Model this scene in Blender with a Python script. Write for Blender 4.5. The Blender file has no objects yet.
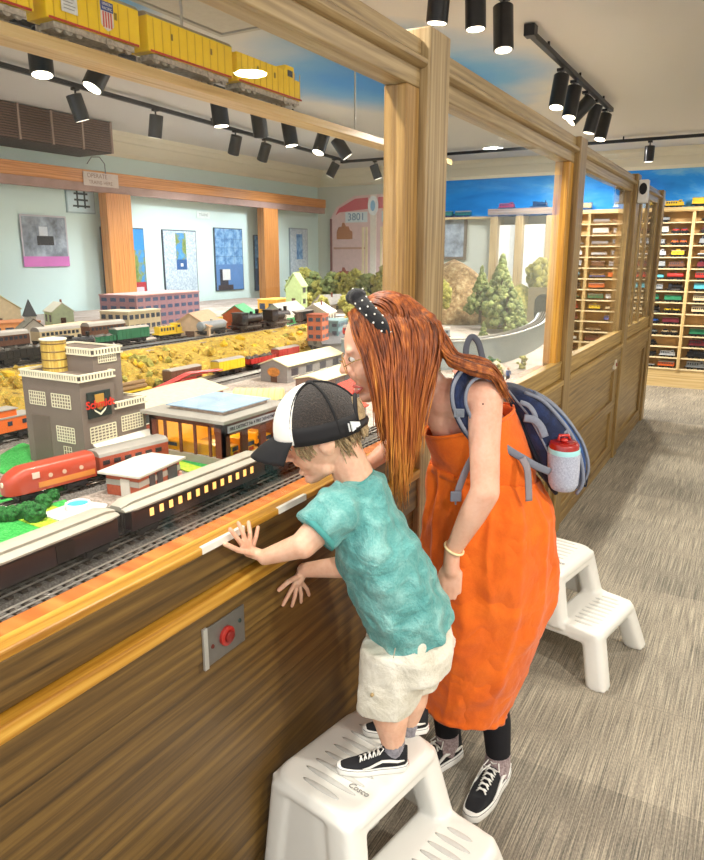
import bpy, bmesh, math, random
from mathutils import Vector, Matrix, noise
V = Vector
random.seed(7)
S = bpy.context.scene
COL = S.collection
# ------------------------------------------------------------------ camera (solved from the photo's vanishing points)
FPX, CX, CY, CAMH = 706.0, 352.0, 430.0, 1.6
PIT = math.atan2(174, FPX); YAW = math.atan2(413, FPX/math.cos(PIT))
CF = V((-math.sin(YAW)*math.cos(PIT), math.cos(YAW)*math.cos(PIT), -math.sin(PIT)))
CR = V((math.cos(YAW), math.sin(YAW), 0)); CU = CR.cross(CF)
CAM = V((0, 0, CAMH))
def _ray(u, v): return CF + CR*((u-CX)/FPX) - CU*((v-CY)/FPX)
def D(u, v, d): return CAM + _ray(u, v)*d            # point seen at (u,v), d metres deep
def G(u, v, z=0.97):                                 # point on the level z
    r = _ray(u, v); return CAM + r*((z-CAMH)/r.z)
def onX(u, v, x):
    r = _ray(u, v); return CAM + r*(x/r.x)
cd = bpy.data.cameras.new('camera'); cam = bpy.data.objects.new('camera', cd); COL.objects.link(cam)
cd.sensor_fit = 'HORIZONTAL'; cd.sensor_width = 36; cd.lens = 36*FPX/704; cd.clip_start = .02
cam.location = CAM
cam.rotation_euler = Matrix((CR, CU, -CF)).transposed().to_euler()
S.camera = cam
S.view_settings.view_transform = 'Standard'; S.view_settings.look = 'None'
S.view_settings.gamma = 1; S.view_settings.exposure = 0.0; S.view_settings.use_curve_mapping = False

# ------------------------------------------------------------------ materials
MATS = {}
def srgb(h):
    if isinstance(h, str):
        h = h.lstrip('#'); c = [int(h[i:i+2], 16)/255 for i in (0, 2, 4)]
    else: c = list(h)
    return tuple(((x/12.92) if x <= .04045 else ((x+.055)/1.055)**2.4) for x in c)+(1,)
def newmat(name):
    m = bpy.data.materials.new(name); m.use_nodes = True
    return m, m.node_tree, m.node_tree.nodes['Principled BSDF']
def ramp(nt, fac, stops):
    r = nt.nodes.new('ShaderNodeValToRGB'); e = r.color_ramp.elements
    e[0].position = stops[0][0]; e[0].color = srgb(stops[0][1])
    e[1].position = stops[-1][0]; e[1].color = srgb(stops[-1][1])
    for p, c in stops[1:-1]:
        k = e.new(p); k.color = srgb(c)
    nt.links.new(fac, r.inputs[0]); return r.outputs[0]
def coords(nt, scale=(1, 1, 1), rot=(0, 0, 0), kind='Object'):
    t = nt.nodes.new('ShaderNodeTexCoord'); mp = nt.nodes.new('ShaderNodeMapping')
    mp.inputs['Scale'].default_value = scale; mp.inputs['Rotation'].default_value = rot
    nt.links.new(t.outputs[kind], mp.inputs[0]); return mp.outputs[0]
def noisen(nt, vec, scale, detail=4, rough=.55, dist=0):
    n = nt.nodes.new('ShaderNodeTexNoise'); n.inputs['Scale'].default_value = scale
    n.inputs['Detail'].default_value = detail; n.inputs['Roughness'].default_value = rough
    n.inputs['Distortion'].default_value = dist
    nt.links.new(vec, n.inputs['Vector']); return n.outputs['Fac']
def bump(nt, b, h, strength=.3, dist=.01):
    bn = nt.nodes.new('ShaderNodeBump'); bn.inputs['Strength'].default_value = strength
    bn.inputs['Distance'].default_value = dist
    nt.links.new(h, bn.inputs['Height']); nt.links.new(bn.outputs[0], b.inputs['Normal'])
def plain(col, rough=.6, metal=0, var=.06, scale=20, name=None, emit=None, es=1, sub=0, bmp=0, coat=0):
    key = ('p', str(col), rough, metal, var, scale, emit, es, sub, bmp, coat)
    if key in MATS: return MATS[key]
    m, nt, b = newmat(name or 'paint_'+str(col).strip('#'))
    c = srgb(col)
    f = noisen(nt, coords(nt), scale, 3)
    r = nt.nodes.new('ShaderNodeValToRGB'); e = r.color_ramp.elements
    e[0].position = .3; e[1].position = .7
    e[0].color = tuple(x*(1-var) for x in c[:3])+(1,); e[1].color = tuple(min(1, x*(1+var)) for x in c[:3])+(1,)
    nt.links.new(f, r.inputs[0]); nt.links.new(r.outputs[0], b.inputs['Base Color'])
    b.inputs['Roughness'].default_value = rough; b.inputs['Metallic'].default_value = metal
    if coat: b.inputs['Coat Weight'].default_value = coat
    if sub:
        b.inputs['Subsurface Weight'].default_value = sub; b.inputs['Subsurface Scale'].default_value = .01
        b.inputs['Subsurface Radius'].default_value = (1, .4, .2)
    if bmp: bump(nt, b, f, bmp, .005)
    if emit:
        b.inputs['Emission Color'].default_value = srgb(emit); b.inputs['Emission Strength'].default_value = es
    MATS[key] = m; return m
def wood(name, dark, mid, light, axis=1, scale=1., rough=.42, coat=.15, bmp=.12):
    m, nt, b = newmat(name)
    s = [70*scale]*3; s[axis] = 1.8*scale
    v = coords(nt, tuple(s))
    n1 = noisen(nt, v, 1.0, 6, .6, .6)
    s2 = [6*scale]*3; s2[axis] = .5*scale
    v2 = coords(nt, tuple(s2))
    w = nt.nodes.new('ShaderNodeTexWave'); w.wave_type = 'RINGS'
    w.rings_direction = 'XYZ'[axis]
    w.inputs['Scale'].default_value = 2.6; w.inputs['Distortion'].default_value = 7; w.inputs['Detail'].default_value = 3
    w.inputs['Detail Scale'].default_value = 1.2
    nt.links.new(v2, w.inputs['Vector'])
    mx = nt.nodes.new('ShaderNodeMath'); mx.operation = 'MULTIPLY_ADD'
    nt.links.new(n1, mx.inputs[0]); mx.inputs[1].default_value = .85
    ml = nt.nodes.new('ShaderNodeMath'); ml.operation = 'MULTIPLY'; ml.inputs[1].default_value = .15
    nt.links.new(w.outputs['Fac'], ml.inputs[0]); nt.links.new(ml.outputs[0], mx.inputs[2])
    col = ramp(nt, mx.outputs[0], [(.28, dark), (.5, mid), (.72, light)])
    nt.links.new(col, b.inputs['Base Color'])
    b.inputs['Roughness'].default_value = rough; b.inputs['Coat Weight'].default_value = coat
    b.inputs['Coat Roughness'].default_value = .25
    bump(nt, b, mx.outputs[0], bmp, .004)
    return m
OAK = {a: wood('oak_grain_%s' % 'xyz'[a], '#5d4522', '#8d7040', '#a98e5a', a) for a in (0, 1, 2)}
OAKL = {a: wood('pale_oak_%s' % 'xyz'[a], '#7b6440', '#a38a60', '#bfa981', a) for a in (0, 1, 2)}
PANEL = wood('panel_oak', '#3a2911', '#634922', '#80622f', 1, 1.0)
HONEY = {a: wood('honey_oak_%s' % 'xyz'[a], '#8f5a14', '#c08a2c', '#d8a84a', a) for a in (0, 1, 2)}
ORANGE = {a: wood('orange_stained_wood_%s' % 'xyz'[a], '#a8642a', '#d08a48', '#dd9c5a', a) for a in (0, 1, 2)}
VARN = wood('varnished_board', '#9a4c1a', '#c06a2c', '#d08440', 0, .4, .25, .5, .05)
MAPLE = {a: wood('maple_%s' % 'xyz'[a], '#b8975c', '#d2b47c', '#dfc795', a, .7, .5) for a in (0, 1, 2)}
BLACKM = plain('#0b0c10', .45, 0, .1, name='black_metal')
SKIN = None
def glassmat():
    m = bpy.data.materials.new('window_glass'); m.use_nodes = True; nt = m.node_tree
    nt.nodes.remove(nt.nodes['Principled BSDF'])
    tr = nt.nodes.new('ShaderNodeBsdfTransparent'); tr.inputs[0].default_value = (.97, .985, .99, 1)
    gl = nt.nodes.new('ShaderNodeBsdfGlossy'); gl.inputs['Roughness'].default_value = .0
    fr = nt.nodes.new('ShaderNodeFresnel'); ge = nt.nodes.new('ShaderNodeNewGeometry')
    mr = nt.nodes.new('ShaderNodeMapRange'); mr.inputs['To Min'].default_value = 1.33; mr.inputs['To Max'].default_value = 1/1.33   # same reflectance from both sides of the pane
    nt.links.new(ge.outputs['Backfacing'], mr.inputs['Value']); nt.links.new(mr.outputs[0], fr.inputs['IOR'])
    mx = nt.nodes.new('ShaderNodeMixShader')
    nt.links.new(fr.outputs[0], mx.inputs[0]); nt.links.new(tr.outputs[0], mx.inputs[1]); nt.links.new(gl.outputs[0], mx.inputs[2])
    nt.links.new(mx.outputs[0], nt.nodes['Material Output'].inputs[0]); return m
GLASS = glassmat()

# ------------------------------------------------------------------ mesh building
class MB:
    def __init__(s): s.bm = bmesh.new(); s.mi = 0
    def _f(s, vs):
        try:
            f = s.bm.faces.new(vs); f.material_index = s.mi; return f
        except ValueError: return None
    def box(s, x0, x1, y0, y1, z0, z1, rz=0, mi=None, M=None):
        if mi is not None: s.mi = mi
        c = V(((x0+x1)/2, (y0+y1)/2, 0))
        R = Matrix.Rotation(rz, 3, 'Z')
        P = []
        for z in (z0, z1):
            for x, y in ((x0, y0), (x1, y0), (x1, y1), (x0, y1)):
                p = V((x, y, z))
                if rz: p = R @ (p-c)+c
                if M: p = M @ p
                P.append(s.bm.verts.new(p))
        for q in ((3, 2, 1, 0), (4, 5, 6, 7), (0, 1, 5, 4), (1, 2, 6, 5), (2, 3, 7, 6), (3, 0, 4, 7)):
            s._f([P[i] for i in q])
        return s
    def loft(s, rings, cap=True, closed=True, mi=None):
        if mi is not None: s.mi = mi
        R = [[s.bm.verts.new(p) for p in r] for r in rings]
        n = len(R[0])
        for a, b in zip(R, R[1:]):
            for i in range(n if closed else n-1):
                j = (i+1) % n
                s._f([a[i], a[j], b[j], b[i]])
        if cap and closed:
            s._f(R[0][::-1]); s._f(R[-1])
        return s
    def cyl(s, p0, p1, r0, r1=None, seg=14, cap=True, mi=None):
        return s.tube([p0, p1], [r0, r0 if r1 is None else r1], seg, cap, mi)
    def tube(s, pts, radii, seg=8, cap=True, mi=None, flat=None, fdir=None):
        pts = [V(p) for p in pts]
        if not hasattr(radii, '__len__'): radii = [radii]*len(pts)
        rings = []; up = None
        for i, p in enumerate(pts):
            t = (pts[min(i+1, len(pts)-1)]-pts[max(i-1, 0)])
            if t.length < 1e-9: t = V((0, 0, 1))
            t.normalize()
            if up is None:
                ref = V(fdir) if fdir is not None else (V((0, 0, 1)) if abs(t.z) < .9 else V((1, 0, 0)))
                up = (ref - t*ref.dot(t)).normalized()
            else:
                ref = V(fdir) if fdir is not None else up
                up = (ref - t*ref.dot(t)).normalized()
            sd = t.cross(up); k = flat or 1
            rings.append([p + (sd*math.cos(a)+up*math.sin(a)*k)*radii[i] for a in [2*math.pi*j/seg for j in range(seg)]])
        return s.loft(rings, cap, True, mi)
    def ell(s, c, ax, ay, az, seg=16, rg=10, mi=None):
        c = V(c); ax, ay, az = V(ax), V(ay), V(az)
        rings = []
        for i in range(1, rg):
            t = math.pi*i/rg
            rings.append([c + ax*math.sin(t)*math.cos(a)+ay*math.sin(t)*math.sin(a)+az*math.cos(t) for a in [2*math.pi*j/seg for j in range(seg)]])
        if mi is not None: s.mi = mi
        n0 = len(s.bm.verts)
        s.loft(rings, False, True)
        s.bm.verts.ensure_lookup_table()
        vs = s.bm.verts[n0:]
        a = s.bm.verts.new(c+az); b = s.bm.verts.new(c-az)
        first = vs[:seg]; last = vs[-seg:]
        for i in range(seg):
            j = (i+1) % seg
            s._f([first[j], first[i], a]); s._f([last[i], last[j], b])
        return s
    def ball(s, c, r, seg=12, rg=8, mi=None): return s.ell(c, (r, 0, 0), (0, r, 0), (0, 0, r), seg, rg, mi)
    def prism(s, poly, axis, lo, hi, mi=None):
        def P(a, b, h):
            return (h, a, b) if axis == 0 else ((a, h, b) if axis == 1 else (a, b, h))
        return s.loft([[P(a, b, lo) for a, b in poly], [P(a, b, hi) for a, b in poly]], True, True, mi)
    def lathe(s, prof, c=(0, 0, 0), seg=20, mi=None):
        c = V(c)
        return s.loft([[c+V((r*math.cos(a), r*math.sin(a), z)) for a in [2*math.pi*j/seg for j in range(seg)]] for r, z in prof], True, True, mi)
    def blob(s, c, r, seed=0, amp=.35, sub=2, sq=(1, 1, 1), mi=None, freq=1.3):
        if mi is not None: s.mi = mi
        g = bmesh.ops.create_icosphere(s.bm, subdivisions=sub, radius=1)
        c = V(c)
        for v in g['verts']:
            n = noise.noise(v.co*freq+V((seed*3.1, seed*1.7, 0)))
            q = v.co*(r*(1+amp*n*1.6)); v.co = c+V((q.x*sq[0], q.y*sq[1], q.z*sq[2]))
        fs = {f for v in g['verts'] for f in v.link_faces}
        for f in fs: f.material_index = s.mi
        return s
    def xform(s, M):
        bmesh.ops.transform(s.bm, matrix=M, verts=s.bm.verts); return s
def obj(name, mb, mats, parent=None, bevel=0, smooth=False, loc=None, rz=0, kind=None, angle=40):
    me = bpy.data.meshes.new(name)
    bmesh.ops.recalc_face_normals(mb.bm, faces=mb.bm.faces)
    if smooth:
        for f in mb.bm.faces: f.smooth = True
        if smooth != 'all':
            for e in mb.bm.edges:
                if len(e.link_faces) == 2 and e.calc_face_angle(0) > math.radians(angle): e.smooth = False
    mb.bm.to_mesh(me); mb.bm.free()
    if not isinstance(mats, (list, tuple)): mats = [mats]
    for m in mats: me.materials.append(m)
    o = bpy.data.objects.new(name, me); COL.objects.link(o)
    if parent: o.parent = parent
    if loc is not None: o.location = loc
    if rz: o.rotation_euler = (0, 0, rz)
    if bevel:
        b = o.modifiers.new('bevel', 'BEVEL'); b.width = bevel; b.segments = 2; b.limit_method = 'ANGLE'
    if kind: o['kind'] = kind
    return o
def tag(o, label, cat, group=None, kind=None):
    o['label'] = label; o['category'] = cat
    if group: o['group'] = group
    if kind: o['kind'] = kind
    return o
def thing(name, label, cat, loc=(0, 0, 0), rz=0, group=None):
    o = bpy.data.objects.new(name, None); COL.objects.link(o); o.empty_display_size = .05
    o.location = loc; o.rotation_euler = (0, 0, rz)
    return tag(o, label, cat, group)
def struct(name, mb, mat, parent=None, **k):
    o = obj(name, mb, mat, parent, **k)
    if not parent: o['kind'] = 'structure'
    return o
def dup(root, loc, rz=0, label=None, group=None):
    r = root.copy(); COL.objects.link(r); r.location = loc; r.rotation_euler = (0, 0, rz)
    if label: r['label'] = label
    if group: r['group'] = group
    for ch in list(root.children):
        c = ch.copy(); COL.objects.link(c); c.parent = r
        for g in list(ch.children):
            d = g.copy(); COL.objects.link(d); d.parent = c
    return r
def remesh(name, mb, mat, parent, voxel=.004, sm=6, fac=.5):
    """fuse overlapping closed shapes into one continuous skin"""
    o = obj(name, mb, mat, parent)
    r = o.modifiers.new('r', 'REMESH'); r.mode = 'VOXEL'; r.voxel_size = voxel; r.use_smooth_shade = True
    if sm:
        q = o.modifiers.new('s', 'SMOOTH'); q.iterations = sm; q.factor = fac
    dg = bpy.context.evaluated_depsgraph_get(); dg.update()
    me = bpy.data.meshes.new_from_object(o.evaluated_get(dg)); me.name = name
    o.modifiers.clear(); old = o.data; o.data = me; bpy.data.meshes.remove(old)
    for p in me.polygons: p.use_smooth = True
    return o
def text(s, size, M, mat, parent=None, name='lettering', ext=.0008, align='CENTER', font_shear=0, bold=0):
    cu = bpy.data.curves.new(name, 'FONT'); cu.body = s; cu.size = size; cu.extrude = ext
    cu.align_x = align; cu.align_y = 'CENTER'; cu.shear = font_shear; cu.offset = bold
    cu.resolution_u = 3
    t = bpy.data.objects.new(name, cu); COL.objects.link(t)
    dg = bpy.context.evaluated_depsgraph_get(); dg.update()
    me = bpy.data.meshes.new_from_object(t.evaluated_get(dg))
    bpy.data.objects.remove(t)
    me.transform(M); me.materials.clear(); me.materials.append(mat); me.name = name
    o = bpy.data.objects.new(name, me); COL.objects.link(o)
    if parent: o.parent = parent
    return o
def frame(o, xd, up):
    """matrix whose X is xd, Y is up, Z is their normal, at o"""
    x = V(xd).normalized(); z = x.cross(V(up)).normalized(); y = z.cross(x)
    return Matrix.Translation(V(o)) @ Matrix((x, y, z)).transposed().to_4x4()
# ================================================================== THE ROOM
def carpet():
    m, nt, b = newmat('striped_carpet_tiles')
    v = coords(nt)
    ck = nt.nodes.new('ShaderNodeTexBrick'); ck.offset = .5; ck.inputs['Scale'].default_value = 1
    ck.inputs['Mortar Size'].default_value = .0012; ck.inputs['Brick Width'].default_value = .5; ck.inputs['Row Height'].default_value = .5
    ck.inputs['Color1'].default_value = (.15, .15, .15, 1); ck.inputs['Color2'].default_value = (.85, .85, .85, 1); ck.inputs['Mortar'].default_value = (.0, .0, .0, 1)
    mpb = nt.nodes.new('ShaderNodeMapping'); mpb.inputs['Rotation'].default_value = (0, 0, 0); nt.links.new(v, mpb.inputs[0]); nt.links.new(mpb.outputs[0], ck.inputs['Vector'])
    n1 = noisen(nt, coords(nt, (300, 3.2, 1)), 1, 3, .7)
    n2 = noisen(nt, coords(nt, (190, 80, 1)), 1, 3, .7)
    n3 = noisen(nt, coords(nt, (1.6, 1.3, 1)), 1, 2, .5)
    a = nt.nodes.new('ShaderNodeMath'); a.operation = 'MULTIPLY_ADD'; nt.links.new(n1, a.inputs[0]); a.inputs[1].default_value = .95
    c = nt.nodes.new('ShaderNodeMath'); c.operation = 'MULTIPLY_ADD'; nt.links.new(n2, c.inputs[0]); c.inputs[1].default_value = .38
    d = nt.nodes.new('ShaderNodeMath'); d.operation = 'MULTIPLY_ADD'; nt.links.new(ck.outputs['Color'], d.inputs[0]); d.inputs[1].default_value = .10
    e = nt.nodes.new('ShaderNodeMath'); e.operation = 'MULTIPLY'; nt.links.new(n3, e.inputs[0]); e.inputs[1].default_value = -.22
    nt.links.new(e.outputs[0], d.inputs[2]); nt.links.new(d.outputs[0], c.inputs[2]); nt.links.new(c.outputs[0], a.inputs[2])
    col = ramp(nt, a.outputs[0], [(.34, '#45433c'), (.50, '#6b665b'), (.62, '#8d8475'), (.82, '#bfb49e')])
    nt.links.new(col, b.inputs['Base Color']); b.inputs['Roughness'].default_value = .95
    bump(nt, b, a.outputs[0], .4, .004); return m
def skymural(name, lo='#1f93ee', hi='#0670d2', cloud='#b9dcf6'):
    m, nt, b = newmat(name)
    n = noisen(nt, coords(nt, (.5, .5, 1.6)), 2.0, 6, .6, .3)
    nt.links.new(ramp(nt, n, [(.3, hi), (.52, lo), (.62, '#6ab4ea'), (.78, cloud)]), b.inputs['Base Color'])
    b.inputs['Roughness'].default_value = .7; return m
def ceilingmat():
    m, nt, b = newmat('ceiling_paint_with_sky_reflection')  # blue areas are a glass reflection put into the paint colour
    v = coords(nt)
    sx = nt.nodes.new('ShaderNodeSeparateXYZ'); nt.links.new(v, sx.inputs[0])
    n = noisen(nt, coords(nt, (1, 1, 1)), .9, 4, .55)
    # sky reflection of the first window painted into the ceiling colour: gaussian blobs about (-2.2,5.6) and (-2.7,2.4)
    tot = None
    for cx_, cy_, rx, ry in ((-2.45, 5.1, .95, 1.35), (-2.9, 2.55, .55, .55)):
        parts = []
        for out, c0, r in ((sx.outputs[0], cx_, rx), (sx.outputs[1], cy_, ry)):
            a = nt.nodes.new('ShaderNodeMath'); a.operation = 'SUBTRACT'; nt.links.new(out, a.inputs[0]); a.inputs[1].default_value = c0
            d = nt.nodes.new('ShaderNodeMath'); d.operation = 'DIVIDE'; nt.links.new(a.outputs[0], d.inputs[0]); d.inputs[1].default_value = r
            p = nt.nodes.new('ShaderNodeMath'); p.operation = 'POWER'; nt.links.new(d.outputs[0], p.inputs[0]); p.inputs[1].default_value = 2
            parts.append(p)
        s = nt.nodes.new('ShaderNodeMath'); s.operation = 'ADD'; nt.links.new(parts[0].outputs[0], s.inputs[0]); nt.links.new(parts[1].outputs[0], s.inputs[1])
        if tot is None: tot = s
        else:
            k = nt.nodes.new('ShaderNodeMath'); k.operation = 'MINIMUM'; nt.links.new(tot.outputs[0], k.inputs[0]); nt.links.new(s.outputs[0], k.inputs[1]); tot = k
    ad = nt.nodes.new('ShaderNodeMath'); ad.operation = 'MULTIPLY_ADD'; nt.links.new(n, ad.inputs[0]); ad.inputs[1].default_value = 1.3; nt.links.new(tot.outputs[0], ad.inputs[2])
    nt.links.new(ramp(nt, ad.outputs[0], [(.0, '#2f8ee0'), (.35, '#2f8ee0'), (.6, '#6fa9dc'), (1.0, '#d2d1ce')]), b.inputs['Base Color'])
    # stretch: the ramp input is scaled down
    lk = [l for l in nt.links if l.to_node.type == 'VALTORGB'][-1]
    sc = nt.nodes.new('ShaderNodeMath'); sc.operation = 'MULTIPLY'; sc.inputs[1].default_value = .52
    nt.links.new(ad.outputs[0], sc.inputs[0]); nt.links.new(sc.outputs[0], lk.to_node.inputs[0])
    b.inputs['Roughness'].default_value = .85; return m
ZC = 2.85; YE = 9.72; XL = -6.1; XR = 2.4
WALLP = plain('#d6ece8', .7, 0, .02, 2, 'pale_blue_green_wall')
CREAM = plain('#e6dfc8', .6, 0, .02, 3, 'cream_trim')
struct('floor', MB().box(-6.6, 2.6, -1.6, 9.95, -.08, 0), carpet())
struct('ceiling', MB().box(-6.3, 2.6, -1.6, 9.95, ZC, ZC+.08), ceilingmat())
struct('wall_left', MB().box(XL-.12, XL, -1.6, YE+.12, 0, ZC), WALLP)
struct('wall_back', MB().box(XL, XR, YE, YE+.12, 0, ZC), skymural('sky_mural_paint'))
struct('wall_back_panel', MB().box(XL, -4.15, YE-.05, YE, 0, 2.62).box(-4.15, -3.3, YE-.05, YE, 0, 2.09).box(.50, XR, YE-.05, YE, 0, 2.12), plain('#ccd0c4', .7, 0, .02, 2, 'pale_plaster'))
struct('wall_right', MB().box(XR, XR+.12, -1.6, YE+.12, 0, ZC), plain('#d8d4c8', .7, 0, .02, 2, 'cream_wall'))
def crown(name, p):
    pass
cr = [(0, 2.62), (-.02, 2.62), (-.03, 2.66), (-.06, 2.68), (-.10, 2.75), (-.13, 2.76), (-.15, 2.80), (-.17, 2.81), (-.18, ZC), (0, ZC)]
struct('trim_1', MB().prism([(YE-.001+a, z) for a, z in cr], 0, XL, XR), CREAM, smooth=True)
struct('trim_2', MB().prism([(XL-a, z) for a, z in cr], 1, -1.6, YE), CREAM, smooth=True)
# skylight-coloured ceiling hatch and diffuser (seen top left)
va = G(232, 4, ZC-.02)
ve = thing('ceiling_vent', 'square flush ceiling vent with a dark slot above the yellow trains', 'vent', (va.x, va.y, ZC))
fr = MB()
for a in ((-.42, .42, -.42, -.39), (-.42, .42, .39, .42), (-.42, -.39, -.39, .39), (.39, .42, -.39, .39)): fr.box(*a, -.015, 0)
obj('frame', fr, plain('#a9a59c', .6), ve)
obj('cover', MB().box(-.38, .38, -.38, .38, -.008, 0), plain('#bcb8ae', .7), ve)
obj('slot', MB().box(.16, .22, -.3, .34, -.014, -.007), plain('#15161a', .6), ve)
# slatted grille high on the left wall
gr = thing('wall_grille', 'dark brown slatted air grille high on the left wall', 'grille', (-5.62, 3.5, 2.56))
m_ = MB()
for i in range(13): m_.box(0, .02, 0, 1.68, .012+i*.021, .024+i*.021, mi=0)
obj('slat_bank', m_, plain('#6e564a', .6, name='brown_slat'), gr)
obj('duct_box', MB().box(-.46, 0, 0, 1.68, 0, .284), plain('#3b302b', .7), gr)
for y in (0, .33, .66, .99, 1.32, 1.66): obj('frame_bar', MB().box(.018, .032, y, y+.02, 0, .284), plain('#9a8478', .6), gr)

# ------------------------------------------------------------------ the glazed partition
PF = -.905
POSTS = [(2.0, 2.15), (3.93, 4.08), (5.86, 6.01), (7.40, 7.55)]
BAYS = [(0.0, 2.0), (2.15, 3.93), (4.08, 5.86), (6.01, 7.40)]
for i, (a, b) in enumerate(POSTS):
    struct('trim_%d' % (i+3), MB().box(-1.01, PF+.022, a, b, 0, 2.225 if i == 0 else 2.195), OAKL[2] if i == 0 else OAK[2], bevel=.006)
STILE = wood('stile_oak', '#74552a', '#a07a42', '#bd985c', 2)
RR = wood('top_rail_oak', '#776040', '#9d855b', '#b9a177', 1)
k = 7
for i, (a, b) in enumerate(BAYS):
    W = bpy.data.objects.new('window_%d' % (i+1), None); COL.objects.link(W); W['kind'] = 'structure'
    m = MB().box(-1.0, PF-.005, a, b, 2.145, 2.192 if i < 2 else 2.18)
    obj('top_rail', m, RR, W, bevel=.004)
    obj('crown_moulding', MB().prism([(PF-.01, 2.115), (PF+.006, 2.117), (PF+.016, 2.125), (PF+.016, 2.136), (PF+.004, 2.146), (PF-.01, 2.148)], 1, a, b), RR, W, smooth=True)
    sl = .085 if i == 0 else .10
    obj('window_frame', MB().box(-.985, PF-.008, a, b, 2.065, 2.125), RR, W, bevel=.004)
    for y0, y1 in ((a, a+.045), (b-sl, b)):
        obj('window_frame', MB().box(-.985, PF-.008, y0, y1, 1.035, 2.065), STILE if i == 0 else (HONEY[2] if i == 1 else OAK[2]), W, bevel=.004)  # second bay's stiles take honey oak, lamplight put into their colour
    if i == 3:
        for y0 in (a+.36, a+.72): obj('mullion', MB().box(-.98, PF-.012, y0, y0+.075, 1.03, 2.065), OAK[2], W, bevel=.003)
    obj('pane', MB().box(-.934, -.928, a+.045 if i else a, b-sl, 1.035, 2.065), GLASS, W)
    # sill and ledge
    SI = HONEY[1] if i == 0 else wood('bay_sill_oak_%d' % i, '#7d6030', '#a98848', '#c5a566', 1)
    obj('window_sill', MB().box(-.945, PF, a, b, .94, 1.022), PANEL if i == 0 else SI, W, bevel=.003)
    obj('sill_cap', MB().box(-.945, PF+.004, a, b, 1.022, 1.038), SI, W, bevel=.004)
    obj('ledge', MB().box(-.99, PF+.022, a, b, .905, .935), SI, W, bevel=.005)
    obj('ledge_rail', MB().box(-.98, PF+.012, a, b, .80, .905), PANEL if i == 0 else OAK[1], W, bevel=.003)
    # panelled front
    pw = struct('wall_panel_%d' % (i+1), MB().box(-.97, PF-.022, a, b, 0, .80), PANEL if i == 0 else OAK[1])
    if i == 0:
        obj('panel_rail', MB().box(PF-.024, PF, a, b, .60, .80), PANEL, pw, bevel=.002)
        obj('panel_board', MB().box(PF-.024, PF-.003, a, b, .17, .598), PANEL, pw, bevel=.002)
        obj('panel_rail', MB().box(PF-.024, PF, a, b, .07, .168), PANEL, pw, bevel=.003)
    else:
        z2 = ((.07, .125), (.42, .50), (.745, .80)) if i < 3 else ((.07, .125), (.745, .80))
        for z0, z1 in z2: obj('panel_rail', MB().box(PF-.024, PF, a, b, z0, z1), OAK[1], pw, bevel=.003)
        for y0, y1 in ((a, a+.07), (b-.16 if i == 2 else b-.09, b)): obj('panel_stile', MB().box(PF-.024, PF-.001, y0, y1, .125, .745), OAK[2], pw, bevel=.003)
    struct('baseboard_%d' % (i+1), MB().box(-.97, PF+.004, a, b, 0, .07), OAK[1], bevel=.004)
# worn white strips on the sill front edge
tape = plain('#ece9df', .5, name='white_tape')
for (y0, y1, lab) in ((.985, 1.12, 'white tape strip on the sill edge left of the childs spread hand'), (1.245, 1.36, 'white tape strip on the sill edge above the childs left arm')):
    tag(obj('tape_strip', MB().box(PF-.004, PF+.0055, y0, y1, 1.024, 1.0395), tape, bevel=.0008), lab, 'tape')
# push button plates
def button(y, z, label):
    t = thing('button_plate', label, 'button', (PF+.0125, y, z))
    obj('plate', MB().box(0, .004, -.062, .062, -.043, .043), plain('#8d8a86', .38, .8, .05, 60, 'brushed_steel'), t, bevel=.001)
    obj('edge_trim', MB().box(0, .0065, -.07, -.058, -.046, .046), plain('#c9c9c4', .3, .6), t, bevel=.001)
    m = MB(); m.tube([(.004, 0, 0), (.010, 0, 0), (.012, 0, 0)], [.021, .021, .018], 24)
    obj('bezel', m, plain('#a3251c', .35), t, smooth=True)
    obj('push_button', MB().tube([(.010, 0, 0), (.017, 0, 0), (.019, 0, 0)], [.013, .013, .010], 20), plain('#7c1a14', .3), t, smooth=True)
    for yy, zz in ((-.043, -.004), (.046, .012)):
        obj('screw', MB().tube([(.003, yy, zz), (.006, yy, zz)], [.0055, .004], 12), plain('#6b3028' if yy < 0 else '#3b4a44', .4, .5), t, smooth=True)
    return t
button(1.03, .828, 'brushed steel plate with red push button on the wooden panel')
t = thing('light_switch', 'small pale square button plate high on the third panel bay', 'switch', (PF, 5.62, .80))
obj('plate', MB().box(0, .02, -.03, .03, -.035, .035), plain('#d9cfb8', .5), t, bevel=.002)
obj('push_button', MB().tube([(.02, 0, 0), (.026, 0, 0)], [.015, .012], 12), plain('#8e2c20', .4), t)
# speaker on the third post
t = thing('wall_speaker', 'small white loudspeaker with black round grille on top of third post', 'speaker', (-.845, 5.90, 1.985))
obj('cabinet', MB().box(-.034, .034, -.04, .04, 0, .165), plain('#dedcd6', .5), t, bevel=.006)
m = MB(); m.tube([(0, -.040, .10), (0, -.046, .10)], [.028, .025], 28); m.xform(Matrix.Translation((0, 0, .10)) @ Matrix.Diagonal((1, 1, 1.5, 1)) @ Matrix.Translation((0, 0, -.10)))
obj('grille', m, plain('#121214', .7), t, smooth=True)
obj('bracket', MB().box(-.02, .02, .035, .05, .06, .14), BLACKM, t)

# ------------------------------------------------------------------ orange framed screen along the left wall
xo = -5.9
f = thing('wooden_screen', 'orange stained wood post and beam screen before the poster wall', 'frame', (xo, 0, 0))
obj('beam', MB().box(-.05, .05, 3.2, 9.5, 2.30, 2.42), ORANGE[1], f, bevel=.004)
obj('under_beam', MB().box(-.04, .035, 3.2, 9.5, 2.22, 2.30), plain('#a98a80', .6, 0, .15, 6, 'aged_wood'), f, bevel=.003)
for y in (3.2, 5.27, 7.92): obj('post', MB().box(-.055, .055, y, y+.33, 0, 2.22), ORANGE[2], f, bevel=.004)

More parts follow.
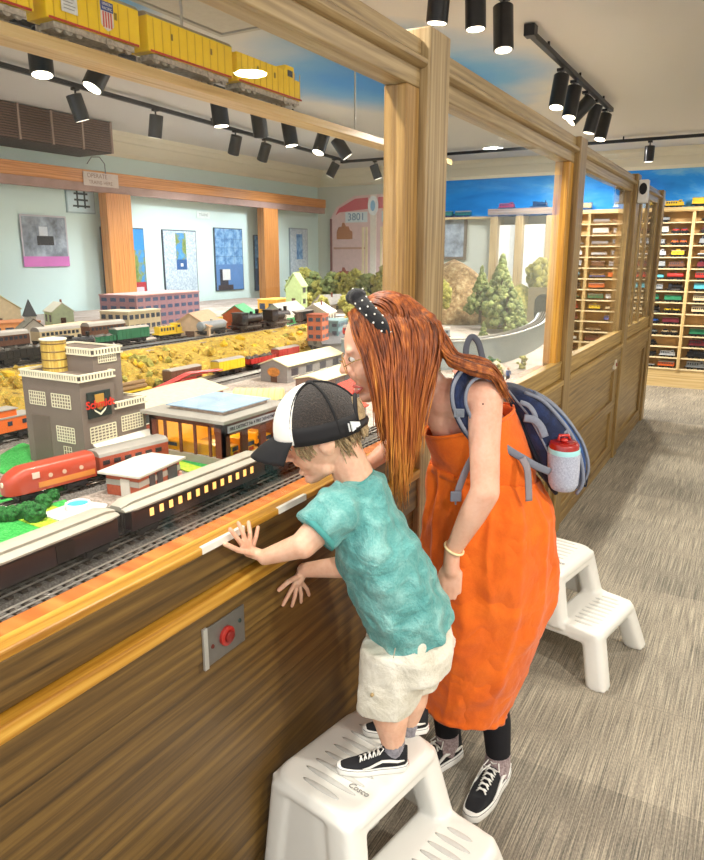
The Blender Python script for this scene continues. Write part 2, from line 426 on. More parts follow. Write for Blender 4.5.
# ------------------------------------------------------------------ ceiling spot tracks and heads
def track(x0, y0, x1, y1, label, z=2.80):
    t = thing('lighting_track', label, 'light track', (x0, y0, z))
    d = V((x1-x0, y1-y0, 0)); L = d.length; a = math.atan2(d.y, d.x)
    t.rotation_euler = (0, 0, a)
    obj('rail', MB().box(0, L, -.017, .017, -.012, .02), BLACKM, t, bevel=.002)
    obj('feed_box', MB().box(-.05, .02, -.03, .03, -.016, .045), BLACKM, t, bevel=.003)
    for q in (.15, .5, .85): obj('hanger', MB().cyl((L*q, 0, .018), (L*q, 0, ZC-z+.0), .008), BLACKM, t)
    return t
LENSM = plain('#fff6e0', .4, 0, .01, 5, 'lit_lens', '#fff0d2', 6)
LENSD = plain('#c9c6bd', .35, 0, .01, 5, 'dim_lens', '#fff2dc', 1.2)
SHELL = plain('#101218', .38, .1, .08, 30, 'black_lamp_shell', coat=.3)
def spot(x, y, aim, label, group, lit=1, z=2.79, r=.036, L=.155, watt=0, cone=70, col=(1, .93, .82)):
    """cylinder head hung from a track; aim = unit direction the lens looks"""
    t = thing('spotlight', label, 'spotlight', (x, y, z), group=group)
    obj('mount', MB().box(-.022, .022, -.022, .022, -.012, .006).cyl((0, 0, -.012), (0, 0, -.075), .007), BLACKM, t)
    a = V(aim).normalized(); c = V((0, 0, -.092)); p0 = c - a*L*.30; p1 = c + a*L*.70
    obj('lamp_head', MB().tube([p0, p0+a*.004, p1-a*.003, p1], [r*.9, r, r, r*.94], 26), SHELL, t, smooth=True)
    obj('lens', MB().tube([p1-a*.002, p1+a*.0015], [r*.86, r*.84], 22), LENSM if lit else LENSD, t)
    if watt:
        ld = bpy.data.lights.new('spot_beam', 'SPOT'); ld.energy = watt; ld.spot_size = math.radians(cone); ld.spot_blend = .6
        ld.color = col; ld.shadow_soft_size = .04
        lo = bpy.data.objects.new('spot_beam', ld); COL.objects.link(lo)
        lo.location = V((x, y, z)) + p1 + a*.02; lo.rotation_euler = a.to_track_quat('-Z', 'Y').to_euler()
    return t
track(-1.24, -.2, -1.24, 3.62, 'black ceiling track above the first and second windows, nearest the camera')
track(-1.28, 4.28, -1.28, 6.72, 'black ceiling track rising over the second and third windows')
track(-3.56, 1.6, -3.60, 3.62, 'short black ceiling track end under the yellow train shelf, at top left')
track(-3.64, 4.2, -3.86, 6.9, 'black ceiling track holding four spots under the shelf middle')
track(-4.40, 2.6, -4.90, 8.45, 'long black ceiling track nearest the poster wall')
track(-4.95, 8.52, 2.0, 8.52, 'black ceiling track crossing the far end before the blue mural')
G1, G2, G3, G4 = 'spotlights over the windows, nearest track', 'spotlights on the second track', 'spotlights under the train shelf', 'spotlights near the poster wall'
spot(-1.36, 3.16, (-.1, .05, -1), 'black spotlight cut by the top edge of photo, leftmost of its trio', G1, 1, r=.048, watt=55, cone=120)
spot(-1.24, 3.28, (.05, 0, -1), 'black spotlight in the middle of the trio above the first post', G1, 1, z=2.80, r=.046, L=.19, watt=40, cone=110)
spot(-1.21, 3.58, (.1, -.12, -1), 'black spotlight at the track end right of the trio', G1, 0, z=2.78, r=.048, L=.20)
for y_, wd in ((.25, 'farthest left'), (1.0, 'second'), (1.75, 'third')): spot(-1.24, y_, (-.05, 0, -1), 'black fill spotlight added unseen on the nearest track, %s along it' % wd, G1, 1, r=.046, watt=44, cone=125)  # unseen heads added to brighten the sill, hands and near train
A5 = [(5.05, (-.05, -.25, -1), 1, 'leftmost spotlight with lit lens on the second track'), (5.42, (-.08, -.2, -1), 1, 'second spotlight from left with lit lens, second track'),
      (5.80, (-1.0, -.5, -1.2), 1, 'sharply tilted spotlight in the middle of the second track'), (6.15, (-.2, -.1, -1), 0, 'dark spotlight facing away, fourth on the second track'),
      (6.55, (-.12, -.25, -1), 1, 'rightmost spotlight with pale lens at the second track end')]
for y, a, l, lab in A5: spot(-1.30, y, a, lab, G2, l, z=2.78, r=.050, L=.21, watt=70 if y != 6.15 else 0, cone=125)
for x, y, a, l, lab, w in [(-3.51, 2.79, (.15, -.1, -1), 1, 'large black spotlight at far left below the shelf', 30), (-3.54, 3.24, (-.15, -.55, -1), 1, 'glaring warm spotlight tilted toward camera under the shelf', 30),
        (-3.66, 4.44, (.08, .05, -1), 1, 'black spotlight first on the four lamp track', 30), (-3.70, 4.98, (-.1, .35, -1), 0, 'tilted dark spotlight second on the four lamp track', 0),
        (-3.76, 5.50, (.15, .05, -1), 1, 'black spotlight with soft lens third on the four lamp track', 30), (-3.80, 6.12, (-.1, -.45, -1), 1, 'glaring spotlight tilted toward camera, fourth on the track', 30),
        (-3.84, 6.50, (.6, .35, -1), 0, 'black spotlight leaning right at the four lamp track end', 0)]:
    spot(x, y, a, lab, G3, l, z=2.78, r=.062, L=.21, watt=w*1.5, cone=100)
# unseen heads added to light the shelves
spot(-.2, 8.50, (0, .6, -1), 'black spotlight added on the far track to light the shelves, unseen at right', G2, 0, watt=60, cone=120)
spot(-2.1, 8.50, (0, .7, -1), 'black spotlight added on the far track to light the shelves, unseen at left', G2, 0, watt=60, cone=120)
for x, y, a, lab, w in [(-4.50, 3.85, (.1, .3, -1), 'small dark spotlight before the slatted grille', 30), (-4.55, 4.70, (-.2, 0, -1), 'small dark spotlight right of the slatted grille', 30),
        (-4.63, 5.85, (-.4, .1, -1), 'small dark spotlight behind the four lamp track, left one', 30), (-4.68, 6.40, (-.5, .1, -1), 'small dark spotlight behind the four lamp track, right one', 30),
        (-4.86, 8.10, (-.5, -.2, -1), 'small dark spotlight close to the far corner', 30), (-4.50, 8.52, (.3, .2, -1), 'small dark spotlight over the locomotive poster', 30)]:
    spot(x, y, a, lab, G4, 0, z=2.78, r=.056, L=.18, watt=w*1.3, cone=120, col=(.93, .97, 1))
spot(-1.20, 8.52, (0, 0, -1), 'single black spotlight against the cream cornice over the shelves', G2, 0, z=2.78, r=.05, L=.16, watt=70, cone=140)
# aisle downlights: some read from glass reflections, those near the camera added as fill
def downlight(x, y, w, lab, size=.22, col=(1, .95, .88), tilt=None):
    t = thing('ceiling_downlight', lab, 'light', (x, y, ZC), group='recessed ceiling downlights')
    obj('trim_ring', MB().lathe([(size*.5, -.004), (size*.62, -.008), (size*.66, 0), (size*.5, 0)], seg=24), plain('#e8e6e0', .5), t, smooth=True)
    ld = bpy.data.lights.new('downlight_beam', 'AREA'); ld.shape = 'DISK'; ld.size = size; ld.energy = w; ld.color = col
    lo = bpy.data.objects.new('downlight_beam', ld); COL.objects.link(lo); lo.location = (x, y, ZC-.012)
    return t
# ================================================================== THE MODEL RAILWAY
Z0 = .95; ZR = .972; ZU = 1.075
def groundmat():
    m, nt, b = newmat('railway_ballast_ground'); v = coords(nt)
    n = noisen(nt, v, 130, 3, .7); n2 = noisen(nt, v, 5, 4, .6)
    mx = nt.nodes.new('ShaderNodeMath'); mx.operation = 'MULTIPLY_ADD'; nt.links.new(n, mx.inputs[0]); mx.inputs[1].default_value = .6
    ml = nt.nodes.new('ShaderNodeMath'); ml.operation = 'MULTIPLY'; nt.links.new(n2, ml.inputs[0]); ml.inputs[1].default_value = .4; nt.links.new(ml.outputs[0], mx.inputs[2])
    nt.links.new(ramp(nt, mx.outputs[0], [(.35, '#6c6256'), (.5, '#a3958a'), (.65, '#c9beb2')]), b.inputs['Base Color'])
    b.inputs['Roughness'].default_value = .9; bump(nt, b, n, .6, .003); return m
def fol(name, stops, scale=60):
    m, nt, b = newmat(name); v = coords(nt); n = noisen(nt, v, scale, 4, .7)
    nt.links.new(ramp(nt, n, stops), b.inputs['Base Color']); b.inputs['Roughness'].default_value = .95
    bump(nt, b, n, .8, .006); return m
GROUND = groundmat()
GRASS = fol('model_grass', [(.3, '#1d8a30'), (.5, '#35b04a'), (.7, '#6ad070')], 160)
LIME = fol('lime_grass', [(.3, '#7ea81e'), (.6, '#c0dc38'), (.8, '#dcec60')], 120)
HILL = fol('autumn_hillside', [(.30, '#4d3e1c'), (.40, '#8a7028'), (.47, '#c49a34'), (.52, '#7f7a30'), (.58, '#c8a03a'), (.7, '#dcc05a')], 34)
BUSH = fol('dark_bush', [(.3, '#123d18'), (.55, '#2a6d30'), (.8, '#4f9a4e')], 90)
OLIVE = fol('olive_foliage', [(.3, '#6a6a2e'), (.55, '#a8a24c'), (.8, '#dccf7a')], 60)
PINE = fol('spruce_foliage', [(.3, '#46603a'), (.5, '#7b8a4e'), (.7, '#b8b070')], 70)
ROCK = fol('rocky_mountain', [(.3, '#6b5236'), (.5, '#a8865a'), (.7, '#d8c79c')], 22)
lt = thing('layout_table', 'long raised model railway table behind the glazed oak partition', 'table', (0, 0, 0))
m = MB()
m.prism([(-1.05, -1.2), (-1.05, 4.30), (-1.26, 5.4), (-1.60, 7.0), (-1.74, 7.6), (-5.82, 7.6), (-5.82, -1.2)], 2, .85, Z0)
obj('tabletop', m, GROUND, lt)
obj('fascia_board', MB().box(-1.075, -.947, -.2, 4.06, .90, .985), VARN, lt, bevel=.002)
m = MB()
for x in (-1.6, -3.4, -5.2):
    for y in (.3, 3.2): m.box(x, x+.1, y, y+.1, 0, .85)
obj('support_frame', m, plain('#6b5234', .7), lt)
# upper level
m = MB(); m.prism([(-3.0, -1.2), (-3.0, 4.6), (-2.75, 5.6), (-2.9, 7.4), (-5.80, 7.4), (-5.80, -1.2)], 2, Z0, ZU)
obj('upper_level', m, GROUND, lt)
# hillside strip between the levels
m = MB(); rows = []
N = 110
for i in range(N+1):
    y = .2+i*(5.3/N); r = []
    for j in range(13):
        t = j/12; x = -2.58 - .46*t; z = Z0 + (ZU-Z0+.012)*(t**.7)
        n = noise.noise(V((x*9, y*9, 1)))*.045 + noise.noise(V((x*25, y*25, 3)))*.02
        env = math.sin(math.pi*min(1, t*.9+.05))
        r.append(V((x+n*.6*env, y+noise.noise(V((y*12, x*12, 8)))*.012, z + n*env)))
    rows.append(r)
m.loft(rows, False, False); obj('hillside', m, HILL, lt, smooth='all')
m = MB()
rnd = random.Random(3)
for i in range(330):
    y = rnd.uniform(.4, 5.3); t = rnd.random()
    x = -2.56-.46*t; z = Z0 + (ZU-Z0)*(t**.7)
    m.blob((x, y, z+.004), rnd.uniform(.012, .032), i, .5, 1, mi=rnd.choice([0, 0, 0, 1, 2]))
obj('shrubbery', m, [HILL, OLIVE, plain('#d9b22e', .95, 0, .2, 60, 'mustard_shrub')], lt, kind='stuff')
def grass(pts, mat=GRASS, z=Z0+.004):
    m = MB(); m.prism(pts, 2, z-.004, z); return obj('grass_mat', m, mat, lt)
gp = lambda u, v: tuple(G(u, v, Z0+.004)[:2])
grass([gp(0, 455), gp(22, 442), gp(95, 470), gp(60, 484), gp(0, 472)])
grass([gp(-25, 530), gp(0, 492), gp(60, 495), gp(80, 512), gp(30, 545), gp(-20, 560)])
grass([gp(18, 520), gp(50, 505), gp(88, 518), gp(50, 532)], LIME, Z0+.006)
grass([gp(146, 430), gp(166, 428), gp(300, 470), gp(250, 480), gp(150, 462)])
grass([gp(150, 458), gp(160, 455), gp(222, 474), gp(205, 478)], LIME, Z0+.006)

RAILM = plain('#b9b2aa', .3, .85, .1, 30, 'steel_rail'); TIE = plain('#3c322b', .8, 0, .2, 50, 'dark_tie')
BALL = fol('track_ballast', [(.3, '#4a4540'), (.5, '#6f6862'), (.7, '#9a928a')], 200)
def rail_track(pts, label, group='model railway tracks', z=ZR, bed=True):
    p0 = V((pts[0][0], pts[0][1], z))
    t = thing('train_track', label, 'track', p0, 0, group)
    P = []
    for a, b in zip(pts, pts[1:]):
        a, b = V(a).to_3d(), V(b).to_3d(); n = max(1, int((b-a).length/.12))
        for i in range(n): P.append(a.lerp(b, i/n))
    P.append(V(pts[-1]).to_3d()); P = [p-V((p0.x, p0.y, 0)) for p in P]
    for p in P: p.z = 0
    def off(o_, zz):
        out = []
        for i, p in enumerate(P):
            d = (P[min(i+1, len(P)-1)]-P[max(i-1, 0)]).normalized(); n = V((-d.y, d.x, 0)); out.append(p+n*o_+V((0, 0, zz)))
        return out
    for o_ in (-.019, 0, .019):
        obj('rail', MB().tube(off(o_, -.003), .0026, 4, fdir=(0, 0, 1)), RAILM, t)
    m = MB(); L = 0
    for a, b in zip(P, P[1:]):
        d = (b-a); n = max(1, int(d.length/.028)); ang = math.atan2(d.y, d.x)
        for i in range(n):
            c = a+d*(i/n); m.box(c.x-.006, c.x+.006, c.y-.029, c.y+.029, -.0115, -.0055, rz=ang)
    obj('ties', m, TIE, t, kind='stuff')
    if bed:
        a, b, c_, d_ = off(-.045, -.0215), off(-.034, -.0105), off(.034, -.0105), off(.045, -.0215)
        obj('ballast_bed', MB().loft([[q[i] for q in (a, b, c_, d_)] for i in range(len(P))], True, True), BALL, t)
    return t
rail_track([(-1.115, -.2), (-1.115, 2.5), (-1.18, 2.9), (-1.34, 3.3), (-1.62, 3.7)], 'empty three rail track nearest the window, beside the varnished board')
rail_track([(-1.205, -.2), (-1.205, 2.5), (-1.27, 2.9), (-1.43, 3.3), (-1.71, 3.65)], 'three rail track under the dark passenger cars')
rail_track([(-1.70, .6), (-1.65, 1.05), (-1.612, 1.30), (-1.585, 1.56)], 'short display track under the red and silver locomotive')
rail_track([(-2.38, .2), (-2.38, 1.8), (-2.44, 4.9)], 'yard track behind the grey brewery, under the orange caboose')
rail_track([(-2.50, .2), (-2.50, 1.8), (-2.56, 4.9)], 'yard track along the foot of the autumn hillside')
rail_track([(-2.26, .2), (-2.26, 1.75)], 'yard siding left of the grey brewery')
rail_track([(-3.10, .6), (-3.10, 5.0), (-2.98, 5.7), (-2.98, 7.2)], 'upper level track under the black steam locomotive', z=ZU+.022)
rail_track([(-3.24, .6), (-3.24, 5.0), (-3.12, 5.7), (-3.12, 7.2)], 'upper level track under the green flatcar', z=ZU+.022)
rail_track([(-3.55, .6), (-3.55, 5.0)], 'upper level siding behind the little church', z=ZU+.022)

BLK = plain('#15151a', .5, 0, .1, 40, 'train_black'); STEEL = plain('#a9a59f', .35, .7, .05, 60, 'truck_steel')
def trucks(m, L, W, mi=1, n=2):
    for s in (-1, 1):
        cx_ = s*(L/2-.055)
        m.box(cx_-.035, cx_+.035, -W*.38, W*.38, .006, .016, mi=mi)
        for a in (-.02, .02):
            for w_ in (-1, 1):
                m.cyl((cx_+a, w_*W*.30, .0115), (cx_+a, w_*W*.40, .0115), .0115, seg=10, mi=mi)
        m.box(cx_-.03, cx_+.03, -W*.44, -W*.41, .008, .018, mi=mi); m.box(cx_-.03, cx_+.03, W*.41, W*.44, .008, .018, mi=mi)
    m.box(-L/2-.012, L/2+.012, -.004, .004, .014, .020, mi=mi)
def coach(L, W, H, body, roof, label, group, loc, rz, lit=True, nwin=12, baggage=False):
    t = thing('passenger_car', label, 'train car', loc, rz, group)
    zb = .022; ze = H*.78
    m = MB().box(-L/2, L/2, -W/2, W/2, zb, ze)
    obj('body', m, body, t, bevel=.0015)
    m = MB(); trucks(m, L, W, 0); m.box(-L*.2, L*.2, -W*.3, W*.3, .012, zb); obj('truck', m, BLK, t)
    prof = [(-W/2-.002, ze-.001), (-W/2-.002, ze+.003), (-W*.42, ze+.009), (-W*.30, ze+.011), (-W*.30, H-.003), (-W*.2, H), (W*.2, H), (W*.30, H-.003), (W*.30, ze+.011), (W*.42, ze+.009), (W/2+.002, ze+.003), (W/2+.002, ze-.001)]
    obj('roof', MB().loft([[(-L/2-.012, y*.8, ze+(z-ze)*.55) for y, z in prof], [(-L/2+.018, y, z) for y, z in prof], [(L/2-.018, y, z) for y, z in prof], [(L/2+.012, y*.8, ze+(z-ze)*.55) for y, z in prof]]), roof, t, smooth=True)
    glow = plain('#ffd98f', .4, 0, .02, 9, 'lit_car_window', '#ffb45a', .8) if lit else plain('#20222a', .3)
    for i in range(nwin):
        x = -L/2+.045+(L-.09)*(i+.5)/nwin; w_ = (L-.09)/nwin*.19
        m = MB()
        for s in (-1, 1): m.box(x-w_, x+w_, s*(W/2)-.0012, s*(W/2)+.0012, zb+(ze-zb)*.42, zb+(ze-zb)*.80)
        obj('window', m, glow, t)
    if baggage:
        for x in (-L*.2, L*.22):
            m = MB()
            for s in (-1, 1): m.box(x-.022, x+.022, s*(W/2)-.002, s*(W/2)+.002, zb+.003, ze-.008)
            obj('door', m, plain('#1c1519', .4), t)
    m = MB()
    for s in (-1, 1): m.box(-L/2+.01, L/2-.01, s*(W/2)-.0015, s*(W/2)+.0015, zb+(ze-zb)*.86, zb+(ze-zb)*.92)
    obj('letter_board', m, plain('#0f0c10', .4), t)
    m = MB()
    for s in (-1, 1):
        m.box(s*(L/2+.010)-.009, s*(L/2+.010)+.009, -W*.42, W*.42, zb, zb+.004)
        for y in (-W*.4, W*.4): m.cyl((s*(L/2+.016), y, zb), (s*(L/2+.016), y, ze), .0018, seg=6)
    obj('vestibule_rail', m, BLK, t)
    return t
PLUM = plain('#2c2026', .3, .0, .15, 12, 'dark_plum_paint', coat=.4)
ROOFG = plain('#a8a294', .55, 0, .06, 30, 'pale_grey_roof')
GC = 'dark passenger cars of the train nearest the window'
coach(.50, .072, .090, PLUM, ROOFG, 'dark baggage car with pale grey roof at the left photo edge, nearest the glass', GC, (-1.205, .765, ZR), math.pi/2, False, 0, True)
coach(.50, .072, .090, PLUM, ROOFG, 'dark passenger coach with row of glowing windows under the capped child train side', GC, (-1.205, 1.305, ZR), math.pi/2, True, 13)
coach(.50, .072, .090, PLUM, ROOFG, 'dark passenger coach half hidden behind the black cap brim', GC, (-1.205, 1.845, ZR), math.pi/2, True, 13)

# --- red and silver streamlined locomotive with its silver car
RED = plain('#b8442c', .35, 0, .08, 20, 'locomotive_red', coat=.4); SILV = plain('#bdb9b2', .35, .5, .05, 30, 'silver_car')
def sweep_nose(L, W, H, nose=.10):
    m = MB(); rings = []
    for k in range(15):
        x = L/2 - nose + nose*math.sin(k/14*math.pi/2) if k else L/2-nose
        s = math.cos(k/14*math.pi/2); w_ = W/2*max(.25, s**.45); h = .022+(H-.022)*(max(.02, s)**.5*.42+.58*(1 if k < 3 else max(.45, 1-(k-3)*.05)))
        rings.append((x, w_, h))
    full = [(-L/2, W/2, H)]+rings; R = []
    for x, w_, h in full:
        r = []
        for j in range(14):
            a = math.pi*j/13; r.append((x, w_*math.copysign(abs(math.cos(a))**.45, math.cos(a)), h*.55+(h*.45)*max(0, math.sin(a))**.6))
        r += [(x, -w_, .022), (x, w_, .022)]
        R.append(r)
    return m.loft(R)
a0 = V((-1.66, 1.165, ZR)); 
t = thing('diesel_locomotive', 'streamlined locomotive with red nose beside the round hedges', 'locomotive', (-1.63, 1.19, ZR), math.radians(-99))
obj('body', sweep_nose(.25, .070, .090, .075), RED, t, smooth=True, angle=50)
m = MB(); trucks(m, .24, .078, 0); obj('truck', m, BLK, t)
m = MB()
for s in (-1, 1): m.box(-.12, .045, s*.035-.0012, s*.035+.0012, .030, .045)
obj('side_stripe', m, plain('#d9863c', .4), t)
m = MB()
for s in (-1, 1): m.box(.040, .060, s*.034-.002, s*.034+.002, .058, .074)
m.box(.068, .076, -.026, -.004, .066, .080); m.box(.068, .076, .004, .026, .066, .080)
obj('cab_window', m, plain('#e7c9b8', .2), t)
obj('headlight', MB().cyl((.110, 0, .050), (.126, 0, .050), .007, seg=14), plain('#f5e6c8', .3), t)
m = MB()
for s in (-1, 1):
    for x in (-.08, -.03, .01): m.cyl((x, s*.034, .058), (x, s*.0365, .058), .006, seg=12)
obj('porthole', m, plain('#d8b49c', .3), t)
t = thing('passenger_car', 'silver fluted passenger car coupled behind the red nosed locomotive', 'train car', (-1.598, 1.44, ZR), math.radians(-99+180))
obj('body', MB().box(-.11, .13, -.035, .035, .022, .070), plain('#a8482e', .4, name='rust_red'), t, bevel=.004)
obj('roof', MB().prism([(-.035, .069), (-.032, .078), (-.02, .085), (.02, .085), (.032, .078), (.035, .069)], 0, -.11, .13), SILV, t, smooth=True)
m = MB(); trucks(m, .22, .078, 0); obj('truck', m, BLK, t)
m = MB()
for i in range(6): m.box(-.10+i*.036, -.078+i*.036, -.0362, .0362, .045, .058)
obj('window_band', m, plain('#2a2226', .3), t)

# --- buildings
def windows(t, face, lo, hi, z0, z1, at, cols, rows, frame_c='#ece4c6', name='window'):
    """a paned window: bars over dark glass; face 'x' faces +X at x=at, 'y' faces -Y at y=at"""
    m = MB(); th = .0022
    def B(a0, a1, b0, b1, d0, d1, mi):
        if face == 'x': m.box(at+d0, at+d1, a0, a1, b0, b1, mi=mi)
        else: m.box(a0, a1, at-d1, at-d0, b0, b1, mi=mi)
    B(lo, hi, z0, z1, 0, .001, 1)
    w = (hi-lo)*.035/ max(1, 1); w = max(.0012, w)
    for i in range(cols+1):
        c = lo+(hi-lo)*i/cols; B(c-w/2, c+w/2, z0, z1, .001, th, 0)
    for i in range(rows+1):
        c = z0+(z1-z0)*i/rows; B(lo, hi, c-w/2, c+w/2, .001, th, 0)
    return obj(name, m, [plain(frame_c, .6), plain('#77695e', .4)], t)
TAUPE = plain('#786a60', .75, 0, .05, 30, 'taupe_brick')
CRM = plain('#e8e0c4', .6, name='cream_cornice')
xa, xb = -2.0, -1.735; ya, yb, yc = 1.405, 1.535, 1.66
zt = onX(82, 377, xb).z; zt2 = onX(113, 346, -1.80).z; zw = onX(142, 398, xb).z
t = thing('brewery_building', 'tall grey brown model brewery with red lettered sign and white awning', 'model building', (xa, ya, Z0))
def rel(m, o=(xa, ya, Z0)): return m.xform(Matrix.Translation((-o[0], -o[1], -o[2])))
obj('main_block', rel(MB().box(xa, xb, ya, yb, Z0, zt)), TAUPE, t)
obj('wing', rel(MB().box(xa+.08, xb, yb, yc, Z0, zw)), TAUPE, t)
tx0, tx1, ty0, ty1 = xa+.03, xb-.02, yb-.055, yb+.055
obj('tower', rel(MB().box(tx0, tx1, ty0, ty1, zw, zt2)), TAUPE, t)
def cornice(x0, x1, y0, y1, z):
    m = MB()
    for a in ((x0-.006, x1+.006, y0-.006, y0+.002), (x0-.006, x1+.006, y1-.002, y1+.006), (x0-.006, x0+.002, y0, y1), (x1-.002, x1+.006, y0, y1)):
        m.box(*a, z-.016, z-.011, mi=0); m.box(*a, z+.002, z+.007, mi=0); 
    for a in ((x0-.003, x1+.003, y0-.003, y0+.001), (x1-.001, x1+.003, y0, y1)): m.box(*a, z-.011, z+.002, mi=1)
    n = int((x1-x0)/.011)
    for i in range(n):
        x = x0+(i+.5)*(x1-x0)/n; m.box(x-.0025, x+.0025, y0-.006, y0+.002, z-.011, z+.002, mi=0)
    n = int((y1-y0)/.011)
    for i in range(n):
        y = y0+(i+.5)*(y1-y0)/n; m.box(x1-.002, x1+.006, y-.0025, y+.0025, z-.011, z+.002, mi=0)
    m.box(x0, x1, y0, y1, z-.006, z-.002, mi=1)
    return obj('cornice', rel(m), [CRM, plain('#4c4340', .8)], t)
cornice(xa, xb, ya, yb, zt); cornice(xa+.08, xb, yb, yc, zw); cornice(tx0, tx1, ty0, ty1, zt2)
def W(face, lo, hi, z0, z1, at, c, r):
    o = windows(t, face, lo, hi, z0, z1, at, c, r); o.data.transform(Matrix.Translation((-xa, -ya, -Z0))); return o
hz = zt-Z0
W('y', xa+.03, xa+.105, Z0+hz*.66, Z0+hz*.80, ya, 7, 4); W('y', xa+.135, xa+.22, Z0+hz*.66, Z0+hz*.80, ya, 7, 4)
W('y', xa+.145, xa+.225, Z0+hz*.30, Z0+hz*.46, ya, 7, 5)
W('x', ya+.025, ya+.125, Z0+hz*.30, Z0+hz*.46, xb, 7, 5); W('x', yb+.02, yc-.015, Z0+hz*.34, Z0+hz*.50, xb, 8, 5)
W('x', ty0+.02, ty1-.02, zt+.03, zt+.065, tx1, 8, 4)
W('y', xa+.17, xa+.205, Z0+.005, Z0+.075, ya, 3, 5)
obj('door', rel(MB().box(xa+.03, xa+.115, ya-.002, ya+.002, Z0+.005, Z0+hz*.55)), plain('#685a50', .6), t, bevel=.001)
m = MB(); m.prism([(xb, Z0+hz*.27), (xb, Z0+hz*.29), (xb+.055, Z0+hz*.18), (xb+.055, Z0+hz*.165)], 1, ya+.03, yc+.01)
obj('awning', rel(m), plain('#ded6c8', .7), t)
for (y0, y1) in ((ya+.05, ya+.105), (yb-.02, yb+.02), (yb+.06, yc-.02)):
    obj('shop_door', rel(MB().box(xb, xb+.002, y0, y1, Z0+.005, Z0+hz*.17)), plain('#5a5232', .4, 0, .5, 60), t)
sg = obj('sign_board', rel(MB().box(xb+.001, xb+.006, ya+.02, yb-.02, Z0+hz*.56, Z0+hz*.83)), plain('#1c2a28', .5), t, bevel=.001)
m = MB(); yy = (ya+yb)/2; zz = Z0+hz*.70
m.prism([(yy-.017, zz+.030), (yy+.017, zz+.030), (yy+.017, zz+.0), (yy+.010, zz-.014), (yy, zz-.02), (yy-.010, zz-.014), (yy-.017, zz)], 0, xb+.006, xb+.008, mi=0)
m.prism([(yy-.024, zz-.014), (yy, zz-.030), (yy+.024, zz-.014), (yy+.020, zz-.022), (yy, zz-.036), (yy-.020, zz-.022)], 0, xb+.006, xb+.0085, mi=1)
obj('crest', rel(m), [plain('#b98d3e', .5), plain('#e8e4cc', .5)], sg)
o = text('Schmidt', .034, frame((xb+.0095, yy, zz), (0, 1, .0), (0, 0, 1)), plain('#d8301e', .4), sg, bold=.0006); o.data.transform(Matrix.Translation((-xa, -ya, -Z0)))
# the water tank stands on its roof
tkp = onX(67, 362, -1.93)
t2 = thing('water_tank', 'round yellow wooden water tank on the brewery roof', 'water tank', (tx0+.065, ya+.055, zt-.002))
obj('barrel', MB().lathe([(.038, 0), (.038, .098), (.036, .1)], seg=26), wood('tank_wood', '#8c6a20', '#c4a145', '#dcc066', 2, 3), t2, smooth=True)
m = MB()
for z in (.015, .04, .065, .09): m.lathe([(.0385, z-.002), (.0395, z), (.0385, z+.002)], seg=26)
obj('hoop', m, plain('#6e5420', .5), t2)
obj('lid', MB().lathe([(.041, .1), (.041, .104), (.002, .110)], seg=26), plain('#e5dec8', .6), t2, smooth=True)

# small generic houses
def gable(label, p, w, l, h, rh, rz, wallc, roofc, name='model_house', cat='model house', group=None, win=3, roofover=.008, chim=False, z=None, wc='#e9e2d0', rows=1):
    """w across (local x), l along the ridge (local y)"""
    t = thing(name, label, cat, p, rz, group)
    obj('walls', MB().prism([(-w/2, 0), (w/2, 0), (w/2, h), (0, h+rh), (-w/2, h)], 1, -l/2, l/2), wallc if not isinstance(wallc, str) else plain(wallc, .8, 0, .08, 40), t)
    m = MB(); o_ = roofover; k = rh/(w/2)
    for s in (-1, 1):
        m.prism([(0, h+rh+.001), (s*(w/2+o_), h-o_*k+.001), (s*(w/2+o_), h-o_*k+.006), (0, h+rh+.008)], 1, -l/2-o_, l/2+o_)
    obj('roof', m, roofc if not isinstance(roofc, str) else plain(roofc, .8, 0, .1, 60), t)
    gw = plain('#4b4a50', .3)
    for r_ in range(rows):
        z0 = h*(r_+.35)/rows; z1 = h*(r_+.8)/rows
        for i in range(win):
            y = -l/2+l*(i+.5)/win; dw = l/win*.22
            m = MB(); m.box(-w/2-.0015, w/2+.0015, y-dw, y+dw, z0, z1, mi=0); m.box(-w/2-.003, w/2+.003, y-dw*1.2, y+dw*1.2, z0-.003, z0, mi=1); obj('window', m, [gw, plain(wc, .6)], t)
    m = MB()
    m.box(-w*.12, w*.12, -l/2-.0015, l/2+.0015, 0, h*.62)
    obj('door', m, plain('#5c4030', .6), t)
    if chim: obj('chimney', MB().box(w*.1, w*.1+.012, -.006, .006, h+rh*.3, h+rh+.025), plain('#8a4a38', .8), t)
    return t
def flatb(label, p, w, l, h, rz, wallc, roofc, cols, rows, name='model_building', group=None, wc='#3c4658', par=.008):
    t = thing(name, label, 'model building', p, rz, group)
    obj('walls', MB().box(-w/2, w/2, -l/2, l/2, 0, h), plain(wallc, .8, 0, .06, 40), t)
    obj('roof', MB().box(-w/2-.004, w/2+.004, -l/2-.004, l/2+.004, h, h+par), plain(roofc, .8), t)
    for r_ in range(rows):
        m = MB(); z0 = h*(r_+.3)/rows; z1 = h*(r_+.75)/rows
        for i in range(cols):
            y = -l/2+l*(i+.5)/cols; m.box(-w/2-.0015, w/2+.0015, y-l/cols*.33, y+l/cols*.33, z0, z1)
        n2 = max(2, int(cols*w/l))
        for i in range(n2):
            x = -w/2+w*(i+.5)/n2; m.box(x-w/n2*.3, x+w/n2*.3, -l/2-.0015, l/2+.0015, z0, z1)
        obj('window_row', m, plain(wc, .3), t)
    return t
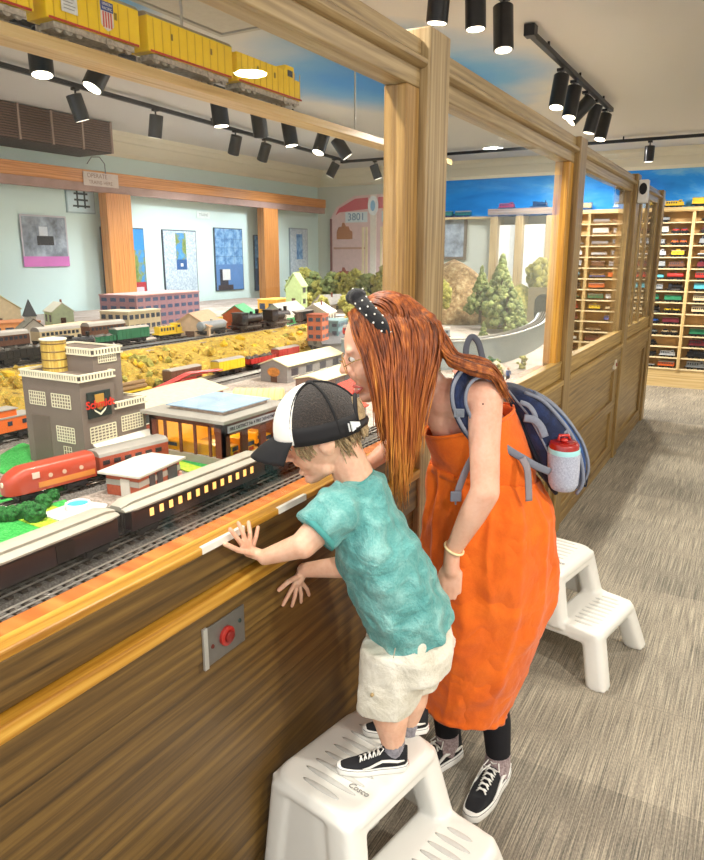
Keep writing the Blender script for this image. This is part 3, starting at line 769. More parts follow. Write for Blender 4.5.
# diner with patio
dz = Z0
c = (G(123, 480, Z0)+G(158, 462, Z0))/2
t = thing('model_diner', 'low brick and silver model diner behind the patio with tiny figures', 'model building', (-1.475, 1.41, Z0), math.radians(8))
obj('walls', MB().box(-.07, .04, -.10, .09, 0, .062), plain('#b5583a', .7, 0, .12, 90, 'diner_brick'), t)
obj('siding', MB().box(-.071, .0415, -.1015, .0915, .030, .046), SILV, t)
obj('roof', MB().box(-.085, .058, -.118, .10, .062, .070), plain('#d3cdc0', .6), t, bevel=.002)
for y0, y1 in ((-.055, -.03), (-.02, .005), (.03, .075)):
    obj('window', MB().box(.038, .0425, y0, y1, .006, .052), plain('#3a3438', .25), t)
obj('door', MB().box(-.02, .01, -.1030, -.098, 0, .05), plain('#e6e0d2', .5), t)
pt = thing('patio', 'pale paved model patio in front of the diner', 'patio', (-1.385, 1.44, Z0+.001))
m = MB().prism([(-.05, -.15), (.055, -.13), (.075, .20), (-.03, .20)], 2, 0, .006); obj('paving', m, plain('#cdbcae', .8, 0, .2, 90), pt)
m = MB()
for i in range(18): m.box(.056+i*.0010, .059+i*.0010, -.14+i*.019, -.13+i*.019, .006, .018)
m.tube([(.058, -.14, .017), (.075, .19, .017)], .0014, 5); obj('picket_rail', m, plain('#8a7a48', .7), pt)
rnd = random.Random(5)
names = ['red', 'white', 'blue', 'pink', 'yellow', 'grey', 'green', 'brown']
cols_ = {'red': '#b8372a', 'white': '#efe9e0', 'blue': '#35579c', 'pink': '#d98a8a', 'yellow': '#e5c13a', 'grey': '#8e8b88', 'green': '#3f7d48', 'brown': '#6d4a34', 'black': '#1b1b1e', 'orange': '#e26a24'}
def figurine(x, y, z, colr, label, s=1, group='tiny model figures'):
    t = thing('model_figure', label, 'figure', (x, y, z), rnd.uniform(0, 6), group)
    m = MB(); m.tube([(0, -.003, 0), (0, -.003, .015)], [.0022, .0030], 6, mi=1); m.tube([(0, .003, 0), (0, .003, .015)], [.0022, .0030], 6, mi=1)
    m.tube([(0, 0, .014), (0, 0, .021), (0, 0, .028)], [.0048, .0042, .0056], 8, mi=0)
    m.tube([(0, -.006, .027), (.003, -.0075, .017)], .0018, 5, mi=0); m.tube([(0, .006, .027), (.003, .0075, .017)], .0018, 5, mi=0)
    m.ball((0, 0, .0335), .0042, 8, 6, mi=2)
    m.xform(Matrix.Scale(s, 4)); obj('body', m, [plain(cols_[colr], .7), plain('#3a3a44', .7), plain('#d9a384', .6)], t)
places = ['beside the patio rail', 'at the patio table', 'near the diner door', 'at the patio corner', 'behind the patio table', 'by the diner window', 'at the far end of the patio', 'beside the patio steps']
for i in range(8):
    figurine(-1.37+rnd.uniform(-.03, .03), 1.36+i*.032, Z0+.008, names[i], 'tiny standing model figure in %s clothes %s' % (names[i], places[i]))
for i, (u, v) in enumerate([(108, 456), (113, 453), (119, 455), (132, 447)]):
    p = G(u, v, Z0); figurine(-1.66, 1.44+i*.055, Z0+.0, ['brown', 'white', 'red', 'black'][i], 'tiny model figure in %s under the brewery awning' % ['brown', 'white', 'red', 'black'][i])
# pool and deck
p = G(66, 516, Z0)
t = thing('model_pool', 'small round model paddling pool with bright blue water by the hedges', 'pool', (-1.475, 1.155, Z0+.004))
obj('deck', MB().prism([(-.06, -.07), (.05, -.075), (.07, .02), (.03, .07), (-.06, .055)], 2, 0, .005), plain('#dcd8d4', .7), t)
obj('basin', MB().lathe([(.030, .005), (.032, .020), (.027, .020), (.026, .008)], (-.012, .01, 0), 22), plain('#e8e6e6', .4), t, smooth=True)
obj('water', MB().lathe([(.027, .014), (.027, .0165)], (-.012, .01, 0), 22), plain('#35b6e0', .1), t)
# round hedges
hedge = None; GH = 'round dark green model hedges'
hl = [(3, 520), (13, 519), (23, 517), (36, 520), (30, 514), (44, 507), (52, 500), (60, 494), (68, 489), (76, 485), (84, 481), (92, 477), (100, 473)]
base = None
for i, (u, v) in enumerate(hl):
    p = G(u, v+2, Z0)
    lab = 'round dark green model bush %s' % ['at the left photo edge', 'second from the left edge', 'third from the left edge', 'largest, at the lime grass', 'behind the largest bush', 'right beside the locomotive nose', 'beside the locomotive cab', 'beside the locomotive body', 'behind the blue pool, left', 'behind the blue pool, middle', 'behind the blue pool, right', 'nearest the diner but one', 'nearest the diner'][i]
    r = .021 if i != 3 else .026
    t = thing('model_bush', lab, 'bush', (p.x, p.y, Z0), 0, GH)
    m = MB().blob((0, 0, r*.85), r, i*7, .25, 3, freq=2.6)
    for k in range(26):
        a = rnd.uniform(0, 6.28); b_ = rnd.uniform(.1, 1.4); m.blob((r*.9*math.cos(a)*math.sin(b_), r*.9*math.sin(a)*math.sin(b_), r*.85+r*.85*math.cos(b_)), r*.28, k, .4, 1)
    obj('foliage', m, BUSH, t, smooth='all'); obj('trunk', MB().cyl((0, 0, -.004), (0, 0, r*.5), .003, seg=6), plain('#4a3524', .8), t)
    
# fire station depot with glass fronts
x0, x1, y0, y1 = -1.715, -1.40, 1.655, 1.97; zd = onX(222, 424, x1).z
BRK = plain('#6e3520', .7, 0, .15, 120, 'dark_red_brick')
t = thing('model_fire_station', 'dark brick model fire station with glass front and yellow trucks inside', 'model building', (x0, y0, Z0))
rl = lambda m: m.xform(Matrix.Translation((-x0, -y0, -Z0)))
m = MB(); H = zd-Z0
m.box(x0, x0+.01, y0, y1, Z0, zd); m.box(x0, x1, y1-.01, y1, Z0, zd)
for xx in (x0, x0+.062, x0+.128, x0+.19, x0+.252): m.box(xx, xx+.008, y0, y0+.008, Z0+H*.2, zd-.012) if xx > x0 else m.box(xx, xx+.03, y0, y0+.01, Z0, zd)
m.box(x1-.035, x1, y0, y0+.01, Z0, zd); m.box(x0, x1, y0, y0+.01, zd-.018, zd)
for yy in (y0, y0+.092, y0+.19, y1-.03): m.box(x1-.01, x1, yy, yy+.03, Z0, zd)
m.box(x1-.01, x1, y0, y1, zd-.045, zd)
obj('brick_frame', rl(m), BRK, t)
obj('base_wall', rl(MB().box(x0-.002, x1, y0-.003, y0+.01, Z0, Z0+H*.2)), plain('#a5978a', .8), t)
obj('floor_slab', rl(MB().box(x0, x1, y0, y1, Z0, Z0+.005)), plain('#c9a560', .6), t)
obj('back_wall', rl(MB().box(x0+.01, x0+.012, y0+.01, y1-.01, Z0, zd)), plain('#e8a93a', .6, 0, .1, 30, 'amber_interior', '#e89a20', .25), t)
obj('glazing', rl(MB().box(x0+.03, x1-.035, y0+.003, y0+.005, Z0+H*.2, zd-.018)), GLASS, t)
obj('roof_edge', rl(MB().box(x0-.02, x1+.02, y0-.02, y1+.02, zd, zd+.012)), plain('#9c978e', .6), t, bevel=.002)
m = MB(); m.box(x0+.05, x1-.04, y0+.05, y1-.03, zd+.012, zd+.020); obj('skylight_wall', rl(m), plain('#b59a86', .5, 0, .3, 60), t)
obj('skylight_roof', rl(MB().box(x0+.04, x1-.03, y0+.04, y1-.02, zd+.024, zd+.027)), plain('#a8c4dc', .15, 0, .15, 9, 'skylight_acrylic'), t)
m = MB()
for xx in (x0+.05, x1-.043):
    for yy in (y0+.05, y0+.15, y1-.033): m.box(xx, xx+.003, yy, yy+.003, zd+.02, zd+.024)
obj('skylight_post', rl(m), plain('#d9d4c8', .5), t)
sg = obj('sign_board', rl(MB().box(x1, x1+.003, y0+.02, y1-.02, zd-.036, zd-.014)), plain('#c9c9d4', .5), t)
o = text('FIRE DISTRICT No 4 FIRE DEPARTMENT', .0150, frame((x1+.0035, (y0+y1)/2, zd-.025), (0, 1, 0), (0, 0, 1)), plain('#2b2c48', .5), sg, ext=.0003, bold=.0004); rl2 = Matrix.Translation((-x0, -y0, -Z0)); o.data.transform(rl2)
lamp = bpy.data.lights.new('station_interior_lamp', 'POINT'); lamp.energy = .6; lamp.color = (1, .75, .4); lamp.shadow_soft_size = .03
lo = bpy.data.objects.new('station_interior_lamp', lamp); COL.objects.link(lo); lo.location = ((x0+x1)/2, (y0+y1)/2, zd-.02)
YEL = plain('#f0ab10', .4, 0, .05, 20, 'truck_yellow')
def truck(x, y, rz, label, L=.13, z=Z0+.006):
    t = thing('toy_truck', label, 'toy truck', (x, y, z), rz, 'yellow trucks in the model fire station')
    obj('body', MB().box(-L/2, L*.25, -.021, .021, .010, .052).box(L*.25, L/2, -.020, .020, .010, .046), YEL, t, bevel=.003)
    obj('window', MB().box(L*.28, L*.46, -.0212, .0212, .030, .042).box(L/2-.002, L/2+.001, -.017, .017, .028, .042), plain('#3b4450', .2), t)
    m = MB()
    for a in (-L*.3, L*.33):
        for s in (-1, 1): m.cyl((a, s*.016, .009), (a, s*.023, .009), .009, seg=12)
    obj('wheel', m, BLK, t)
    obj('grille', MB().box(L/2, L/2+.001, -.012, .012, .013, .024), plain('#b03a24', .4), t)
truck(x0+.15, y0+.05, math.pi, 'long yellow truck behind the glass front of the fire station', .22)
for i, yy in enumerate((y0+.062, y0+.155, y0+.25)): truck(x1-.085, yy+.01+.0, 0, 'yellow truck facing out of the %s fire station bay' % ['left', 'middle', 'right'][i], .125) if i else truck(x1-.075, yy+.018, .1, 'yellow truck facing out of the left fire station bay', .10)

# orange red engine shed with cream roof
ex0, ex1, ey0, ey1 = -2.20, -2.06, 2.02, 2.50
c = (G(150, 412, Z0)+G(238, 392, Z0))/2
t = gable('long orange red brick shed with wide cream roof behind the fire station', (-2.14, 2.13, Z0), .26, .56, .075, .028, math.radians(6), '#a8452c', '#d8c8a8', 'model_shed', 'model shed', win=7, roofover=.02)
obj('banner', MB().box(-.06, .06, -.284, -.281, .035, .055), plain('#c23a22', .5), t)
# crane, quonset, grey hall, low roofs
t = thing('model_crane', 'bright red model crane boom lying behind the cream roofed shed', 'crane', (-2.42, 2.62, Z0))
m = MB(); 
for s in (-.012, .012): m.tube([(s, -.26, .035), (s, .0, .085), (s, .24, .07)], .006, 6)
for i in range(11): y = -.25+i*.045; m.tube([(-.012, y, .037+.04*(i/11)), (.012, y+.02, .04+.04*(i/11))], .003, 5)
obj('boom', m, plain('#c8261e', .4), t); obj('cab', MB().box(-.03, .03, -.04, .05, .0, .055), plain('#b02018', .5), t, bevel=.004); obj('tread', MB().box(-.036, .036, -.06, .07, -.001, .016), BLK, t)
t = thing('quonset_hut', 'half round cream quonset hut between fire station and grey hall', 'model building', (-1.90, 2.50, Z0), math.radians(-62))
m = MB(); R = []
for j in range(15): a = math.pi*j/14; R.append((.075*math.cos(a), .075*math.sin(a)))
m.prism([(a, b) for a, b in R], 1, -.11, .11); obj('shell', m, plain('#e3cf8e', .6, 0, .05, 20), t, smooth=True)
m = MB()
for i in range(9): m.prism([(a*1.02, b*1.02) for a, b in R], 1, -.108+i*.026, -.103+i*.026)
obj('rib', m, plain('#d3bd78', .6), t, smooth=True); obj('door', MB().box(-.018, .018, -.1125, -.109, 0, .04), plain('#6d5c30', .6), t)
t = gable('long grey stone hall with cream roof and round orange sign', (-2.19, 3.30, Z0), .17, .58, .09, .03, math.radians(1), '#8f8a86', '#e3d8b0', 'model_hall', 'model hall', win=4, roofover=.01)
m = MB(); m.lathe([(.03, 0), (.03, .003)], seg=24); m.xform(Matrix.Rotation(math.pi/2, 4, 'X')); m.xform(Matrix.Diagonal((1.3, 1, .8, 1))); m.xform(Matrix.Translation((0, -.291, .055)))
obj('round_sign', m, plain('#d98a3c', .5, 0, .3, 60), t)
gable('low shed with pale cream roof before the grey hall', (-1.90, 3.14, Z0), .16, .50, .055, .015, math.radians(4), '#7a6258', '#e6dcb4', 'model_shed', 'model shed', win=5)
flatb('small green roofed office block behind the cap brim', (-1.66, 2.36, Z0), .11, .15, .05, .1, '#8e9a78', '#5e6a58', 5, 1)
flatb('small dark workshop beside the quonset hut', (-1.72, 2.66, Z0), .12, .16, .06, .1, '#57504a', '#8f8a7a', 4, 1)
gable('red roofed station building behind the smiling womans chin', (-1.62, 2.75, Z0), .14, .30, .05, .03, .1, '#e8e0d8', '#d8341e', 'model_house', 'model house', win=4)
gable('second red roofed building low beside the child cap', (-1.42, 2.42, Z0), .12, .22, .045, .025, .1, '#d8d0c8', '#e2452a', 'model_house', 'model house', win=4)
# round fronted roundhouse
t = thing('model_roundhouse', 'grey gabled model roundhouse with round window right of the autumn hill', 'model building', (-2.48, 4.12, Z0), math.radians(-35))
obj('walls', MB().prism([(-.13, 0), (.13, 0), (.13, .09), (0, .17), (-.13, .09)], 1, -.14, .14), plain('#a39f9a', .8, 0, .1, 50), t)
m = MB()
for s in (-1, 1): m.prism([(0, .172), (s*.145, .082), (s*.145, .09), (0, .182)], 1, -.15, .15)
obj('roof', m, plain('#6f6e70', .7), t)
m = MB(); m.lathe([(.032, 0), (.032, .003)], seg=20); m.xform(Matrix.Rotation(math.pi/2, 4, 'X')); m.xform(Matrix.Translation((0, -.14, .10))); obj('round_window', m, plain('#5c6268', .4), t)
m = MB()
for i in range(3): m.box(-.10+i*.07, -.045+i*.07, -.142, -.139, 0, .06)
obj('engine_door', m, plain('#3b3c40', .5), t)

# --- freight on the yard tracks and upper level
BC = {}
def freight(kind, colr, roofc='#3a3634'):
    key = (kind, colr)
    if key in BC: return BC[key]
    m = MB(); L, W, H = .22, .062, .085
    trucks(m, L, W, 1)
    m.box(-L/2, L/2, -W/2*.9, W/2*.9, .020, .026, mi=1)
    if kind == 'boxcar':
        m.box(-L/2, L/2, -W/2, W/2, .026, H-.008, mi=0); m.prism([(-W/2-.001, H-.009), (-W/2*.6, H-.002), (0, H), (W/2*.6, H-.002), (W/2+.001, H-.009)], 0, -L/2-.002, L/2+.002, mi=2)
        for s in (-1, 1): m.box(-.02, .02, s*W/2-.0015, s*W/2+.0015, .028, H-.012, mi=3)
        for i in range(9):
            for s in (-1, 1): m.box(-L/2+.008+i*.0245, -L/2+.010+i*.0245, s*W/2-.0012, s*W/2+.0012, .028, H-.012, mi=0)
    elif kind == 'tank car':
        m.cyl((-L/2+.012, 0, .052), (L/2-.012, 0, .052), .027, seg=18, mi=0); m.ell((-L/2+.012, 0, .052), (.010, 0, 0), (0, .027, 0), (0, 0, .027), mi=0); m.ell((L/2-.012, 0, .052), (.010, 0, 0), (0, .027, 0), (0, 0, .027), mi=0)
        m.cyl((0, 0, .075), (0, 0, .088), .010, seg=12, mi=2)
    elif kind == 'caboose':
        m.box(-L*.36, L*.36, -W/2, W/2, .026, .068, mi=0); m.box(-L*.4, L*.4, -W/2-.002, W/2+.002, .068, .072, mi=2)
        m.box(-.028, .028, -W*.4, W*.4, .072, .092, mi=0); m.box(-.033, .033, -W*.45, W*.45, .092, .095, mi=2)
        for i in range(3):
            for s in (-1, 1): m.box(-.06+i*.05, -.045+i*.05, s*W/2-.0015, s*W/2+.0015, .045, .058, mi=3)
        for s in (-1, 1):
            for y in (-.025, .025): m.cyl((s*L*.42, y, .026), (s*L*.42, y, .066), .0015, seg=5, mi=1)
    elif kind == 'gondola':
        m.box(-L/2, L/2, -W/2, -W/2+.003, .026, .052, mi=0); m.box(-L/2, L/2, W/2-.003, W/2, .026, .052, mi=0); m.box(-L/2, -L/2+.003, -W/2, W/2, .026, .052, mi=0); m.box(L/2-.003, L/2, -W/2, W/2, .026, .052, mi=0)
        r_ = random.Random(1)
        for i in range(16): m.blob((-.095+.0127*i, r_.uniform(-.012, .012), .046), .016, i, .4, 1, mi=2)
        for i in range(8):
            for s in (-1, 1): m.box(-L/2+.01+i*.027, -L/2+.014+i*.027, s*W/2-.002, s*W/2+.002, .026, .052, mi=0)
    elif kind == 'diesel':
        m.box(-L/2, L/2, -W/2, W/2, .022, .030, mi=0); m.box(-L/2+.012, L*.22, -W*.36, W*.36, .030, .074, mi=0)
        m.box(L*.22, L*.38, -W/2, W/2, .030, .086, mi=0); m.box(L*.38, L/2-.006, -W*.36, W*.36, .030, .062, mi=0)
        m.box(L*.25, L*.35, -W/2-.001, W/2+.001, .062, .076, mi=3); m.box(L*.375, L*.385, -W*.4, W*.4, .066, .078, mi=3)
        for i in range(5): m.box(-.085+i*.025, -.070+i*.025, -W*.365, W*.365, .045, .065, mi=3)
        for i in range(3): m.cyl((-.07+i*.04, 0, .074), (-.07+i*.04, 0, .080), .012, seg=10, mi=2)
    elif kind == 'streamliner':
        m.box(-L/2, L/2, -W/2, W/2, .024, .066, mi=0); m.prism([(-W/2, .066), (-W*.4, .078), (-W*.2, .084), (W*.2, .084), (W*.4, .078), (W/2, .066)], 0, -L/2, L/2, mi=2)
        for i in range(9):
            for s in (-1, 1): m.box(-.098+i*.0225, -.084+i*.0225, s*W/2-.0012, s*W/2+.0012, .046, .060, mi=3)
    elif kind == 'steam locomotive':
        m.cyl((-.03, 0, .052), (.095, 0, .052), .024, .022, 18, mi=0); m.cyl((.095, 0, .052), (.105, 0, .052), .023, .018, 18, mi=2)
        m.box(-.075, -.028, -.030, .030, .030, .080, mi=0); m.box(-.080, -.024, -.033, .033, .080, .085, mi=0)
        m.box(-.07, -.035, -.0312, .0312, .056, .072, mi=3)
        m.cyl((.08, 0, .072), (.08, 0, .094), .008, .010, 12, mi=0); m.cyl((.035, 0, .072), (.035, 0, .086), .010, .007, 12, mi=0); m.cyl((.0, 0, .07), (.0, 0, .083), .007, .005, 12, mi=3)
        for i in range(4):
            for s in (-1, 1): m.cyl((-.035+i*.032, s*.020, .018), (-.035+i*.032, s*.026, .018), .0165, seg=16, mi=1)
        m.box(-.04, .08, -.029, -.027, .016, .020, mi=2); m.box(-.04, .08, .027, .029, .016, .020, mi=2)
        m.prism([(.095, .006), (.125, .006), (.10, .03)], 1, -.025, .025, mi=1)
        m.box(-.105, -.082, -.020, .020, .02, .026, mi=1)
    elif kind == 'flatcar':
        m.box(-L/2, L/2, -W/2, W/2, .026, .032, mi=0)
        for i in range(3): m.cyl((-.09, -.018+i*.018, .041), (.09, -.018+i*.018, .041), .0085, seg=10, mi=2)
        m.cyl((-.09, -.009, .056), (.09, -.009, .056), .0085, seg=10, mi=2)
    elif kind == 'auto car':
        m.box(-L/2, L/2, -W/2, W/2, .026, .031, mi=1)
        for k in (-.055, .055):
            m.box(k-.042, k+.042, -.024, .024, .036, .052, mi=0); m.box(k-.022, k+.026, -.021, .021, .052, .066, mi=3)
            for a in (-.028, .028):
                for s in (-1, 1): m.cyl((k+a, s*.018, .038), (k+a, s*.025, .038), .007, seg=10, mi=1)
    me = bpy.data.meshes.new(kind.replace(' ', '_')); bmesh.ops.recalc_face_normals(m.bm, faces=m.bm.faces); m.bm.to_mesh(me); m.bm.free()
    COLH = {'red': '#b8302a', 'orange': '#e0682a', 'yellow': '#e6c22c', 'blue': '#2f66c4', 'green': '#2c7c58', 'grey': '#8c9298', 'silver': '#c6cbd0', 'white': '#e4e4e0', 'brown': '#6d4632', 'black': '#1c1d22', 'turquoise': '#57b3c8', 'cream': '#ddc9a0', 'maroon': '#6e2430', 'pink': '#d8909c', 'lime': '#a8d04a'}
    me.materials.append(plain(COLH[colr], .45, .3 if colr == 'silver' else 0, .05, 30)); me.materials.append(BLK)
    me.materials.append(plain({'tank car': '#b9b4aa', 'gondola': '#4c453c', 'flatcar': '#8a6a42', 'steam locomotive': '#6e6c6a'}.get(kind, '#77726c' if colr in ('black',) else '#a49d94'), .6)); me.materials.append(plain('#2e3644' if kind not in ('boxcar',) else COLH[colr], .35, 0, .05, 31))
    BC[key] = me; return me
def put(kind, colr, p, rz, label, group, s=1):
    o = bpy.data.objects.new(kind.replace(' ', '_').replace('diesel', 'diesel_locomotive').replace('auto_car', 'auto_flatcar'), freight(kind, colr)); COL.objects.link(o)
    o.location = p; o.rotation_euler = (0, 0, rz); o.scale = s if isinstance(s, tuple) else (s, s, s)
    return tag(o, label, 'train car' if 'loco' not in kind and kind != 'diesel' else 'locomotive', group)
PI2 = math.pi/2; YG = 'freight cars on the yard tracks'; UG = 'trains on the upper level'; zu = ZU+.022
put('caboose', 'orange', (-2.26, 1.50, ZR), PI2, 'orange caboose at left edge behind the grey brewery', YG, 1.15)
put('boxcar', 'white', (-2.38, 1.42, ZR), PI2, 'white boxcar behind the orange caboose', YG, 1.1)
put('flatcar', 'yellow', (-2.44, 2.22, ZR), PI2, 'yellow flatcar just right of the brewery tower', YG, 1.2)
put('boxcar', 'yellow', (-2.50, 3.02, ZR), PI2, 'yellow boxcar between red crane and red hopper', YG)
put('gondola', 'red', (-2.50, 3.30, ZR), PI2, 'red gondola just left of the grey hall', YG, 1.15)
put('boxcar', 'red', (-2.52, 3.60, ZR), PI2, 'dark red boxcar partly behind the grey hall', YG, 1.0)
put('boxcar', 'brown', (-2.50, 2.66, ZR), PI2, 'brown boxcar behind the red crane', YG)
put('boxcar', 'green', (-3.24, 3.02, zu), PI2, 'green flat sided car right of the brewery tower', UG, 1.15)
put('gondola', 'green', (-3.24, 2.76, zu), PI2, 'green gondola with pale load behind the brewery tower', UG, 1.15)
put('diesel', 'yellow', (-3.24, 3.34, zu), PI2, 'yellow switcher on the upper level left of the boxcar', UG)
put('boxcar', 'yellow', (-3.26, 3.72, zu), PI2, 'long yellow boxcar on the upper level before the tan house', UG, 1.25)
put('tank car', 'grey', (-3.12, 3.62, zu), PI2, 'grey tank car coupled behind the steam locomotives', UG, 1.15)
put('steam locomotive', 'black', (-3.10, 3.97, zu), PI2, 'black steam locomotive before the green roofed barn', UG, 1.45)
put('steam locomotive', 'black', (-3.10, 4.32, zu), PI2, 'black steam locomotive before the white and green station', UG, 1.45)
put('boxcar', 'black', (-3.10, 4.66, zu), PI2, 'dark grey tender car at the right end of the steam train', UG, 1.1)
put('gondola', 'black', (-3.10, 2.18, zu), PI2, 'black tender at left edge below the church', UG, 1.3)
put('steam locomotive', 'black', (-3.10, 2.50, zu), PI2, 'black steam locomotive below the church, left of water tank', UG, 1.2)
put('streamliner', 'green', (-3.10, 1.86, zu), PI2, 'green passenger car cut by the left photo edge', UG, 1.2)
for i, (y, c_) in enumerate([(2.4, 'brown'), (2.75, 'cream'), (3.1, 'brown')]):
    put('streamliner', c_, (-3.55, y, zu), PI2, '%s passenger car on the upper siding, %s' % (c_, ['left of the church steeple', 'between the two brown ones', 'behind the brewery tower roof'][i]), UG, 1.3)

# --- houses of the upper level
g = lambda u, v: G(u, v, ZU)
def ph(u, v, dx=0, dy=0): p = G(u, v, ZU); return (p.x+dx, p.y+dy, ZU)
t = gable('white model church with grey roof and black pointed steeple', ph(34, 345), .17, .22, .09, .07, math.radians(60), '#e8e2d6', '#6a675c', 'model_church', 'model church', win=3)
obj('tower', MB().box(-.03, .03, .03, .09, 0, .17), plain('#e6e0d4', .8), t)
obj('steeple', MB().loft([[(-.038, .022, .17), (.038, .022, .17), (.038, .098, .17), (-.038, .098, .17)], [(-.002, .058, .27), (.002, .058, .27), (.002, .062, .27), (-.002, .062, .27)]]), plain('#23262a', .6), t)
gable('large cream model barn with orange base at the left edge', ph(8, 330, -.1, -.1), .34, .44, .16, .12, math.radians(75), '#d8c6a2', '#dccf94', 'model_barn', 'model barn', win=3)
flatb('orange loading house under the large cream barn', ph(12, 338, -.05, -.02), .22, .4, .10, math.radians(75)-PI2, '#cf8a4e', '#b8774a', 5, 1)
gable('small pale green and brick model house beside the poster wall', ph(78, 328, -.2, 0), .16, .18, .12, .06, math.radians(70), '#cfe0b8', '#e8e2cc', 'model_house', 'model house', win=2, chim=True)
flatb('long tan model warehouse behind the brewery tower', ph(70, 340), .20, .46, .09, math.radians(10), '#b99a76', '#cbb592', 8, 1)
flatb('long dark brown model warehouse behind the brewery tower', ph(108, 333), .20, .55, .08, math.radians(10), '#6e4b3c', '#8a6a58', 9, 1)
flatb('cream model warehouse at the foot of the first orange post', ph(132, 330), .26, .34, .14, math.radians(5), '#cdbd9a', '#ded2b4', 6, 2)
flatb('pink grey model factory with rows of blue windows', ph(168, 327, -.25, .1), .35, .75, .24, math.radians(5), '#a8808c', '#c79a94', 9, 4, wc='#4a5a80')
gable('plain tan model house with broad tan roof left of the green barn', ph(200, 336), .26, .34, .08, .08, math.radians(20), '#c9ae90', '#caa584', 'model_house', 'model house', win=3)
gable('orange model barn with bright green roof above the steam locomotive', ph(240, 328), .24, .28, .09, .08, math.radians(25), '#cf6530', '#5aa876', 'model_barn', 'model barn', win=3)
t = gable('white model station with bright green window front', ph(285, 325), .22, .42, .09, .08, math.radians(10), '#e4e2d4', '#b9b4ac', 'model_station', 'model station', win=4)
obj('green_front', MB().box(.110, .114, -.2, .2, .02, .07), plain('#22a868', .5), t)
t = gable('tall narrow pale green model grain tower', ph(297, 318), .14, .16, .28, .10, math.radians(15), '#c6dc9c', '#cfe2a4', 'model_tower', 'model tower', win=1, rows=3)
flatb('yellow brown freight house at the foot of the second orange post', ph(275, 312), .2, .3, .12, .1, '#d8a23c', '#dcb054', 4, 1)
gable('white roofed model farmhouse left of the woman forehead', ph(318, 322), .24, .28, .08, .07, .3, '#d8ccc0', '#ded8d0', 'model_house', 'model house', win=3, chim=True)
gable('grey roofed model cottage near the hillside trees', ph(330, 312), .22, .26, .08, .08, -.3, '#c9beb0', '#8e8a86', 'model_house', 'model house', win=3, chim=True)
flatb('red brick smoke house right of the steam train', ph(318, 340), .10, .12, .16, .2, '#c06a48', '#a85a40', 2, 3)
flatb('blue grey substation beside the red brick smoke house', ph(332, 335), .16, .2, .10, .2, '#6f8e94', '#8aa4a8', 4, 2)
# trees along the far edge of the layout
def tree(p, h, r, mat, label, group, seed, trunk='#5c4630', conical=False, n=80, name='model_tree'):
    t = thing(name, label, 'tree', p, 0, group); rn = random.Random(seed)
    m = MB()
    for k in range(n):
        if conical:
            q = rn.random(); zz = h*(.18+.82*q); rr = r*(1-q)*math.sqrt(rn.uniform(.2, 1)); a = rn.uniform(0, 6.28); s = r*(.20-.10*q)
        else:
            a = rn.uniform(0, 6.28); cph = rn.uniform(-1, 1); rr = r*.72*math.sqrt(1-cph*cph)*rn.uniform(.5, 1); zz = h-r*.95+cph*r*.75; s = r*rn.uniform(.16, .28)
        m.blob((rr*math.cos(a), rr*math.sin(a), zz), s, seed+k, .5, 1)
    obj('foliage', m, mat, t, smooth='all')
    obj('trunk', MB().tube([(0, 0, -.004), (0, 0, h*.6), (0, 0, h*.9)], [max(.006, r*.1), max(.004, r*.06), .002], 8), plain(trunk, .9), t)
    return t
rn = random.Random(11)
TG = 'olive trees along the far layout edge'
for i in range(13):
    u = 298+i*8; p = G(u, 301-i*.7, ZU); y = min(p.y, 7.25); x = p.x*y/p.y
    tree((x+rn.uniform(-.1, .1), y, ZU), rn.uniform(.24, .42), rn.uniform(.13, .19), rn.choice([OLIVE, PINE, OLIVE]), 'olive model tree %s along the far edge, left of the womans hair' % ['first', 'second', 'third', 'fourth', 'fifth', 'sixth', 'seventh', 'eighth', 'ninth', 'tenth', 'eleventh', 'twelfth', 'thirteenth'][i], TG, i*50)
for i, (u, v) in enumerate([(306, 300), (322, 306), (345, 305), (365, 300), (352, 318)]):
    p = G(u, v+8, ZU); tree((p.x, p.y, ZU), .17, .09, OLIVE, 'small yellow olive bush %s the cottages' % ['left behind', 'between', 'right behind', 'far right of', 'in front of'][i], TG, 700+i)
# ---------------- second window: viaduct, mountain, tunnel, village
def mount(name, c, rx, ry, h, label, seed, mat=ROCK):
    t = thing(name, label, 'model hill', (c[0], c[1], Z0))
    m = MB(); R = []
    for i in range(13):
        q = i/12; rr = (1-q)**.75; ring = []
        for j in range(36):
            a = 2*math.pi*j/36; n = 1+.22*noise.noise(V((math.cos(a)*2+seed, math.sin(a)*2, q*3)))+.08*noise.noise(V((math.cos(a)*7+seed, math.sin(a)*7, q*9)))
            ring.append((rx*rr*n*math.cos(a)+.001*math.cos(a), ry*rr*n*math.sin(a)+.001*math.sin(a), h*(q**.85)))
        R.append(ring)
    m.loft(R); obj('slope', m, mat, t, smooth='all')
    return t
mount('rocky_hill', (-2.75, 6.95), .62, .5, .62, 'rocky brown model mountain behind the second window', 3)
mount('wooded_hill', (-1.98, 6.72), .34, .42, .40, 'wooded model hill with tunnel at right of the second window', 9, fol('hill_scrub', [(.3, '#4f5a2a'), (.5, '#8f8b42'), (.7, '#c9b868')], 40))
t = thing('tunnel_portal', 'dark arched model tunnel portal in the wooded hill', 'tunnel', (-1.66, 6.34, 1.13), math.radians(8))
m = MB(); R = [(-.13, -.12), (.13, -.12), (.13, .16), (-.13, .16)]
outer = [(-.13, -.14), (-.13, .20), (.13, .20), (.13, -.14)]
inn = [(-.075, -.14)]+[(-.075*math.cos(math.pi*j/12), .07+.075*math.sin(math.pi*j/12)) for j in range(13)]+[(.075, -.14)]
m.loft([[(a, 0, b) for a, b in (outer+inn[::-1])], [(a, .04, b) for a, b in (outer+inn[::-1])]])
obj('stone_arch', m, plain('#8d7f66', .9, 0, .2, 60), t)
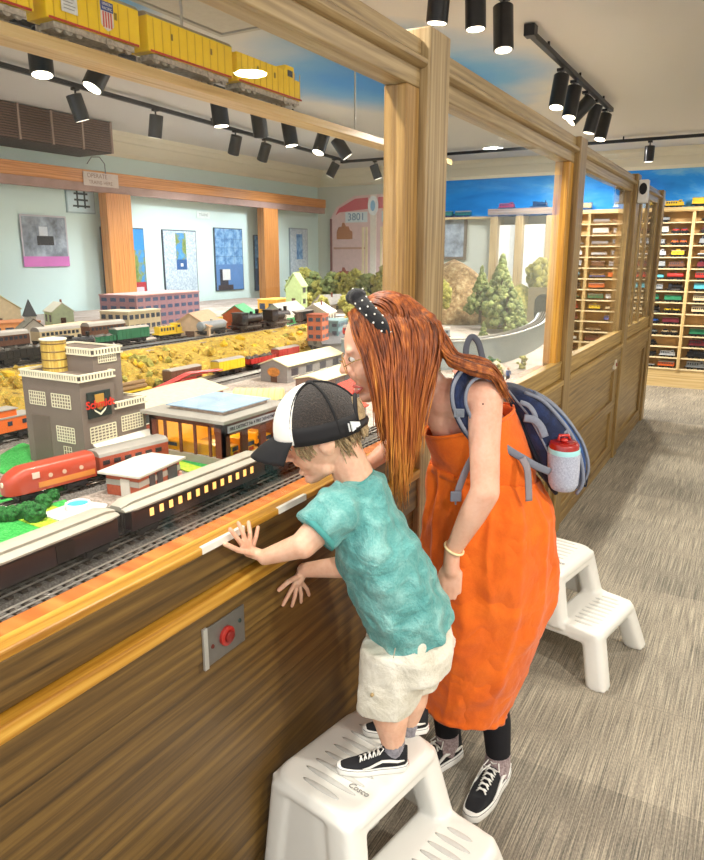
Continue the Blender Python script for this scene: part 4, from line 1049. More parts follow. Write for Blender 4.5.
m = MB(); m.prism(inn, 1, .030, .20); obj('bore', m, plain('#0c0a08', 1), t)
# curved grey roadbed wall carrying a track
cur = [V((-2.15, 3.70)), V((-1.90, 3.72)), V((-1.60, 3.86)), V((-1.42, 4.18)), V((-1.38, 4.7)), V((-1.44, 5.4)), V((-1.64, 6.32))]
def catm(P, n=8):
    out = []
    Q = [P[0]*2-P[1]]+P+[P[-1]*2-P[-2]]
    for i in range(1, len(Q)-2):
        for k in range(n):
            t_ = k/n; a, b, c_, d = Q[i-1], Q[i], Q[i+1], Q[i+2]
            out.append(.5*((2*b)+(c_-a)*t_+(2*a-5*b+4*c_-d)*t_*t_+(3*b-a-3*c_+d)*t_**3))
    out.append(P[-1]); return out
cc = catm(cur); zv = 1.115
t = thing('model_viaduct', 'curved grey concrete model viaduct behind the second window', 'viaduct', (cur[0].x, cur[0].y, Z0))
m = MB(); rows = []
for i, p in enumerate(cc):
    d = (cc[min(i+1, len(cc)-1)]-cc[max(i-1, 0)]).normalized(); n = V((-d.y, d.x)); o_ = V((cur[0].x, cur[0].y))
    a, b = p+n*.05-o_, p-n*.05-o_
    rows.append([(a.x, a.y, 0), (a.x, a.y, zv-Z0), (b.x, b.y, zv-Z0), (b.x, b.y, 0)])
m.loft(rows); obj('wall', m, plain('#98a2a4', .7, 0, .05, 20, 'grey_concrete'), t)
m = MB(); rows2 = []
for r in rows:
    b = V(r[2]); a = V(r[1]); d = (b-a).normalized(); rows2.append([b+d*.006+V((0, 0, z)) for z in (0,)]+[b-d*.004, b-d*.004+V((0, 0, .008)), b+d*.006+V((0, 0, .008))])
m.loft(rows2); obj('kerb', m, plain('#d9dcd8', .6), t)
rail_track([tuple(p) for p in cc], 'curved model track on the grey viaduct', z=zv+.012, bed=False)
for i, (k, colr) in enumerate([(3, 'red'), (9, 'red'), (15, 'grey')]):
    p = cc[k]; d = cc[k+1]-cc[k-1]
    put('streamliner', colr, (p.x, p.y, zv+.012), math.atan2(d.y, d.x), '%s passenger car on the curved viaduct, %s' % (colr, ['nearest the post', 'middle of three', 'nearest the tunnel'][i]), 'train on the grey viaduct', .85)
# low yard in front of it
rail_track([(-1.30, 2.9), (-1.55, 3.35), (-1.95, 3.60)], 'second track curving away below the viaduct')
spots = [(-1.86, 5.95, .50, 'C'), (-1.62, 5.5, .34, 'C'), (-1.98, 6.15, .62, 'C'), (-2.22, 6.3, .5, 'C'), (-2.6, 6.2, .44, 'R'), (-2.9, 6.4, .40, 'R'), (-1.80, 6.72, .42, 'R'), (-1.72, 6.6, .36, 'R'), (-1.60, 4.62, .22, 'C'), (-2.1, 6.5, .5, 'C'), (-3.2, 6.6, .45, 'C')]
whr = ['before the tunnel hill, leftmost', 'beside the viaduct bend', 'tallest on the wooded hill', 'on the left shoulder of the hill', 'against the mountain', 'at the mountain foot', 'above the tunnel arch', 'right of the tunnel arch', 'smallest, below the viaduct', 'on the mountain crest', 'behind the mountain']
for i, (x, y, h, k) in enumerate(spots):
    z = Z0 - .004 + (0, 0, .04, .06, .02, .10, .22, .12, 0, .16, .1)[i]
    tree((x, y, z), h, h*(.30 if k == 'C' else .38), PINE if k == 'C' else OLIVE, '%s model tree %s, second window' % ('blue green conifer' if k == 'C' else 'olive leafy', whr[i]), 'trees on the model mountain', 900+i*60, conical=(k == 'C'), n=190 if k == 'C' else 110)
for i, (x, y) in enumerate([(-1.14, 3.42), (-1.20, 3.72), (-1.26, 3.90), (-1.34, 4.02), (-1.18, 4.12)]):
    tree((x, y, Z0), .08, .045, [BUSH, OLIVE, PINE][i % 3], 'small scenic bush %s' % ['low left in the second window', 'beside the white figures', 'right of the white figures', 'at the viaduct wall foot', 'near the stile of the second window'][i], 'small bushes in the second window', 1500+i, n=20, name='model_bush')
for i, (x, y, c_) in enumerate([(-1.12, 3.30, 'white'), (-1.16, 3.40, 'white'), (-1.13, 3.54, 'yellow'), (-1.20, 3.60, 'white'), (-1.12, 3.66, 'blue')]):
    figurine(x, y, Z0, c_, 'model figure in %s %s the second window' % (c_, ['standing left in', 'standing second in', 'by the lamp in', 'farthest back in', 'rightmost in'][i]), 2.0)
gable('tiny cream cottage behind the second window figures', (-1.30, 3.52, Z0), .12, .14, .05, .04, .5, '#e0d4c0', '#a86a58', 'model_house', 'model house', win=2)
gable('tiny yellow hut near the second window stile', (-1.24, 3.80, Z0), .09, .10, .04, .03, .2, '#d8c06a', '#b8a488', 'model_house', 'model house', win=1)

# ================================================================== high shelf with the yellow trains, a window reflection built as solid objects
sx = -2.36; sz = 2.348
t = thing('high_shelf', 'pale wood high shelf of yellow trains, a window reflection built solid behind the glass', 'shelf', (sx, 3.0, sz-.03))
obj('shelf_board', MB().box(-.085, .09, -2.4, 2.6, .006, .03), MAPLE[1], t, bevel=.003)
obj('front_lip', MB().box(.085, .10, -2.4, 2.6, -.012, .030), MAPLE[1], t, bevel=.003)
m = MB()
for y in (-2.2, -.3, 1.3, 2.5): m.cyl((-.06, y, .03), (-.06, y, ZC-sz+.03), .006)
obj('hanger_rod', m, plain('#b8b4aa', .4, .6), t)
YW = plain('#ffd820', .4, 0, .04, 20, 'union_yellow'); GYT = plain('#a59a88', .5, 0, .1, 30, 'train_grey')
def bigcar(y, L, label, loco=False, poster=False, shield=False):
    t = thing('yellow_locomotive' if loco else 'yellow_train_car', label, 'train', (sx+.02, y, sz+.03), PI2, 'reflected yellow train built solid on the high shelf')
    W, H = .11, .19
    m = MB(); 
    for s in (-1, 1):
        cx_ = s*(L/2-.10); m.box(cx_-.07, cx_+.07, -W*.45, -W*.38, .012, .032); m.box(cx_-.07, cx_+.07, W*.38, W*.45, .012, .032); m.box(cx_-.06, cx_+.06, -W*.3, W*.3, .014, .036)
        for a in (-.045, 0, .045):
            for w_ in (-1, 1): m.cyl((cx_+a, w_*W*.30, .018), (cx_+a, w_*W*.40, .018), .018, seg=14)
    m.box(-L*.2, L*.2, -W*.4, W*.4, .012, .036)
    obj('truck', m, plain('#b5ada0', .5, 0, .35, 60, 'weathered_trucks'), t)
    if loco:
        b = MB().box(-L/2, L*.22, -W/2, W/2, .036, H*.86).box(L*.22, L*.36, -W/2, W/2, .036, H).box(L*.36, L*.49, -W*.38, W*.38, .036, H*.72)
    else: b = MB().box(-L/2, L/2, -W/2, W/2, .036, H*.9)
    obj('body', b, YW, t, bevel=.004)
    if not loco: obj('roof', MB().prism([(-W/2-.001, H*.9-.001), (-W*.35, H*.98), (0, H), (W*.35, H*.98), (W/2+.001, H*.9-.001)], 0, -L/2, L/2), GYT, t, smooth=True)
    m = MB()
    for i in range(int(L/.05)):
        x = -L/2+.03+i*.05; m.box(x, x+.004, -W/2-.0015, -W/2, .04, H*.86)
    obj('side_rib', m, plain('#dcb414', .5), t)
    m = MB(); m.box(-L*.48, L*.48, -W/2-.002, -W/2+.001, .036, .044); obj('sill_stripe', m, plain('#b8321e', .5), t)
    m = MB()
    for x in ([-.14, .02] if loco else [-.16, .13]): m.box(x*L*1.6, x*L*1.6+.012, -W/2-.002, -W/2+.001, H*.55, H*.68)
    obj('vent', m, plain('#8a7420', .5), t)
    if loco: obj('cab_window', MB().box(L*.25, L*.33, -W/2-.002, W/2+.002, H*.72, H*.88), plain('#3a3f48', .3), t)
    m = MB()
    for i in range(14 if not loco else 4): m.box(-L*.48+i*.008, -L*.48+i*.008+.003, -W/2-.003, -W/2-.001, H*.60, H*.62)
    if poster: obj('placard', MB().box(-L*.1, L*.22, -W/2-.004, -W/2-.001, H*.38, H*.86), plain('#dfe3e4', .6, 0, .1, 60), t)
    m.bm.free()
    if shield:
        p = obj('shield_emblem', MB().prism([(-.03, .155), (.03, .155), (.03, .075), (.015, .062), (0, .055), (-.015, .062), (-.03, .075)], 1, -W/2-.004, -W/2-.001), plain('#e8e4e0', .5), t)
        p.location = (L*.12, 0, 0)
        q = obj('shield_band', MB().box(-.03, .03, -W/2-.0055, -W/2-.003, .122, .155), plain('#20418e', .5), p)
        m = MB()
        for i in range(4): m.box(-.023+i*.0125, -.017+i*.0125, -W/2-.0055, -W/2-.003, .066, .12)
        obj('shield_stripe', m, plain('#d05a50', .5), p)
        text('UNION', .014, frame((0, -W/2-.006, .146), (1, 0, 0), (0, 0, 1)), plain('#f2f2f2', .5), p, ext=.0003)
        text('PACIFIC', .014, frame((0, -W/2-.006, .131), (1, 0, 0), (0, 0, 1)), plain('#f2f2f2', .5), p, ext=.0003)
    return t
ys = [onX(6, 0, sx+.07).y, onX(92, 0, sx+.07).y]
bigcar(1.56, .50, 'yellow car cut by the top left photo corner on the high shelf')
bigcar(2.08, .44, 'yellow car with blue and red striped shield on the high shelf', poster=False, shield=True)
bigcar(2.615, .54, 'plain yellow car in the middle of the high shelf train')
bigcar(3.20, .56, 'yellow locomotive at the right end of the high shelf train', loco=True)
t = thing('placard', 'small pale printed sheet on the side of the shielded yellow car', 'sign', (sx+.02+.062, 1.955, sz+.150))
obj('sheet', MB().box(0, .002, -.035, .035, -.05, .05), plain('#dfe3e4', .6, 0, .1, 60), t)
m = MB()
for i in range(8): m.box(.002, .0026, -.026, .026-.006*(i % 3), .038-i*.011, .041-i*.011)
obj('printed_lines', m, plain('#8f9698', .6), t)

# ================================================================== left wall posters
xp = XL+.012
def poster(y0, y1, z0, z1, label, layers, framec='#3a4a58', cat='poster', name='wall_poster'):
    t = thing(name, label, cat, (xp, y0, z0))
    w, h = y1-y0, z1-z0
    if framec: obj('frame', MB().box(-.012, .008, 0, w, 0, h), plain(framec, .5), t, bevel=.003)
    b = .012 if framec else 0
    for nm, (a0, a1, b0, b1), c_, d in layers:
        obj(nm, MB().box(.008, .009+d*.0012, b+(w-2*b)*a0, b+(w-2*b)*a1, b+(h-2*b)*b0, b+(h-2*b)*b1), c_ if not isinstance(c_, str) else plain(c_, .5, 0, .06, 8), t)
    return t
def photo(name, stops, sc):
    m, nt, b = newmat(name); nt.links.new(ramp(nt, noisen(nt, coords(nt), sc, 5, .65), stops), b.inputs['Base Color']); b.inputs['Roughness'].default_value = .4; return m
STEAMPH = photo('grey_steam_print', [(.3, '#5c6268'), (.5, '#8e98a4'), (.68, '#b4c0cc')], 7)
SCENE = photo('landscape_print', [(.3, '#2c6c4a'), (.45, '#8a9a4a'), (.55, '#3c8fd0'), (.7, '#64b0e6')], 6)
NEWS = photo('newsprint', [(.4, '#9db4c8'), (.55, '#cfdde6'), (.7, '#e3ecf0')], 60)
BLUEP = photo('blue_print', [(.35, '#3f74b0'), (.5, '#6fa4d4'), (.7, '#a8cde8')], 12)
poster(4.43, 4.95, 1.50, 1.98, 'small grey steam train print with pink lower border, leftmost on the wall', [('photo', (0.03, .97, .2, .97), STEAMPH, 1), ('border', (0, 1, 0, .2), '#d678c0', 0), ('margin', (0, 1, .2, 1), '#c9c4cc', 0),
    ('engine_image', (.32, .68, .42, .60), '#24262a', 2), ('smoke_image', (.38, .56, .60, .78), '#d4dae0', 2)], None)
poster(5.38, 5.98, .98, 1.90, 'colourful travel poster with red bottom behind the first orange post', [('picture', (0, 1, .36, 1), SCENE, 1), ('red_panel', (0, 1, 0, .36), '#b8303a', 0), ('pale_panel', (.06, .94, .04, .30), '#d7c6d0', 1), ('sky', (.3, 1, .75, 1), '#2f8fd8', 2)])
poster(6.27, 6.84, 1.13, 1.90, 'pale newsprint poster with a blue picture block, right of the first post', [('print', (0, 1, 0, 1), NEWS, 0), ('picture', (.36, .68, .46, .97), SCENE, 1), ('blue_block', (.36, .68, .40, .56), '#2c5f9c', 2), ('roundel', (.48, .56, .45, .50), '#e4eef2', 3)])
t = poster(7.18, 7.75, 1.16, 1.95, 'blue gridded poster with dark train image, between the orange posts', [('upper', (0, 1, .42, 1), BLUEP, 0), ('lower', (0, 1, 0, .42), '#5886c0', 0), ('train_image', (.12, .42, .08, .34), '#2a2f40', 1), ('white_smoke', (.22, .5, .16, .34), '#dfe2e0', 2), ('base_band', (.05, .6, 0, .08), '#3b3238', 2)])
for i in range(1, 4): obj('grid_line', MB().box(.0092, .0098, .01, .55, .32+.11*i, .324+.11*i), plain('#3f6a9a', .5), t)
for i in range(1, 3): obj('grid_line', MB().box(.0092, .0098, .19*i, .19*i+.004, .34, .77), plain('#3f6a9a', .5), t)
poster(8.00, 8.52, 1.13, 1.88, 'narrow blue poster showing both sides of the second orange post', [('upper', (0, 1, .4, 1), BLUEP, 0), ('lower', (0, 1, 0, .4), '#46638c', 0), ('figure_image', (.1, .4, .1, .6), '#2f3a4c', 1)])
poster(8.86, 9.34, 1.25, 2.0, 'faded pale poster nearest the far left corner', [('print', (0, 1, 0, 1), NEWS, 0), ('picture', (.35, .7, .4, .9), BLUEP, 1)], '#8fa0aa')
t = poster(4.98, 5.33, 2.02, 2.40, 'pale rounded sign with black railway track pictogram under the beam', [('panel', (0, 1, 0, 1), '#cfe8f0', 0)], '#a8c4cc', 'sign', 'track_sign')
m = MB()
for z in (.06, .12, .18, .24): m.box(.0105, .012, .09-.02*(z < .1), .26+.02*(z < .1), z, z+.018)
m.box(.0105, .012, .12, .14, .05, .27); m.box(.0105, .012, .21, .23, .05, .27)
obj('pictogram', m, plain('#3a5058', .5), t)
t = thing('hanging_sign', 'small translucent two line sign hooked on the beam at the first post', 'sign', (xo+.06, 5.0, 2.27))
obj('plate', MB().box(0, .006, .0, .44, 0, .13), plain('#cdbcb0', .4), t, bevel=.004)
text('OPERATE', .06, frame((.0068, .17, .095), (0, 1, 0), (0, 0, 1)), plain('#8a6a5c', .5), t, ext=.0004); text('TRAINS HERE', .05, frame((.0068, .21, .035), (0, 1, 0), (0, 0, 1)), plain('#8a6a5c', .5), t, ext=.0004)
obj('hook', MB().tube([(.003, .28, .13), (.003, .28, .22), (.003, .22, .28), (.003, .12, .27), (.003, .06, .20)], .005, 6), plain('#6e7a80', .4), t)
t = thing('wall_label', 'small white TRAINS lettered label above the blue gridded poster', 'sign', (XL+.002, 7.0, 2.08))
obj('plate', MB().box(0, .006, -.11, .13, -.03, .055), plain('#e3efec', .5), t); text('TRAINS', .05, frame((.0068, .01, .012), (0, 1, 0), (0, 0, 1)), plain('#8a9a9a', .5), t, ext=.0003)
# locomotive number display on the far wall
yb_ = YE-.06
t = thing('number_display', 'large arched pink and white display board numbered 3801 on the far wall', 'display board', (-5.86, yb_, 1.10))
m = MB(); m.prism([(0, 0), (0, 1.05), (.12, 1.22), (.42, 1.37), (1.5, 1.40), (1.5, 0)], 1, -.02, .02); obj('board', m, plain('#e4c4c2', .5), t)
m = MB(); m.prism([(.10, 1.10), (.16, 1.20), (.44, 1.33), (.66, 1.34), (.66, 1.18), (.16, 1.14)], 1, -.026, -.02); m.box(.83, 1.48, -.026, -.02, 1.18, 1.34); obj('red_band', m, plain('#cf5a68', .5), t)
obj('centre_column', MB().box(.70, .80, -.03, -.02, .0, 1.38), plain('#efe6da', .5), t)
e_ = obj('roundel', MB().lathe([(.085, 0), (.085, .012)], seg=28).xform(Matrix.Translation((.75, -.03, 1.22)) @ Matrix.Rotation(math.pi/2, 4, 'X') @ Matrix.Diagonal((1, 1.6, 1, 1))), plain('#f0f6f8', .4), t, smooth=True)
obj('blue_arch', MB().lathe([(.04, 0), (.04, .016)], seg=24).xform(Matrix.Translation((.75, -.03, 1.22)) @ Matrix.Rotation(math.pi/2, 4, 'X') @ Matrix.Diagonal((1, 1.9, 1, 1))), plain('#8fc3e6', .4), t, smooth=True)
for x, s in ((.46, '3801'), (1.08, '3802')):
    obj('number_plate', MB().box(x-.19, x+.19, -.028, -.02, .99, 1.14), plain('#d9e6ea', .5), t, bevel=.01)
    text(s, .15, frame((x, -.029, 1.065), (1, 0, 0), (0, 0, 1)), plain('#5c86a8', .5), t, ext=.001)
def locopic(m, x, z, s): 
    m.prism([(x-.12*s, z-.12*s), (x+.13*s, z-.12*s), (x+.13*s, z-.02*s), (x+.09*s, z), (x+.07*s, z+.05*s), (x+.03*s, z+.05*s), (x+.0, z+.10*s), (x-.03*s, z+.10*s), (x-.04*s, z+.05*s), (x-.09*s, z+.04*s), (x-.12*s, z-.03*s)], 1, -.026, -.02)
m = MB(); locopic(m, .25, .88, 1.1); obj('engine_picture', m, plain('#b5764e', .6), t)
m = MB(); locopic(m, .25, .22, 1.1); obj('engine_picture', m, plain('#a5503c', .6), t)
obj('divider', MB().box(.06, .62, -.028, -.02, .60, .63), plain('#c99a86', .5), t)
obj('side_post', MB().box(0, .035, -.03, .02, 0, 1.05), plain('#8e5a58', .5), t)
for x in (.56, .62, .87): obj('drape', MB().box(x, x+.035, -.03, -.02, 0, .92), plain('#f0dfb8', .6), t)
t = thing('orange_banner', 'orange framed banner with white lettering right of the 3801 board', 'banner', (-4.86, yb_-.05, 1.10))
obj('panel', MB().box(0, .62, -.01, .01, 0, 1.10), plain('#dd8f22', .5), t); obj('inner_panel', MB().box(.07, .62, -.016, -.01, .0, .98), plain('#e0a258', .5), t)
text('Polita', .17, frame((.27, -.018, .82), (1, 0, 0), (0, 0, 1)), plain('#efe3d2', .5), t, ext=.001); text('steme', .17, frame((.27, -.018, .60), (1, 0, 0), (0, 0, 1)), plain('#efe3d2', .5), t, ext=.001)
# tall cupboard frames and pale panels seen through the second window
t = thing('display_cupboard', 'tall pale oak cupboard frame with white panels behind the model mountain', 'cupboard', (-3.22, YE-.34, 0))
m = MB()
for x in (0, .34, .74): m.box(x, x+.10, 0, .30, 0, 2.12)
obj('post', m, OAKL[2], t, bevel=.004); obj('top_board', MB().box(-.03, .88, -.03, .32, 2.12, 2.20), OAKL[0], t, bevel=.004)
obj('white_panel', MB().box(.1, .34, .10, .12, .2, 2.0).box(.44, .74, .10, .12, .2, 2.0), plain('#e6eaea', .5), t)
obj('back', MB().box(0, .84, .26, .3, 0, 2.12), plain('#6a533a', .7), t)
poster_w = thing('wall_picture', 'dark framed picture on the far wall left of the cupboard', 'picture', (-4.0, YE-.075, 1.55))
obj('frame', MB().box(0, .36, -.015, .015, 0, .62), plain('#6a5a4a', .5), poster_w, bevel=.004); obj('photo', MB().box(.04, .32, -.018, -.015, .04, .58), STEAMPH, poster_w)
m = MB()
for i in range(7): m.box(-3.30, -3.28, 0, 0, 0, 0) if False else None
t = thing('wall_shelf', 'pale ledge along the foot of the sky mural with small trains', 'shelf', (-4.1, YE-.05, 2.12))
obj('board', MB().box(0, .88, -.16, .0, -.03, 0), MAPLE[0], t)
for i, (x, k, c_) in enumerate([(-3.95, 'boxcar', 'green'), (-3.68, 'streamliner', 'green'), (-3.05, 'diesel', 'red'), (-2.62, 'steam locomotive', 'black')]):
    z = 2.12 if x < -3.3 else 2.2
    put(k, c_, (x, YE-.14 if x < -3.3 else YE-.2, z), 0, '%s %s on the mural ledge, %s' % (c_, k, ['leftmost', 'second from left', 'above the white panels', 'above the cupboard right side'][i]), 'trains below the sky mural')

# ================================================================== the wall of shelves
SY0 = 9.57; sh0, sh1 = -2.36, .46; zb_, zt_ = .235, 2.13
t = thing('train_display_shelf', 'floor to near ceiling maple shelf wall filled with model trains', 'shelf unit', (sh0, SY0, 0))
L = sh1-sh0; nsh = 14; dzs = (zt_-zb_)/nsh
obj('plinth', MB().box(0, L, .01, .145, 0, zb_-.012), MAPLE[0], t)
obj('back_panel', MB().box(0, L, .138, .146, zb_, zt_), plain('#b3905e', .6, 0, .1, 8, 'tan_backboard'), t)
for i in range(nsh+1):
    z = zb_+i*dzs; obj('shelf_board', MB().box(0, L, 0 if i < nsh else -.03, .14, z-.012, z+(.0 if i < nsh else .035)), plain('#e3cda0', .5, 0, .05, 20, 'shelf_edge') if i < nsh else MAPLE[0], t)
for x in (0, .36, 1.56, 2.78): obj('upright', MB().box(x-.0, x+.035, -.014, .138, zb_-.01, zt_-.01), MAPLE[2], t, bevel=.002)
struct('baseboard_5', MB().box(sh1, XR, YE-.02, YE, 0, .12), MAPLE[0])
kinds = ['boxcar', 'tank car', 'caboose', 'gondola', 'diesel', 'streamliner', 'steam locomotive', 'flatcar', 'auto car', 'boxcar', 'streamliner', 'diesel']
palette = ['silver', 'grey', 'white', 'blue', 'red', 'green', 'black', 'orange', 'turquoise', 'brown', 'silver', 'cream', 'maroon', 'yellow', 'black', 'grey', 'white', 'pink']
ordn = ['top', 'second', 'third', 'fourth', 'fifth', 'sixth', 'seventh', 'eighth', 'ninth', 'tenth', 'eleventh', 'twelfth', 'thirteenth', 'bottom']
rowpal = {1: ['silver', 'silver', 'maroon', 'red', 'white'], 2: ['silver', 'silver', 'grey', 'white'], 3: ['silver', 'silver', 'white', 'red'], 4: ['brown', 'grey', 'cream', 'silver'], 5: ['turquoise', 'blue', 'turquoise', 'red', 'orange'],
          6: ['orange', 'turquoise', 'grey', 'black'], 7: ['blue', 'green', 'green', 'white'], 8: ['lime', 'cream', 'red', 'yellow'], 9: ['blue', 'maroon', 'blue', 'black'], 10: ['black', 'green', 'green', 'grey'], 11: ['brown', 'maroon', 'blue', 'brown'], 12: ['cream', 'silver', 'black', 'brown'], 13: ['grey', 'silver', 'black', 'grey'], 0: ['brown', 'maroon', 'black', 'yellow']}
rn = random.Random(21)
zone = lambda x: 'left of the left upright' if x < -2.0 else ('left of the middle upright' if x < -1.35 else ('just left of the right upright' if x < -.8 else 'right of the right upright'))
seen_labels = set()
for r in range(nsh):
    z = zt_-dzs*(r+1)+.001; items = []
    for a0, a1 in ((sh0+.045, sh0+.352), (sh0+.40, sh0+1.552), (sh0+1.60, -.42)):
        n = max(1, int((a1-a0)/.222)); w_ = (a1-a0)/n
        for q in range(n):
            if r == 0 and rn.random() < .55: continue
            if rn.random() < .05: continue
            s = min(1.04, (w_-.012)/.24)*rn.uniform(.94, 1.0)
            k = rn.choice(kinds); c_ = rn.choice(rowpal[r]) if rn.random() < .8 else rn.choice(palette)
            if items and items[-1][0] == k and items[-1][1] == c_: c_ = rn.choice(palette)
            items.append((k, c_, a0+w_*(q+.5), s))
    for j, (k, c_, xx, s) in enumerate(items):
        a = '%s %s' % (items[j-1][1], items[j-1][0]) if j else 'end post'
        b_ = '%s %s' % (items[j+1][1], items[j+1][0]) if j+1 < len(items) else 'gap'
        lab = '%s %s on %s display shelf%s between %s and %s' % (c_, k, ordn[r], '' if ordn[r] in ('top', 'bottom') else ' down', a, b_)
        if lab in seen_labels: lab = lab.replace(' between ', ', the one farther right, between ')
        seen_labels.add(lab)
        put(k, c_, (xx, SY0+.072, z), 0 if rn.random() < .6 else math.pi, lab, 'model trains on the wall of shelves', (s, 1, s*1.22))
for i, (x, k, c_, s) in enumerate([(-2.1, 'boxcar', 'yellow', 1.1), (-1.25, 'streamliner', 'white', 1.2), (-1.02, 'diesel', 'yellow', 1.0), (-.68, 'boxcar', 'yellow', 1.3), (-1.6, 'diesel', 'white', 1.1)]):
    put(k, c_, (x, SY0+.06, zt_+.036), 0, '%s %s standing on top of the shelf wall, %s' % (c_, k, ['far left', 'right above the last post', 'next to the white car', 'nearest the right photo edge', 'middle'][i]), 'trains on top of the shelf wall', s)
# ================================================================== step stools
PLAST = plain('#e9e7df', .38, 0, .015, 6, 'white_plastic', coat=.25)
GREYP = plain('#c9c8c2', .55, 0, .03, 60, 'grey_grip')
def rbox(m, x0, x1, y0, y1, z0, z1, tx=0, ty=0, r=.03, n=5, mi=None):
    """rounded-corner slab; tx,ty flare at the bottom"""
    rings = []
    for z, gx, gy in ((z0, tx, ty), ((z0+z1)/2, tx/2, ty/2), (z1-.012, 0, 0), (z1-.004, -.004, -.004), (z1, -.014, -.014)):
        ring = []
        for cx_, cy_, a0 in ((x1-r, y1-r, 0), (x0+r, y1-r, 1), (x0+r, y0+r, 2), (x1-r, y0+r, 3)):
            for k in range(n+1):
                a = (a0+k/n)*math.pi/2
                px, py = cx_+r*math.cos(a), cy_+r*math.sin(a)
                px += gx*(1 if cx_ > (x0+x1)/2 else -1); py += gy*(1 if cy_ > (y0+y1)/2 else -1); ring.append((px, py, z))
        rings.append(ring)
    return m.loft(rings, mi=mi)
def leg(m, p0, p1, a0, b0, a1, b1):
    """tapered rectangular-ish column from p0 (top) to p1 (foot)"""
    def ring(p, a, b): 
        r = []
        for k in range(16):
            t_ = 2*math.pi*k/16; c_, s_ = math.cos(t_), math.sin(t_); r.append((p[0]+a*math.copysign(abs(c_)**.6, c_), p[1]+b*math.copysign(abs(s_)**.6, s_), p[2]))
        return r
    return m.loft([ring(p1, a1, b1), ring(p0, a0, b0)])
def stool(label, x, y, rz):
    t = thing('step_stool', label, 'step stool', (x, y, 0), rz, 'white two step plastic stools')
    m = MB(); T = .40; S2 = .205; w = .19
    # x: back -.27 .. 0 is the top step, 0 .. .20 the lower step (seen from above), y: +-w
    rbox(m, -.252, .005, -w+.015, w-.015, T-.030, T, .010, .010, r=.055)
    rbox(m, -.03, .190, -w, w, S2-.030, S2, .006, .006, r=.045)
    for s in (-1, 1):
        leg(m, (-.212, s*(w-.045), T-.02), (-.232, s*(w+.005), 0), .036, .036, .028, .030)
        leg(m, (-.036, s*(w-.046), T-.02), (.008, s*(w-.016), S2-.02), .042, .038, .042, .036)
        leg(m, (.148, s*(w-.040), S2-.02), (.200, s*(w+.008), 0), .042, .042, .042, .040)
        # side apron below the lower step and down-sloping web
        m.loft([[(-.24, s*(w+.008), .165), (-.24, s*(w-.004), .165), (-.235, s*(w-.014), .235), (-.235, s*(w-.002), .235)], [(.18, s*(w+.006), .150), (.18, s*(w-.006), .150), (.17, s*(w-.012), .20), (.17, s*(w), .20)]])
        # upper side panel, between back leg and front column
        m.loft([[(-.24, s*(w+.006), .17), (-.24, s*(w-.008), .17), (.02, s*(w-.006), .17), (.02, s*(w+.006), .17)], [(-.215, s*(w-.018), T-.02), (-.215, s*(w-.03), T-.02), (-.02, s*(w-.03), T-.02), (-.02, s*(w-.018), T-.02)]])
    # front fascia of each step
    m.box(-.006, .008, -w+.03, w-.03, T-.065, T-.015); m.box(.172, .186, -w+.02, w-.02, S2-.055, S2-.015); m.box(-.255, -.242, -w+.03, w-.03, T-.06, T-.015)
    remesh('body', m, PLAST, t, .0055, 7)
    def grips(x0, x1, z, n, mm):
        for i in range(n):
            yy = -.135+.27*i/(n-1); ll = (x1-x0)*(.26 if i in (0, n-1) else .36)
            xc = (x0+x1)/2
            mm.ell((xc, yy, z), (ll, 0, 0), (0, .0085, 0), (0, 0, .0026), 20, 6)
    m = MB(); grips(-.225, -.01, T, 9, m); grips(.03, .17, S2, 9, m); obj('tread_rib', m, GREYP, t, smooth='all')
    m = MB()
    for s in (-1, 1): m.cyl((.205, s*(w+.010), -.0), (.205, s*(w+.010), .012), .024, seg=14).cyl((-.232, s*(w+.005), 0), (-.232, s*(w+.005), .012), .024, seg=14)
    obj('foot_pad', m, plain('#2a2a2c', .7), t)
    lg = text('Cosco', .022, Matrix.Translation((-.045, -.085, T+.0028)) @ Matrix.Rotation(math.radians(0), 4, 'Z'), plain('#8f8d88', .6), t, ext=.0006, font_shear=.3)
    m = MB(); m.tube([(-.19, -w-.0145+.001, .19), (-.10, -w-.014+.001, .185), (-.055, -w-.010, .20), (-.05, -w+.002, .24)], .0016, 5); obj('panel_seam', m, plain('#d0cec6', .5), t)
    return t
s1 = stool('white plastic step stool the small child in the black cap stands on', -.612, 1.288, math.radians(-10))
s2 = dup(s1, (-.52, 2.775, 0), math.radians(-11), 'empty white plastic step stool on the carpet behind the woman', 'white two step plastic stools')

# ================================================================== people
def skinmat(name, base, hi, lo):
    m, nt, b = newmat(name)
    n = noisen(nt, coords(nt), 14, 4, .6); n2 = noisen(nt, coords(nt), 120, 2, .5)
    mx = nt.nodes.new('ShaderNodeMath'); mx.operation = 'MULTIPLY_ADD'; nt.links.new(n2, mx.inputs[0]); mx.inputs[1].default_value = .25
    ml = nt.nodes.new('ShaderNodeMath'); ml.operation = 'MULTIPLY'; ml.inputs[1].default_value = .75; nt.links.new(n, ml.inputs[0]); nt.links.new(ml.outputs[0], mx.inputs[2])
    nt.links.new(ramp(nt, mx.outputs[0], [(.35, lo), (.5, base), (.65, hi)]), b.inputs['Base Color'])
    b.inputs['Roughness'].default_value = .48; b.inputs['Subsurface Weight'].default_value = .12
    b.inputs['Subsurface Scale'].default_value = .012; b.inputs['Subsurface Radius'].default_value = (1, .35, .2)
    return m
FW = -CR; SD = V((-CF.x, -CF.y, 0)).normalized(); UP = V((0, 0, 1))    # forward (image left), near side, up
def cap(m, a, b, r0, r1, n=6):
    a, b = V(a), V(b); d = b-a
    pts = [a]+[a+d*(i/n) for i in range(1, n)]+[b]; rad = [r0+(r1-r0)*i/n for i in range(n+1)]
    m.tube(pts, rad, 14); m.ball(a, r0, 14, 10); m.ball(b, r1, 14, 10); return m
